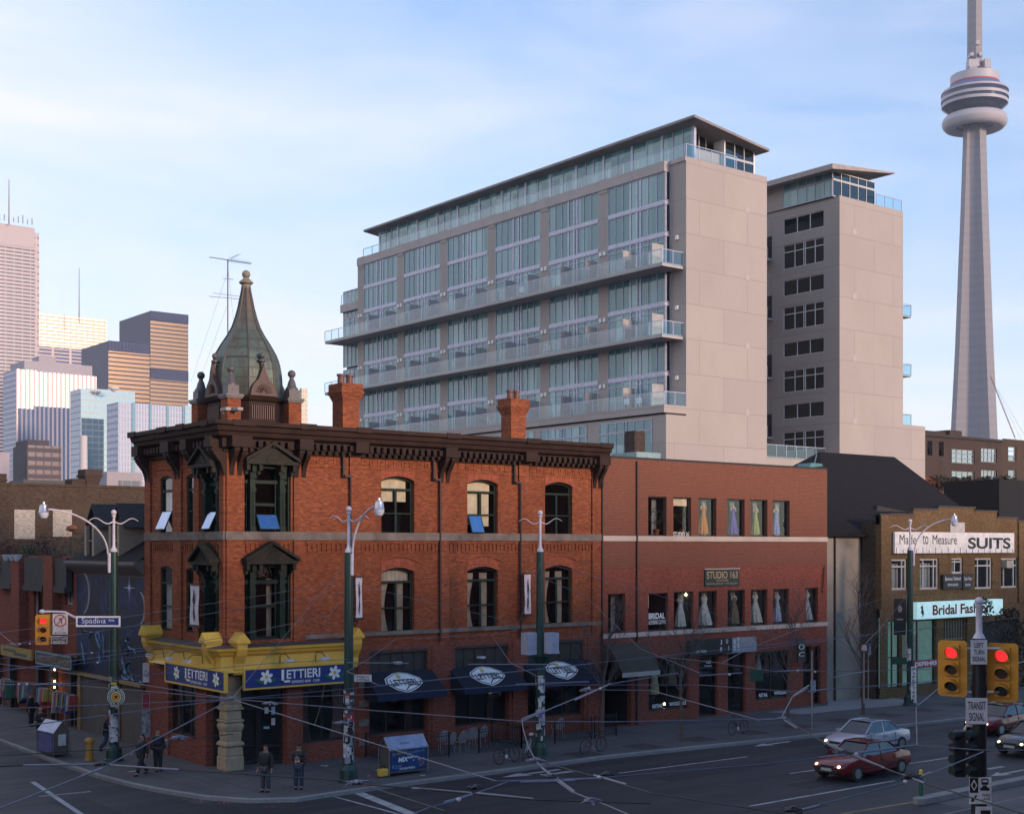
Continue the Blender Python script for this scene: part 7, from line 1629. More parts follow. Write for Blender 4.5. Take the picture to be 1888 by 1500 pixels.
t, tx, sh, P, u, f = flat_sign('traffic_sign', 'white left turn signal sign between the two foreground traffic lights', 1790, 1820, 1179, 1224, DE - .25, s_white)
for i, s in enumerate(('LEFT', 'TURN', 'SIGNAL')): tx(s, (.22, .18, .1)[i], (.68, .4, .12)[i], (.56, .64, .8)[i], .2, ink, .015)
t, tx, sh, P, u, f = flat_sign('traffic_sign', 'white transit signal sign on the foreground pole below the red lights', 1781, 1820.5, 1286, 1334, DE - .25, s_white)
tx('TRANSIT', .08, .55, .84, .32, ink, .01); tx('SIGNAL', .14, .12, .72, .32, ink, .01)
# transit signal heads seen from behind: black, with visors towards the left
for px in (1769, 1797):
    tr = thing('transit_signal', 'black %s transit signal head stacked below the transit sign' % ('left' if px < 1780 else 'right'), 'traffic light', (atd(px, 1430, DE)[0], atd(px, 1430, DE)[1], zE(1428)), 0, 'black transit signal heads')
    c = atd(px, 1430, DE - .2); b = B(); orient_box(b, c, RTv, FWv, .12, .1, zE(1428), zE(1344)); b.done('housing', black_m, tr, bevel=.02)
    b = B()
    for k in range(4):
        z = zE(1352 + k * 21); q = Vector((c[0], c[1], z)); d_ = (-RTv * .75 - FWv * .5).normalized(); b.tube([q, q + d_ * .28], [.11, .10], 12)
    b.done('visor', mat('dark_green_black', (.008, .016, .015), .5), tr)
t, tx, sh, P, u, f = flat_sign('traffic_sign', 'white diamond-lane sign with bus and car symbols at the foot of the foreground pole', 1787, 1828, 1432, 1481, DE - .25, s_white)
sh([(.02, .42), (.4, .42), (.4, .98), (.02, .98)], ink, .008); sh([(.21, .48), (.36, .7), (.21, .93), (.06, .7)], s_white, .011); sh([(.21, .56), (.3, .7), (.21, .84), (.12, .7)], ink, .014)
sh([(.55, .72), (.85, .72), (.87, .9), (.83, .95), (.57, .95), (.53, .9)], ink); sh([(.58, .82), (.82, .82), (.8, .9), (.6, .9)], s_white, .012); sh([(.5, .5), (.9, .5), (.92, .6), (.82, .62), (.76, .7), (.62, .7), (.57, .62), (.48, .6)], ink)
tx('THIS', .56, .28, .38, .1, ink, .01); tx('LANE', .56, .14, .38, .1, ink, .01); sh([(.08, .08), (.26, .1), (.2, .15), (.36, .3), (.3, .35), (.15, .2), (.1, .26)], ink)
t, tx, sh, P, u, f = flat_sign('traffic_sign', 'lowest small sign with a dark panel, cut by the lower picture edge', 1799, 1829, 1486, 1530, DE - .25, s_white); sh([(.3, .2), (.9, .2), (.9, .85), (.3, .85)], ink)
# ================================================================ slim poles and small things on the far pavement
p = at(1497, 1345); t = thing('sign_pole', 'slim grey sign pole on the pavement near the end of the brick studio', 'pole', p); b = B(); b.lathe([(.03, 0), (.03, 4.0)], p, 8); b.done('pole', steel_m, t); b = B(); b.box(p[0] - .1, p[0] + .25, p[1] - .05, p[1] + .02, 1.9, 2.5); b.done('plate', mat('grey_plate', (.25, .26, .28)), t)
p = at(1601, 1290); t = thing('sign_pole', 'slim grey pole beside the bare tree in front of the tan brick wall', 'pole', p); b = B(); b.lathe([(.03, 0), (.03, 3.4)], p, 8); b.done('pole', steel_m, t); b = B(); b.box(p[0] - .05, p[0] + .2, p[1] - .05, p[1] + .02, 2.7, 3.4); b.done('plate', mat('grey_plate', (.1, .1, .1)), t)
p = atd(1593, 1193, 72); b = B(); b.lathe([(.05, -.2), (.16, -.15), (.13, .1), (.04, .14)], p, 12); b.tube([(p[0], p[1], p[2] + .1), (p[0], p[1], p[2] - 3.0)], .025, 6); tag(b.done('post_lamp', mat('dusty_pink_shade', (.5, .36, .34)), smooth=True), 'small dusty pink shade on a thin post left of the tan brick shop', 'lamp')
p = at(1541, 1265); b = B(); b.lathe([(.22, 0), (.26, .55), (.28, .56), (.2, .6)], p, 12); tag(b.done('litter_bin', mat('bright_green_bin', (.06, .3, .05))), 'bright green bin in the gap beside the brick studio', 'bin')
# post at the end of the tramway kerb
p = at(1698, 1476, -.15); t = thing('bollard', 'green post with a yellow top at the end of the tramway kerb', 'bollard', (p[0], p[1], -.15)); b = B(); b.lathe([(.16, -.15), (.16, -.1), (.08, -.05), (.065, .8)], (p[0], p[1], 0), 12); b.done('post', mat('post_green', (.02, .09, .05)), t); b = B(); b.lathe([(.07, .8), (.07, 1.0), (.02, 1.03)], (p[0], p[1], 0), 12); b.done('cap', yellow_m, t)
# hydrant-yellow stub, newspaper-like yellow thing
p = at(165, 1401); b = B(); b.lathe([(.2, 0), (.2, .08), (.16, .1), (.16, .75), (.21, .78), (.21, .88), (.12, .98), (.04, 1.0)], p, 14); tag(b.done('bollard', mat('dull_yellow', (.45, .22, .03)), smooth=True), 'stubby dull yellow hydrant-like bollard between the bin and the left lamp post', 'bollard')
p = at(706, 1432); t = thing('wheel_clamp', 'small yellow locked box lying beside the ad-covered bin', 'box', p); b = B(); b.box(p[0] - .2, p[0] + .2, p[1] - .14, p[1] + .14, .05, .35); b.done('body', yellow_m, t, bevel=.04); b = B(); b.tube([(p[0] - .1, p[1], .35), (p[0] - .08, p[1], .45), (p[0] + .08, p[1], .45), (p[0] + .1, p[1], .35)], .025, 6); b.done('handle', black_m, t)
# ---- street bins with adverts
def bin_(P0, L_, Wd, ang, name_lab, ad=True):
    t = thing('litter_bin', name_lab, 'bin', (P0[0], P0[1], 0), ang, local=True)
    b = B(); b.box(.04, L_ - .04, .04, Wd - .04, .12, 1.12); b.done('body', mat('bin_steel', (.22, .2, .19), .4, .6), t)
    b = B(); b.prism([(-.02, 1.05), (Wd / 2, 1.5), (Wd + .02, 1.05), (Wd + .02, 1.1), (Wd / 2, 1.56), (-.02, 1.1)], 0, 0, L_); b.done('lid', mat('bin_lid', (.33, .36, .48), .35, .3), t)
    b = B(); b.prism([(.05, 1.1), (Wd / 2, 1.48), (Wd - .05, 1.1)], 0, .05, L_ - .05); b.done('gable', mat('bin_steel', (.1, .1, .1)), t)
    b = B()
    for x in (.0, L_):
        for y in (0, Wd): b.tube([(x, y, 0), (x, y, 1.08), (x, Wd / 2, 1.54)], .025, 6)
    b.done('frame', steel_m, t); return t
b0 = at(718, 1432); b1 = at(789, 1423); L_ = math.hypot(b1[0] - b0[0], b1[1] - b0[1]); ang = math.atan2(b1[1] - b0[1], b1[0] - b0[0])
t = bin_(b0, L_, .8, ang, 'bin with a sloping lid and blue radio station advert in front of the cafe fence')
b = B(); b.box(.08, L_ - .08, .0, .036, .2, 1.02); b.done('advert_panel', mat('advert_blue', (.012, .06, .20), .4, c2=(.01, .035, .12)), t)
text('MIX99.9', 'lettering', white_m, t, (L_ * .22, -.006, .55), (1, 0, 0), L_ * .5, .2, bold=.04, shear=.2); text('FM', 'lettering', white_m, t, (L_ * .74, -.006, .56), (1, 0, 0), L_ * .07, .07)
text('Goo Goo Dolls', 'lettering', mat('ad_yellow', (.5, .4, .05)), t, (L_ * .07, -.006, .83), (1, 0, .12), L_ * .38, .12, shear=.2); text('Matchbox 20', 'lettering', mat('ad_light_blue', (.2, .4, .6)), t, (L_ * .5, -.006, .84), (1, 0, .1), L_ * .4, .11)
text('R.E.M.', 'lettering', mat('ad_light_blue', (.2, .4, .6)), t, (L_ * .08, -.006, .32), (1, 0, 0), L_ * .25, .14); text('DAVE MATTHEWS', 'lettering', white_m, t, (L_ * .26, -.006, .24), (1, 0, 0), L_ * .4, .09, bold=.02); text('U2', 'lettering', mat('ad_orange', (.6, .2, .05)), t, (L_ * .78, -.006, .28), (1, 0, .5), L_ * .14, .3, bold=.01)
text('OMG', 'lettering', ink, t, (L_ * .32, .1, 1.27), (1, 0, 0), L_ * .25, .08, uz=(0, .7, .7)); text('MEDIA', 'lettering', ink, t, (L_ * .36, .06, 1.18), (1, 0, 0), L_ * .25, .05, uz=(0, .7, .7))
b0 = at(129, 1393); t = bin_((b0[0], b0[1], 0), 1.5, .78, rad(97), 'steel bin with a pale pitched lid on the pavement left of the left lamp post')
b = B(); b.box(.1, 1.4, .74, .80, .2, 1.0); b.done('advert_panel', mat('advert_violet', (.16, .13, .3), .4, c2=(.05, .1, .2)), t); b = B(); b.box(-.02, .02, .2, .55, .5, 1.0); b.done('advert_panel', mat('paper_white', (.1, .1, .1)), t)
# ================================================================ patio railings, chairs, bicycles
def fence(p, q, label):
    t = thing('patio_railing', label, 'fence', (p[0], p[1], 0), 0, 'black railings round the cafe patio'); P_ = Vector((p[0], p[1], 0)); Q_ = Vector((q[0], q[1], 0)); L_ = (Q_ - P_).length
    b = B()
    for f_ in (0, 1): v = P_.lerp(Q_, f_); b.box(v.x - .03, v.x + .03, v.y - .03, v.y + .03, 0, 1.1)
    b.done('post', black_m, t); b = B()
    for z in (.12, .95, 1.05): b.tube([P_ + Vector((0, 0, z)), Q_ + Vector((0, 0, z))], .018, 4)
    b.done('rail', black_m, t); b = B(); n = int(L_ / .13)
    for k in range(1, n): v = P_.lerp(Q_, k / n); b.box(v.x - .009, v.x + .009, v.y - .009, v.y + .009, .12, .95)
    b.done('bars', black_m, t)
f = [at(673, 1399), at(828, 1395.5), at(889, 1387.5), at(985, 1378), at(1041, 1371), at(1110, 1362), at(1147, 1358)]
y0 = -2.55
fence((6.2, -.3), (6.2, y0), 'black railing running out from the wall beside the first awning'); fence((6.2, y0), (9.1, y0), 'long black railing behind the ad-covered bin'); fence((10.75, y0), (13.2, y0), 'black railing behind the two leaning bicycles'); fence((13.2, y0), (13.2, -.3), 'short black railing returning to the wall under the second awning')
fence((15.3, y0 + .1), (17.6, y0 + .1), 'black railing below the third awning behind the red bicycle'); fence((17.9, y0 + .2), (19.4, y0 + .3), 'last black railing by the dark passage under the olive awning')
ch_m = mat('pale_mesh_metal', (.34, .33, .34), .4, .3)
def patio_chair(label, loc, rz):
    t = thing('patio_chair', label, 'chair', (loc[0], loc[1], 0), rz, 'round-backed metal patio chairs', local=True)
    b = B(); b.lathe([(.01, .44), (.22, .44), (.23, .46), (.01, .465)], (0, 0, 0), 16); b.done('seat', ch_m, t, smooth=True)
    b = B(); pts = [(-.22, .14, .46), (-.27, .2, .65), (-.24, .25, .85), (-.12, .29, .97), (0, .3, 1.0), (.12, .29, .97), (.24, .25, .85), (.27, .2, .65), (.22, .14, .46)]; b.tube(pts, .014, 6)
    b.grid(8, 6, lambda a, c: ((a - .5) * .5 * math.sqrt(max(.15, 1 - (2 * c - .7) ** 2 * .6)), .16 + .13 * c, .48 + .48 * c)); b.done('backrest', ch_m, t, recalc=False)
    for sx in (-1, 1):
        for sy in (-1, 1): b = B(); b.tube([(.15 * sx, .14 * sy, .44), (.2 * sx, .2 * sy, 0)], .012, 6); b.done('leg', ch_m, t)
        b = B(); b.tube([(.2 * sx, -.16, .45), (.25 * sx, -.18, .62), (.27 * sx, .05, .68), (.26 * sx, .2, .66)], .012, 6); b.done('armrest', ch_m, t)
    return t
pc0 = patio_chair('round-backed mesh chair at the end of the long railing, nearer of two', (9.55, -1.9), rad(200))
for (x, y, r, lb) in ((9.75, -1.2, 160, 'round-backed mesh chair close behind the end of the long railing'), (10.3, -1.75, 185, 'round-backed mesh chair standing alone in the patio gap'), (11.3, -1.2, 170, 'left mesh chair behind the railing near the two bicycles'), (12.0, -1.0, 190, 'right mesh chair behind the railing near the two bicycles'), (6.9, -1.3, 180, 'mesh chair behind the long railing under the first awning'), (16.6, -1.1, 180, 'mesh chair behind the railing of the third awning')): dup(pc0, (x, y, 0), rad(r), lb)
def table(loc, lb):
    t = thing('patio_table', lb, 'table', (loc[0], loc[1], 0), 0, 'small round patio tables', local=True); b = B(); b.lathe([(.01, .72), (.36, .72), (.36, .74), (.01, .742)], (0, 0, 0), 20); b.done('table_top', black_m, t); b = B(); b.lathe([(.2, 0), (.19, .03), (.03, .06), (.03, .72)], (0, 0, 0), 12); b.done('pedestal', black_m, t)
table((8.0, -1.4), 'round black cafe table behind the long railing'); table((14.3, -1.2), 'round black cafe table between the second and third railing')
def bicycle(label, loc, rz, fc, lean=0.):
    t = thing('bicycle', label, 'bicycle', (loc[0], loc[1], 0), rz, 'bicycles parked on the pavement', local=True); t.rotation_euler = (lean, 0, rz); rub = mat('tyre_rubber', (.015, .015, .015), .7)
    m = mat('bike_%s' % label[:12], fc, .35)
    for x in (-.52, .52):
        b = B(); b.tube([(x + .335 * math.cos(a), 0, .34 + .335 * math.sin(a)) for a in [2 * math.pi * k / 28 for k in range(29)]], .018, 6, caps=False); w_ = b.done('wheel', rub, t)
        b = B(); b.tube([(x + .31 * math.cos(a), 0, .34 + .31 * math.sin(a)) for a in [2 * math.pi * k / 24 for k in range(25)]], .008, 4, caps=False)
        for k in range(14): a = k * math.pi / 7; b.tube([(x, 0, .34), (x + .31 * math.cos(a), 0, .34 + .31 * math.sin(a))], .003, 3)
        b.tube([(x, -.05, .34), (x, .05, .34)], .02, 6); b.done('rim', mat('rim_grey', (.12, .12, .12), .4, .5), w_)
    bb, st_, hd, sr, fr_ = (-.08, 0, .3), (-.22, 0, .82), (.38, 0, .86), (-.52, 0, .34), (.52, 0, .34); b = B()
    for p, q in ((bb, st_), (st_, hd), (bb, (.41, 0, .74)), (bb, sr), (sr, st_)): b.tube([p, q], .017, 6)
    b.tube([hd, (.41, 0, .74), (.47, 0, .5), fr_], .016, 6); b.done('frame', m, t)
    b = B(); b.tube([hd, (.36, 0, .98)], .014, 6); b.tube([(.42, -.27, .97), (.36, -.2, .99), (.36, .2, .99), (.42, .27, .97)], .013, 6); b.done('handlebar', black_m, t)
    b = B(); b.tube([st_, (-.24, 0, .93)], .013, 6); b.prism([(-.37, -.08), (-.37, .08), (-.25, .07), (-.08, .015), (-.08, -.015), (-.25, -.07)], 2, .93, .97); b.done('saddle', black_m, t)
    b = B(); b.lathe([(.09, -.005), (.09, .005)], (0, 0, 0), 16) if 0 else b.tube([(bb[0], -.045, bb[2]), (bb[0], -.035, bb[2])], .09, 16); b.tube([bb, (bb[0] + .12, -.07, bb[2] - .12)], .01, 4); b.tube([bb, (bb[0] - .12, .07, bb[2] + .12)], .01, 4); b.box(bb[0] + .08, bb[0] + .17, -.15, -.07, bb[2] - .14, bb[2] - .12); b.done('crank', steel_m, t)
    return t
p = at(936, 1406); bicycle('black bicycle leaning left of the wire post, nearest the kerb', p, rad(12), (.02, .02, .022), rad(-8))
p = at(970, 1398); bicycle('white-framed bicycle leaning on the wire post with the boxes', p, rad(38), (.5, .5, .52), rad(10))
t = thing('helmet_bag', 'pale bag strapped on the saddle of the white-framed bicycle', 'bag', (p[0] + .3, p[1], .95)); b = B(); b.ball((p[0] + .35, p[1] + .05, 1.03), .13, 12, sz=.6); b.done('cover', mat('bag_white', (.5, .5, .52)), t, smooth=True)
p = at(1093, 1387); bicycle('dark red bicycle standing on the kerb below the third awning', p, rad(5), (.12, .02, .02), rad(4))
p = at(1362, 1353); bicycle('lone black bicycle standing on the pavement opposite the studio doors', p, rad(8), (.03, .03, .035), rad(-5))
# ================================================================ bare street trees
bark = mat('tree_bark', (.12, .085, .07), .9, c2=(.07, .05, .042), sc=5)
def bare_tree(px, py, h, label, seed, lean=0.):
    p = at(px, py); q = random.Random(seed); t = thing('bare_tree', label, 'tree', p, 0, 'bare street trees along the brick shops')
    b = B(); tw = B(); top = Vector((p[0] + lean, p[1], h * .45)); b.tube([(p[0], p[1], 0), (p[0] + lean * .3, p[1], h * .2), tuple(top)], [.10, .085, .065], 8)
    def grow(o, d, l, r, lvl, bb):
        n = 4; pts = [o]; dd = d.copy()
        for k in range(n): dd = (dd + Vector((q.uniform(-.18, .18), q.uniform(-.18, .18), q.uniform(-.02, .14)))).normalized(); pts.append(pts[-1] + dd * l / n)
        bb.tube(pts, [r * (1 - .16 * k) for k in range(n + 1)], 5 if lvl < 2 else 3)
        if lvl >= 3: return
        for k in range(5 if lvl < 2 else 4):
            i = q.randint(1, n); a = q.uniform(0, 6.28); s = Vector((math.cos(a), math.sin(a), q.uniform(.15, 1.0))).normalized(); grow(pts[i], (dd * .55 + s * .75).normalized(), l * q.uniform(.5, .75), r * .5, lvl + 1, tw)
    for k in range(6): a = k * 1.05 + q.uniform(-.3, .3); f_ = q.uniform(.55, 1); o = Vector((p[0] + lean * f_, p[1], h * .45 * f_ + .3)); grow(o, Vector((math.cos(a) * .75, math.sin(a) * .75, 1)).normalized(), h * .3, .035, 1, tw)
    grow(top, Vector((.05, 0, 1)), h * .42, .06, 0, tw)
    b.done('trunk', bark, t, smooth=True); tw.done('crown', mat('twig', (.10, .08, .075), .9), t)
bare_tree(1109, 1360, 6.3, 'bare thin tree in front of the olive awning and passage', 2, .15)
bare_tree(1257, 1366, 6.2, 'bare young tree before the left studio shop window', 5, -.1)
bare_tree(1452, 1341, 6.4, 'bare thin tree before the right studio shop window', 8, .1)
bare_tree(1592, 1316, 6.8, 'bare tree standing before the grey stucco wall', 13, -.2)
p = atd(1905, 1300, 60); t = thing('street_tree', 'dark leafy tree at the right edge in front of the mint lit shop sign', 'tree', (p[0], p[1], 0)); b = B(); b.tube([(p[0], p[1], -.1), (p[0], p[1], 2), (p[0] - .4, p[1], 4)], [.16, .13, .09], 8)
for k in range(9): a = k * .7; b.tube([(p[0] - .2, p[1], 3 + k * .12), (p[0] - .3 + 1.0 * math.cos(a), p[1] + 1.0 * math.sin(a), 4.6 + .1 * k), (p[0] - .4 + 1.9 * math.cos(a), p[1] + 1.9 * math.sin(a), 5.2 + .15 * k)], [.05, .03, .012], 5)
b.done('trunk', bark, t); RR = random.Random(9); b = B(); leafs(b, [(p[0] - .5 + RR.uniform(-1.7, 1.6), p[1] + RR.uniform(-1.6, 1.6), RR.uniform(3.3, 6.6), RR.uniform(.3, .7)) for _ in range(26)], 3600, .075, RR); b.done('crown', mat('dark_leaf', (.02, .02, .012), .8, c2=(.04, .03, .018), sc=6), t, recalc=False)
# ---- cloth banners on brackets
def wbanner(fr, px0, px1, py0, py1, w_, label, sd):
    pm = (px0 + px1) / 2; u0, u1 = sorted((fr.u(px0, w_), fr.u(px1, w_))); z1, z0 = fr.z(pm, py0, w_), fr.z(pm, py1, w_); t = thing('wall_banner', label, 'banner', fr.P((u0 + u1) / 2, w_, z0), 0, 'white cloth banners with a black figure')
    b = B(fr); cc_ = (u0 + u1) / 2; hw = (u1 - u0) / 2; b.grid(6, 10, lambda a, c: (cc_ + hw * (2 * a - 1) * (.86 + .14 * abs(2 * c - 1)), w_ + .02 * math.sin(c * 6), z0 + (z1 - z0) * c)); b.done('cloth', mat('banner_cloth', (.62, .56, .6), .8), t, recalc=False, smooth=True)
    q = random.Random(sd); b = B(fr); H_ = z1 - z0
    pts = [(0, .06), (.25, .3), (.1, .5), (.35, .62), (.12, .8), (.05, .92), (-.12, .8), (-.2, .6), (-.05, .45), (-.3, .2)]
    b.poly([(cc_ + hw * x, w_ + .03, z0 + H_ * y) for x, y in pts]); b.done('figure_print', black_m, t, recalc=False)
    b = B(fr); b.box(cc_ - hw - .05, cc_ + hw + .05, w_ - .02, w_ + .04, z1, z1 + .06); b.box(cc_ - hw - .05, cc_ + hw + .05, w_ - .02, w_ + .04, z0 - .1, z0); b.tube([(cc_, 0, z1 + .03), (cc_, w_, z1 + .03)], .02, 4); b.tube([(cc_, 0, z0 - .5), (cc_, w_, z0 - .05), (cc_, 0, z0 - .05)], .02, 4); b.done('bracket', black_m, t)
wbanner(S, 656, 668, 1064, 1138, .5, 'white cloth banner with a black figure on the wall right of the middle lamp post', 1); wbanner(S, 967, 979, 1058, 1131, .5, 'white cloth banner with a black figure left of the wire post with boxes', 2); wbanner(Q, 350, 367, 1078, 1151, .5, 'white cloth banner with a black figure on the shaded side street wall', 3)
# tv antenna behind the turret
p0 = atd(420, 640, 66); t = thing('tv_antenna', 'tall thin television antenna mast rising behind the copper dome', 'antenna', (p0[0], p0[1], 13.5)); am = mat('antenna_metal', (.12, .1, .1), .5)
A_ = lambda px, py: atd(px, py, 66)
b = B(); zt_ = A_(420, 478)[2]; b.tube([(p0[0], p0[1], 13.4), (p0[0], p0[1], zt_)], .03, 6); b.done('mast', am, t)
b = B(); b.tube([A_(386, 474), A_(463, 486)], .02, 4)
for k in range(9):
    px = 425 + k * 4.6; py = 480 + k * .7; v = Vector(A_(px, py)); d_ = Vector((.25, 1, .0)).normalized() * (.55 - .03 * k); b.tube([v - d_, v + d_], .012, 3)
v = Vector(A_(440, 472)); b.tube([A_(425, 478), A_(444, 468)], .012, 3); b.tube([A_(422, 477), A_(438, 469)], .012, 3); b.tube([A_(385, 546), A_(448, 552)], .014, 3); b.tube([A_(393, 540), A_(447, 547)], .012, 3); b.tube([A_(411, 513), A_(431, 515)], .014, 3); b.split('crossbar', am, t)
b = B(); b.tube([A_(420, 500), A_(352, 705)], .006, 3); b.tube([A_(420, 560), A_(356, 735)], .006, 3); b.tube([A_(421, 500), A_(436, 640)], .006, 3); b.done('guy_wire', am, t)
# ================================================================ overhead wires (5.7 m above the street; span wires go up to the posts)
wire_m = mat('galvanised_wire', (.15, .15, .2), .5, .3); wire_d = mat('dark_copper_wire', (.03, .028, .03), .5); bar_m = mat('aluminium_bar', (.2, .2, .25), .5, .3); ins_m = mat('white_insulator', (.5, .48, .46), .4)
def W3(px, py, z=None):
    if z is None:
        if py >= 1165: return at(px, py, 5.7)
        return atd(px, py, 55)
    return at(px, py, z)
def wire(label, pts, r=.0095, m=None, sag=.0, nm='overhead_wire', bars=(), ins=(), grp='overhead streetcar and span wires'):
    P = [Vector(W3(*p)) for p in pts]
    t = thing(nm, label, 'wire', tuple(P[0]), 0, grp); b = B()
    Q_ = []
    for i in range(len(P) - 1):
        n = 6
        for k in range(n): f_ = k / n; v = P[i].lerp(P[i + 1], f_); v.z -= sag * 4 * f_ * (1 - f_); Q_.append(v)
    Q_.append(P[-1]); b.tube(Q_, r, 5); b.done('cable', m or wire_m, t)
    for (p, q) in bars:
        b = B(); A_, C_ = Vector(W3(*p)), Vector(W3(*q)); b.tube([A_, C_], .018, 6); b.done('clamp_bar', bar_m, t)
    for p in ins:
        v = Vector(W3(*p)); b = B(); b.ball(tuple(v), .038, 10); b.done('insulator', ins_m, t, smooth=True)
hub = (427, 1288)
wire('span wire from the middle lamp post top down to the central wire hub', [(641, 1036), (514, 1185, 5.9), hub], .011)
wire('upper span wire from the middle lamp post to the left picture edge', [(636, 1072), (427, 1106), (230, 1137), (-20, 1168)])
wire('lower of the two parallel span wires left of the middle lamp post', [(636, 1091), (427, 1124), (230, 1156), (0, 1190)])
wire('short kinked wire hanger left of the middle lamp post', [(636, 1098), (607, 1134), (607, 1161), (560, 1172)])
wire('long span wire from the hanger to the far left', [(607, 1134), (427, 1172), (230, 1204), (-20, 1240)])
wire('span wire from the middle lamp post to the wall side knot', [(648, 1075), (766, 1104), (917, 1139), (951, 1163)])
wire('steep wire from the box post top down to the knot', [(997, 1034), (972, 1105), (951, 1163)])
wire('span wire from the box post top across the brick studio', [(1004, 1037), (1130, 1072), (1290, 1120), (1420, 1170)])
wire('second span wire from the box post toward the olive awning', [(1002, 1066), (1077, 1097), (1180, 1195), (1290, 1240)])
wire('wire along the sill line from the knot to the middle lamp post', [(955, 1160), (905, 1170), (731, 1177), (678, 1215), (640, 1237)])
wire('wire dropping from the sill line to the upper contact bar', [(907, 1171), (940, 1220), (998, 1250)], bars=(((864, 1224), (1024, 1224)),))
wire('wire crossing the first awning to the middle lamp post', [(640, 1237), (700, 1263), (1130, 1218), (1540, 1175), (1700, 1160, 6.4)])
wire('contact wire leaving the hub to the far right over the awnings', [hub, (700, 1264), (1090, 1223)], bars=(((640, 1221), (753, 1222)),))
wire('contact wire from the hub across all three awnings', [hub, (700, 1279), (960, 1262), (1290, 1262), (1470, 1275), (1750, 1252), (1900, 1240)], bars=(((951, 1261), (1086, 1256)), ((1290, 1245), (1368, 1240))), ins=((1345, 1243),))
wire('straight wire from the hub past the ground floor to the road', [hub, (700, 1310), (962, 1329), (1130, 1330), (1440, 1324)], .011)
wire('wire from the hub down past the middle lamp post foot', [hub, (700, 1373), (915, 1439), (1107, 1433)], .011, bars=(((1040, 1437), (1103, 1434)),), ins=((1105, 1433),))
wire('wire from the hub to the left edge above the shop sign', [hub, (240, 1258), (100, 1236), (-10, 1222)])
wire('second wire from the hub to the left edge', [hub, (240, 1271), (110, 1261), (-10, 1254)])
wire('third wire from the hub, level with the shop doors', [hub, (240, 1297), (0, 1306)], .011)
wire('fourth wire from the hub, sinking to the left edge', [hub, (240, 1312), (0, 1343)], .011)
wire('thick wire from the hub to the lower left corner', [hub, (320, 1345), (187, 1416), (0, 1489), (-20, 1497)], .013, bars=(((187, 1416), (150, 1430)),))
wire('left contact wire with a long section bar at the bottom', [(0, 1412), (43, 1410), (178, 1408), (330, 1418), (632, 1438), (662, 1444), (821, 1494)], .011, wire_d, bars=(((43, 1410), (178, 1408)), ((178, 1408), (330, 1418))))
wire('contact wire with two white insulators at the left edge', [(-10, 1262), (30, 1261), (60, 1261), (130, 1259), (300, 1240), (500, 1222), (640, 1215)], bars=(((0, 1262), (28, 1261)), ((60, 1262), (130, 1259))), ins=((35, 1261), (50, 1261), (103, 1260)))
wire('upper left contact wire crossing the yellow sign', [(-10, 1213), (60, 1211), (170, 1203), (300, 1190), (430, 1180)], bars=(((70, 1211), (160, 1204)),), ins=((169, 1203),))
wire('left wire with insulators above the yellow shop sign', [(-20, 1150), (24, 1186), (60, 1186), (110, 1176)], ins=((36, 1187), (55, 1186)))
wire('wire over the crossing with a white insulator by the green shop sign', [(-10, 1233), (120, 1226), (240, 1212), (320, 1200), (430, 1190)], bars=(((60, 1229), (110, 1226)),), ins=((180, 1221),))
wire('thin dark guy wire over the lower left pavement', [(-10, 1393), (200, 1380), (430, 1352)], .008, wire_d)
wire('rising wire from the knot behind the box post', [(962, 1329), (1000, 1312), (1125, 1260), (1250, 1240)], .015, bars=(((962, 1325), (1000, 1310)), ((1060, 1290), (1125, 1260))), ins=((1086, 1268), (1107, 1269)))
wire('curved hanger beside the parked bicycles', [(962, 1325), (965, 1345), (974, 1375), (988, 1402)], .012)
wire('crossing wire from the bicycles to the lower middle', [(988, 1402), (1019, 1433), (1055, 1459), (1120, 1484), (1180, 1510)], .013, bars=(((1000, 1415), (1060, 1459)),), ins=())
wire('dark contact wire running from the bicycles to the lower right', [(1005, 1406), (1107, 1433), (1200, 1461), (1470, 1502)], .011, wire_d, bars=(((1095, 1428), (1155, 1445)),))
wire('contact wire with a section insulator over the near lanes', [(905, 1452), (935, 1440), (1107, 1433), (1200, 1425), (1380, 1410), (1510, 1396), (1576, 1389), (1689, 1373), (1810, 1382), (1890, 1382)], .011, bars=(((1510, 1396), (1689, 1373)), ((960, 1441), (1060, 1438))), ins=((1579, 1390),))
wire('long dark wire from the bicycle knot to the right foreground', [(1444, 1322), (1547, 1385), (1631, 1415), (1697, 1440), (1888, 1499)], .013, wire_d, bars=(((1520, 1368), (1631, 1415)), ((1444, 1325), (1470, 1342)), ((1664, 1427), (1705, 1443))))
wire('pull-off wire from the lower edge up to the foreground pole', [(1463, 1494), (1520, 1480), (1669, 1441)], .011, bars=(((1475, 1493), (1510, 1484)),), ins=((1669, 1441),))
wire('wire from the tramway bollard to the foreground signal pole', [(1695, 1432), (1740, 1415), (1813, 1385)], .011, bars=(((1695, 1432), (1716, 1423)),))
wire('vertical hanger right of the silver car', [(1689, 1303), (1691, 1373)], .012)
wire('rising wire across the left foreground traffic light', [(1692, 1300), (1751, 1251), (1810, 1234), (1890, 1219)], .011, bars=(((1870, 1224), (1890, 1218)),))
wire('thin wire from the studio sign to the upper right', [(1340, 1205), (1380, 1198), (1600, 1170), (1888, 1137)])
wire('diagonal thin wire from the studio to the right lamp post', [(1330, 1222), (1380, 1195), (1480, 1156), (1584, 1118), (1676, 1085)])
wire('diagonal wire from the bare tree up to the right lamp post', [(1592, 1190), (1630, 1150), (1676, 1092)])
wire('curved contact wire over the lone black bicycle', [(1440, 1324), (1447, 1310), (1460, 1285), (1490, 1268)], .012, bars=(((1462, 1282), (1491, 1263)),))
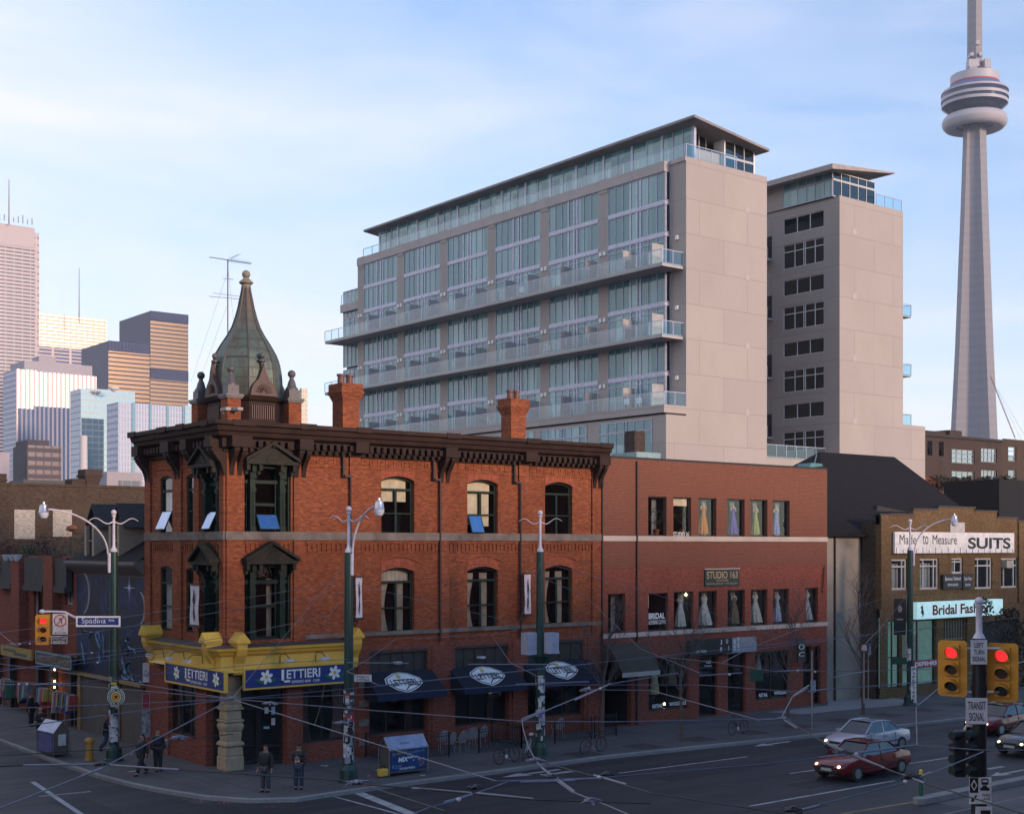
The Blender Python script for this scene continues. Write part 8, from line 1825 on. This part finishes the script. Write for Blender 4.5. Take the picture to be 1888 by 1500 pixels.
wire('double contact bars in front of the grey stucco wall', [(1220, 1210), (1330, 1222), (1428, 1237), (1603, 1236), (1735, 1232)], bars=(((1428, 1237), (1500, 1234)), ((1537, 1248), (1603, 1236))), ins=((1471, 1236), (1503, 1238)))
wire('contact wire past the mint lit shop', [(1525, 1270), (1620, 1264), (1751, 1252), (1890, 1243)], bars=(((1490, 1274), (1525, 1270)),))
wire('short level wire ending at the dark knot above the bicycle', [(1090, 1271), (1200, 1272), (1400, 1327), (1438, 1325)], .012, bars=(((1398, 1327), (1430, 1325)),), ins=((1106, 1270),))
wire('bottom foreground wire with a dark curl', [(762, 1500), (790, 1488), (830, 1478), (880, 1460), (905, 1452)], .012, bars=(((820, 1478), (870, 1464)),), ins=((846, 1474),))
wire('long bottom section bar across the near lanes', [(662, 1444), (760, 1452), (985, 1473), (1200, 1480)], .013, wire_d, bars=(((760, 1452), (870, 1461)), ((880, 1461), (984, 1472))))
# knots of hardware
def knot(px, py, label, s=.2, m=None):
    p = Vector(W3(px, py)); t = thing('wire_clamp', label, 'wire clamp', tuple(p), 0, 'clamps on the overhead wires'); q = random.Random(px); b = B()
    for k in range(5): a = q.uniform(0, 6.28); d_ = Vector((math.cos(a), math.sin(a), q.uniform(-.2, .2))) * s * q.uniform(.6, 1.2); b.tube([p - d_, p + Vector((0, 0, .05 * q.random())), p + d_], [.015, .03, .012], 5)
    b.done('clamp', m or bar_m, t)
    b = B(); b.tube([p + Vector((s * .6 * math.cos(a), s * .6 * math.sin(a), .03)) for a in [k * math.pi / 6 for k in range(10)]], .011, 5); b.done('ring', m or bar_m, t)
for px, py, lb, m in ((427, 1288, 'clamp where many wires meet in front of the stone column', None), (988, 1402, 'clamp at the wire knot in front of the white-framed bicycle', None), (658, 1443, 'clamp lying over the middle lamp post foot', None), (1019, 1433, 'dark clamp between the bicycles and the near lane', wire_d), (1090, 1478, 'heavy clamp at the bottom middle of the street', None), (1122, 1428, 'dark curled clamp over the kerb lane', wire_d), (876, 1452, 'dark clamp on the long bottom section bar', wire_d), (1560, 1388, 'dark clamp on the bar below the silver car', wire_d), (1680, 1432, 'curled clamp beside the tramway bollard', wire_d), (1462, 1494, 'curled clamp at the bottom edge right of the middle', wire_d), (187, 1409, 'clamp over the yellow hydrant-like bollard', wire_d), (1445, 1325, 'clamp at the foot of the third bare tree', None), (498, 1297, 'clamp in front of the cafe entrance', None), (330, 1360, 'clamp in front of the side window of the cafe', None), (630, 1334, 'clamp beside the middle lamp post flyers', None), (1080, 1272, 'clamp near the first bare tree', None), (105, 1262, 'clamp with a curled end before the side street shop', None), (24, 1188, 'clamp above the yellow shop sign', None)):
    knot(px, py, lb, .16, m)
# ================================================================ cars
def car(label, loc, rz, col, grp='cars driving along the avenue', lights=True, L_=4.6, W_=1.78):
    t = thing('car', label, 'car', (loc[0], loc[1], -.15), rz, grp, local=True); m = mat('car_paint_%.3f_%.3f' % (col[0], col[2]), col, .25, .2, coat=.6, c2=tuple(c * .9 for c in col))
    h = L_ / 2; hw = W_ / 2   # front at +x
    st_ = [(-h, .45, .72, .78), (-h + .08, .30, .90, .90), (-h + .6, .22, .98, .97), (-h + 1.3, .20, .98, 1.), (0, .20, .95, 1.), (h - 1.35, .20, .93, 1.), (h - .55, .22, .82, .96), (h - .12, .28, .70, .86), (h, .38, .58, .74)]
    b = B(); V = []; F = []
    for x, zb, zt_, k in st_:
        w_ = hw * k; V += [(x, -w_ * .86, zb), (x, -w_, zb + .14), (x, -w_, (zb + zt_) / 2 + .08), (x, -w_ * .93, zt_ - .03), (x, -w_ * .8, zt_), (x, w_ * .8, zt_), (x, w_ * .93, zt_ - .03), (x, w_, (zb + zt_) / 2 + .08), (x, w_, zb + .14), (x, w_ * .86, zb)]
    n = 10
    for i in range(len(st_) - 1):
        for j in range(n): F.append((i * n + j, i * n + (j + 1) % n, (i + 1) * n + (j + 1) % n, (i + 1) * n + j))
    F += [tuple(range(n)), tuple(range((len(st_) - 1) * n, len(st_) * n))]; b.add(V, F); b.done('body', m, t, smooth=True)
    # glasshouse: glass volume with painted roof and pillars
    cb = [(-h + .75, .95, .80), (-h + 1.35, 1.36, .66), (-.35, 1.42, .66), (.35, 1.40, .66), (h - 1.25, .93, .80)]
    b = B(); V = []; F = []
    for x, z, k in cb: V += [(x, -hw * k, z), (x, hw * k, z)]
    low = [(x, s * hw * .86, .9) for x, z, k in cb for s in (-1, 1)]; N_ = len(cb)
    for i in range(N_ - 1): F += [(2 * i, 2 * i + 1, 2 * i + 3, 2 * i + 2)]
    V += low
    for i in range(N_ - 1):
        for s in (0, 1): F.append((2 * i + s, 2 * i + 2 + s, 2 * N_ + 2 * i + 2 + s, 2 * N_ + 2 * i + s))
    b.add(V, F); b.done('windows', mat('car_glass', (.01, .012, .015), .05, spec=.8), t)
    b = B(); b.add([(-h + 1.3, -hw * .67, 1.355), (-.35, -hw * .67, 1.43), (.4, -hw * .67, 1.405), (.4, hw * .67, 1.405), (-.35, hw * .67, 1.43), (-h + 1.3, hw * .67, 1.355), (-h + 1.3, 0, 1.38), (-.35, 0, 1.46), (.4, 0, 1.43)], [(0, 1, 7, 6), (1, 2, 8, 7), (6, 7, 4, 5), (7, 8, 3, 4)])
    for s in (-1, 1):
        b.tube([(-h + .75, s * hw * .81, .95), (-h + 1.35, s * hw * .67, 1.37), (-.35, s * hw * .67, 1.43), (.38, s * hw * .67, 1.41), (h - 1.25, s * hw * .81, .93)], .035, 5); b.tube([(-.25, s * hw * .87, .9), (-.3, s * hw * .67, 1.42)], .03, 5)
    b.done('roof', m, t, smooth=True)
    for x in (-h + .85, h - .85):
        for s in (-1, 1):
            b = B(); b.tube([(x, s * (hw - .2), .32), (x, s * (hw + .01), .32)], .32, 20); wo = b.done('wheel', mat('tyre_rubber', (.1, .1, .1)), t); b = B(); b.tube([(x, s * (hw - .05), .32), (x, s * (hw + .02), .32)], .2, 16); b.done('rim', steel_m, wo)
    for s in (-1, 1):
        b = B(); b.ball((h - .1, s * hw * .62, .6), .1, 10, sz=.8); b.done('headlight', mat('headlight_lit', (1, .85, .6), emit=(1, .75, .45), es=1.6) if lights else lens_m, t, smooth=True)
        b = B(); b.box(-h - .01, -h + .08, s * hw * .5, s * hw * .74, .68, .82); b.done('tail_light', mat('tail_red', (.3, .01, .01), .3), t)
        b = B(); b.box(h - 1.55, h - 1.4, s * (hw - .02), s * (hw + .14), .9, 1.02); b.done('mirror', m, t)
    b = B()
    for s in (-1, 1):
        for x in (-.95, -.1, .85): b.box(x - .006, x + .006, s * hw * .985, s * (hw + .004), .35, .9)
        b.box(-.32, -.18, s * hw, s * (hw + .02), .76, .79); b.box(-1.4, 1.4, s * (hw - .01), s * (hw + .012), .5, .54)
    b.done('door_trim', mat('trim_black', (.01, .01, .01)), t)
    b = B(); b.box(h + .0, h + .035, -.26, .26, .42, .53); b.done('number_plate', mat('plate_pale', (.45, .45, .45)), t)
    b = B(); b.box(h - .06, h + .03, -hw * .62, hw * .62, .36, .5); b.box(h - .04, h + .02, -hw * .35, hw * .35, .54, .64); b.done('bumper', mat('bumper_dark', (.03, .03, .03), .5), t)
    return t
car('silver car with lit headlights driving left on the far lanes', (25.8, -12.3), rad(180), (.45, .47, .55))
car('dark red car with lit headlights in the lane nearer than the silver car', (20.3, -16.2), rad(180), (.16, .012, .014))
car('dark maroon car driving behind the transit signal sign', (36.5, -12.6), rad(180), (.14, .01, .013), lights=True)
car('pale car with lit headlights cut off by the right picture edge', (42.6, -12.8), rad(180), (.5, .5, .55))
car('black car cut off by the right picture edge behind the foreground signals', (31.6, -17.4), rad(180), (.02, .02, .024))
# ================================================================ people
SKN = mat('skin', (.42, .22, .15), .55)
def skinmesh(name, joints, edges, m, par, root=0, sub=1):
    me = bpy.data.meshes.new(name); me.from_pydata([j[:3] for j in joints], edges, []); o = bpy.data.objects.new(name, me); COL.objects.link(o)
    sk = o.modifiers.new('skin', 'SKIN'); sk.use_smooth_shade = True; 
    lay = me.skin_vertices[0].data
    for i, j in enumerate(joints): r = j[3] if isinstance(j[3], tuple) else (j[3], j[3]); r = tuple(q * (1.22 if q > .02 else 1.05) for q in r); lay[i].radius = r; lay[i].use_root = (i == root)
    ss = o.modifiers.new('sub', 'SUBSURF'); ss.levels = sub; ss.render_levels = sub
    dg = bpy.context.evaluated_depsgraph_get(); dg.update(); m2 = bpy.data.meshes.new_from_object(o.evaluated_get(dg)); bpy.data.objects.remove(o); m2.materials.clear(); m2.materials.append(m); m2.polygons.foreach_set('use_smooth', [True] * len(m2.polygons))
    ob = bpy.data.objects.new(name, m2); COL.objects.link(ob); ob.parent = par; ob['_loc'] = 1; return ob
def person(label, loc, rz, top, legs, pose, hair=(.02, .015, .012), cap=False, bald=False, H=1.76, coat=0., skirt=None, z=0., bag=None):
    """pose: dict with elbows/hands (L,R), feet offsets; faces -y locally"""
    t = thing('person', label, 'person', (loc[0], loc[1], z), rz, None, local=True); k = H / 1.76
    sL, sR = Vector((.19, 0, 1.43)) * k, Vector((-.19, 0, 1.43)) * k; eL, eR = [Vector(v) * k for v in pose['elbow']]; hL, hR = [Vector(v) * k for v in pose['hand']]; fL, fR = [Vector(v) * k for v in pose['foot']]; kL, kR = [Vector(v) * k for v in pose['knee']]
    pel = Vector((0, 0, .95)) * k; hipL, hipR = Vector((.1, 0, .9)) * k, Vector((-.1, 0, .9)) * k
    J = []; E = []
    def add(v, r, par=None): J.append((v[0], v[1], v[2], r)); i = len(J) - 1; (E.append((par, i)) if par is not None else None); return i
    a = add(pel, (.13, .1)); s1 = add(Vector((0, 0, 1.15)) * k, (.12, .09), a); s2 = add(Vector((0, .01, 1.36)) * k, (.14, .1), s1); nk = add(Vector((0, .01, 1.5)) * k, .058, s2)
    c0 = add(Vector((0, -.005, 1.58)) * k, (.062, .07), nk); c1 = add(Vector((0, 0, 1.66)) * k, (.074, .092), c0); c2 = add(Vector((0, .008, 1.73)) * k, (.06, .075), c1)
    for s, e, h in ((sL, eL, hL), (sR, eR, hR)):
        i = add(s, .055, s2); i = add(e, .042, i); w_ = add(h, .028, i); d = (h - e).normalized(); side = d.cross(Vector((0, 1, .2))).normalized(); pm_ = add(h + d * .06, (.035, .02), w_)
        for q, (o_, l_) in enumerate(((-.028, .06), (-.01, .075), (.01, .07), (.028, .055))): f1 = add(h + d * .1 + side * o_, .0095, pm_); f2 = add(h + d * (.1 + l_ * .55) + side * o_ + Vector((0, -.01, -.004)), .009, f1); add(h + d * (.1 + l_) + side * o_ + Vector((0, -.025, -.006)), .008, f2)
        t1 = add(h + d * .04 + side * .04, .011, pm_); add(h + d * .075 + side * .062, .009, t1)
    for hp, kn, f_ in ((hipL, kL, fL), (hipR, kR, fR)):
        i = add(hp, .085, a); i = add(kn, .055, i); i = add(f_ + Vector((0, .02, .08)), .04, i); add(f_ + Vector((0, -.13, .04)), (.04, .03), i)
    skinmesh('body', J, E, SKN, t)
    # face: nose, ears, eyes, mouth
    b = B(); hd = Vector((0, 0, 1.645)) * k
    b.add([tuple(hd + Vector(v)) for v in ((-.014, -.088, -.02), (.014, -.088, -.02), (0, -.112, -.022), (0, -.088, .025))], [(0, 1, 2), (0, 2, 3), (1, 3, 2)])
    for s in (-1, 1): b.ball(tuple(hd + Vector((s * .078, .005, 0))), .018, 8, sz=1.5)
    b.done('face', SKN, t, smooth=True); b = B()
    for s in (-1, 1): b.ball(tuple(hd + Vector((s * .03, -.083, .022))), .009, 8)
    b.box(-.022, .022, -.092 * 1, -.086, hd.z - .047, hd.z - .041); b.done('eyes', mat('eye_dark', (.02, .015, .015)), t)
    # hair
    if not bald:
        b = B(); V = lambda a_, c: (.088 * math.sin(c * 1.75) * math.cos(a_ * 6.283), .012 + .104 * math.sin(c * 1.75) * math.sin(a_ * 6.283) + (.0 if math.sin(a_ * 6.283) > -.3 else .012), hd.z + .02 + .105 * math.cos(c * (1.75 if math.sin(a_ * 6.283) > -.35 else 1.05)))
        b.grid(20, 8, V); b.done('hair', mat('hair_dark', hair, .7), t, smooth=True, recalc=False)
    if cap: b = B(); b.lathe([(.095, 0), (.097, .05), (.07, .1), (.01, .12)], (0, .005, hd.z + .035), 18); b.prism([(-.07, -.08), (.07, -.08), (.055, -.17), (-.055, -.17)], 2, hd.z + .04, hd.z + .05); b.done('cap', mat('cap_black', (.012, .012, .014)), t, smooth=True)
    # jacket
    J.clear(); E.clear()
    lo = .95 - coat * .35
    a = add(Vector((0, 0, lo)) * k, (.175 if coat else .155, .135)); s1 = add(Vector((0, 0, 1.12)) * k, (.165, .125), a); s2 = add(Vector((0, .01, 1.34)) * k, (.175, .13), s1); add(Vector((0, .012, 1.47)) * k, (.085, .08), s2)
    for s, e, h in ((sL, eL, hL), (sR, eR, hR)): i = add(s, .08, s2); i = add(e, .062, i); add(h + (h - e).normalized() * .0, .05, i)
    skinmesh('jacket', J, E, mat('jacket_%s' % label[:14], top, .6), t)
    J.clear(); E.clear(); a = add(pel, (.145, .12))
    for hp, kn, f_ in ((hipL, kL, fL), (hipR, kR, fR)): i = add(hp, .105, a); i = add(kn, .08, i); add(f_ + Vector((0, .02, .1)), .068, i)
    skinmesh('trousers', J, E, mat('trousers_%s' % label[:14], legs, .8), t)
    for f_ in (fL, fR):
        J.clear(); E.clear(); i = add(f_ + Vector((0, .05, .05)), .048, None); i = add(f_ + Vector((0, -.05, .045)), .048, i); add(f_ + Vector((0, -.16, .035)), .038, i); skinmesh('shoe', J, E, mat('shoe_black', (.012, .01, .01), .4), t)
    return t
stand = dict(elbow=((.27, .03, 1.15), (-.27, .03, 1.15)), hand=((.3, -.06, .9), (-.3, -.06, .9)), foot=((.11, .0, .0), (-.11, -.03, .0)), knee=((.11, -.02, .5), (-.11, -.04, .5)))
pockets = dict(elbow=((.32, .08, 1.16), (-.32, .08, 1.16)), hand=((.22, -.08, .98), (-.22, -.08, .98)), foot=stand['foot'], knee=stand['knee'])
fold = dict(elbow=((.27, -.05, 1.17), (-.27, -.05, 1.17)), hand=((.05, -.2, 1.2), (-.05, -.21, 1.25)), foot=stand['foot'], knee=stand['knee'])
walk = dict(elbow=((.25, .12, 1.17), (-.25, -.08, 1.17)), hand=((.26, .05, .93), (-.26, -.26, 1.0)), foot=((.1, -.3, .0), (-.1, .32, .03)), knee=((.1, -.2, .5), (-.1, .03, .5)))
cam_r = lambda p: math.atan2(CP[1] - p[1], CP[0] - p[0]) + rad(90)
def put(label, px, py, turn, *a, **k):
    p = at(px, py); z = 0.
    if p[1] < -6.7 or p[0] < -4.8: p = at(px, py, -.15); z = -.15
    o = person(label, p, cam_r(p) + rad(turn), *a, z=z, **k); return o, p
p1, _ = put('man in a black leather jacket and grey trousers looking left on the corner', 490, 1459, -35, (.012, .012, .014), (.06, .06, .075), stand, coat=.5, H=1.78)
p2, _ = put('person in black cap, black printed sweatshirt and blue jeans beside the man in leather', 551, 1454, -15, (.012, .012, .013), (.03, .045, .085), fold, cap=True, H=1.74)
b = B(); b.box(-.09, .09, -.163, -.155, 1.2, 1.27); 
o = text('RVR', 'shirt_print', white_m, p2, (-.1, -.168, 1.05), (1, 0, 0), .2, .09, bold=.03)
put('bald person in black clothes standing far left by the side street shop', 75, 1372, 20, (.015, .014, .016), (.02, .02, .022), fold, bald=True, H=1.75, coat=.6)
put('person in dark coat walking past the cafe side window, left of two', 262, 1428, -60, (.02, .016, .02), (.02, .02, .022), walk, H=1.66, coat=.7)
put('person in dark jacket carrying a pale bag beside the cafe side window, right of two', 291, 1421, 25, (.03, .026, .028), (.02, .02, .024), stand, H=1.74)
put('person in black partly hidden behind the left lamp post', 197, 1384, 90, (.02, .02, .02), (.03, .03, .035), walk, H=1.72)
pb_ = at(300, 1400); b = B(); b.ball((pb_[0] + .1, pb_[1] - .15, .75), .14, 12, sz=1.3); tag(b.done('shoulder_bag', mat('bag_grey', (.3, .28, .3)), smooth=True), 'pale grey bag held by the right person of the pair by the cafe side window', 'bag')
put('person in dark clothes standing in the shadow of the shop door under the green sign', 57, 1338, 60, (.01, .012, .016), (.02, .04, .06), stand, H=1.75)
# papers on the pavement
RR = random.Random(21); b = B()
for px, py in ((600, 1412), (700, 1420), (785, 1428), (1000, 1420), (598, 1410), (680, 1430), (250, 1420)):
    p = at(px, py, .006); a = RR.uniform(0, 3); w_, h_ = RR.uniform(.1, .35), RR.uniform(.08, .15); u_ = Vector((math.cos(a), math.sin(a), 0)); v_ = Vector((-u_.y, u_.x, 0)); P_ = Vector(p); z = .007 if p[1] > -6.6 else -.148
    b.poly([tuple(Vector((q.x, q.y, z))) for q in (P_, P_ + u_ * w_, P_ + u_ * w_ + v_ * h_, P_ + v_ * h_)])
b.done('litter', mat('paper_white', (.6, .6, .58)), recalc=False); o = bpy.data.objects['litter']; tag(o, 'scraps of white paper scattered on the pavement and kerb', 'litter', kind='stuff')
# ================================================================ the opposite side of the avenue (behind the viewer): it shades the street
for i, (x0, x1, y1, h) in enumerate(((-75, -47, -62, 19), (-46, -14, -62, 20), (-13.9, 14, -62, 19), (14.1, 40, -62, 20), (40.1, 90, -62, 19), (-48, -26, 14, 14), (-48, -26, 34, 15), (-48, -26, 60, 14))):
    b = B(); b.box(x0, x1, y1 - (14 if i < 5 else 19), y1, -.1, h); t = tag(b.done('brick_building', brick_mid), 'plain flat-roofed brick building on the far side of the crossing, outside the photo', 'building', 'buildings on the far side of the crossing')
b = B(); b.box(-150, 2400, -150, 2400, -1.3, 620); hz = b.done('haze', None); hz.data.materials.clear()
m = bpy.data.materials.new('thin_air'); m.use_nodes = True; nt_h = m.node_tree; nt_h.nodes.clear(); ho_ = nt_h.nodes.new('ShaderNodeOutputMaterial'); hv = nt_h.nodes.new('ShaderNodeVolumePrincipled')
hv.inputs['Color'].default_value = (.75, .82, 1, 1); hv.inputs['Density'].default_value = .00012; nt_h.links.new(hv.outputs[0], ho_.inputs['Volume']); hz.data.materials.append(m)
tag(hz, 'thin evening haze over the whole city', 'haze', kind='stuff')
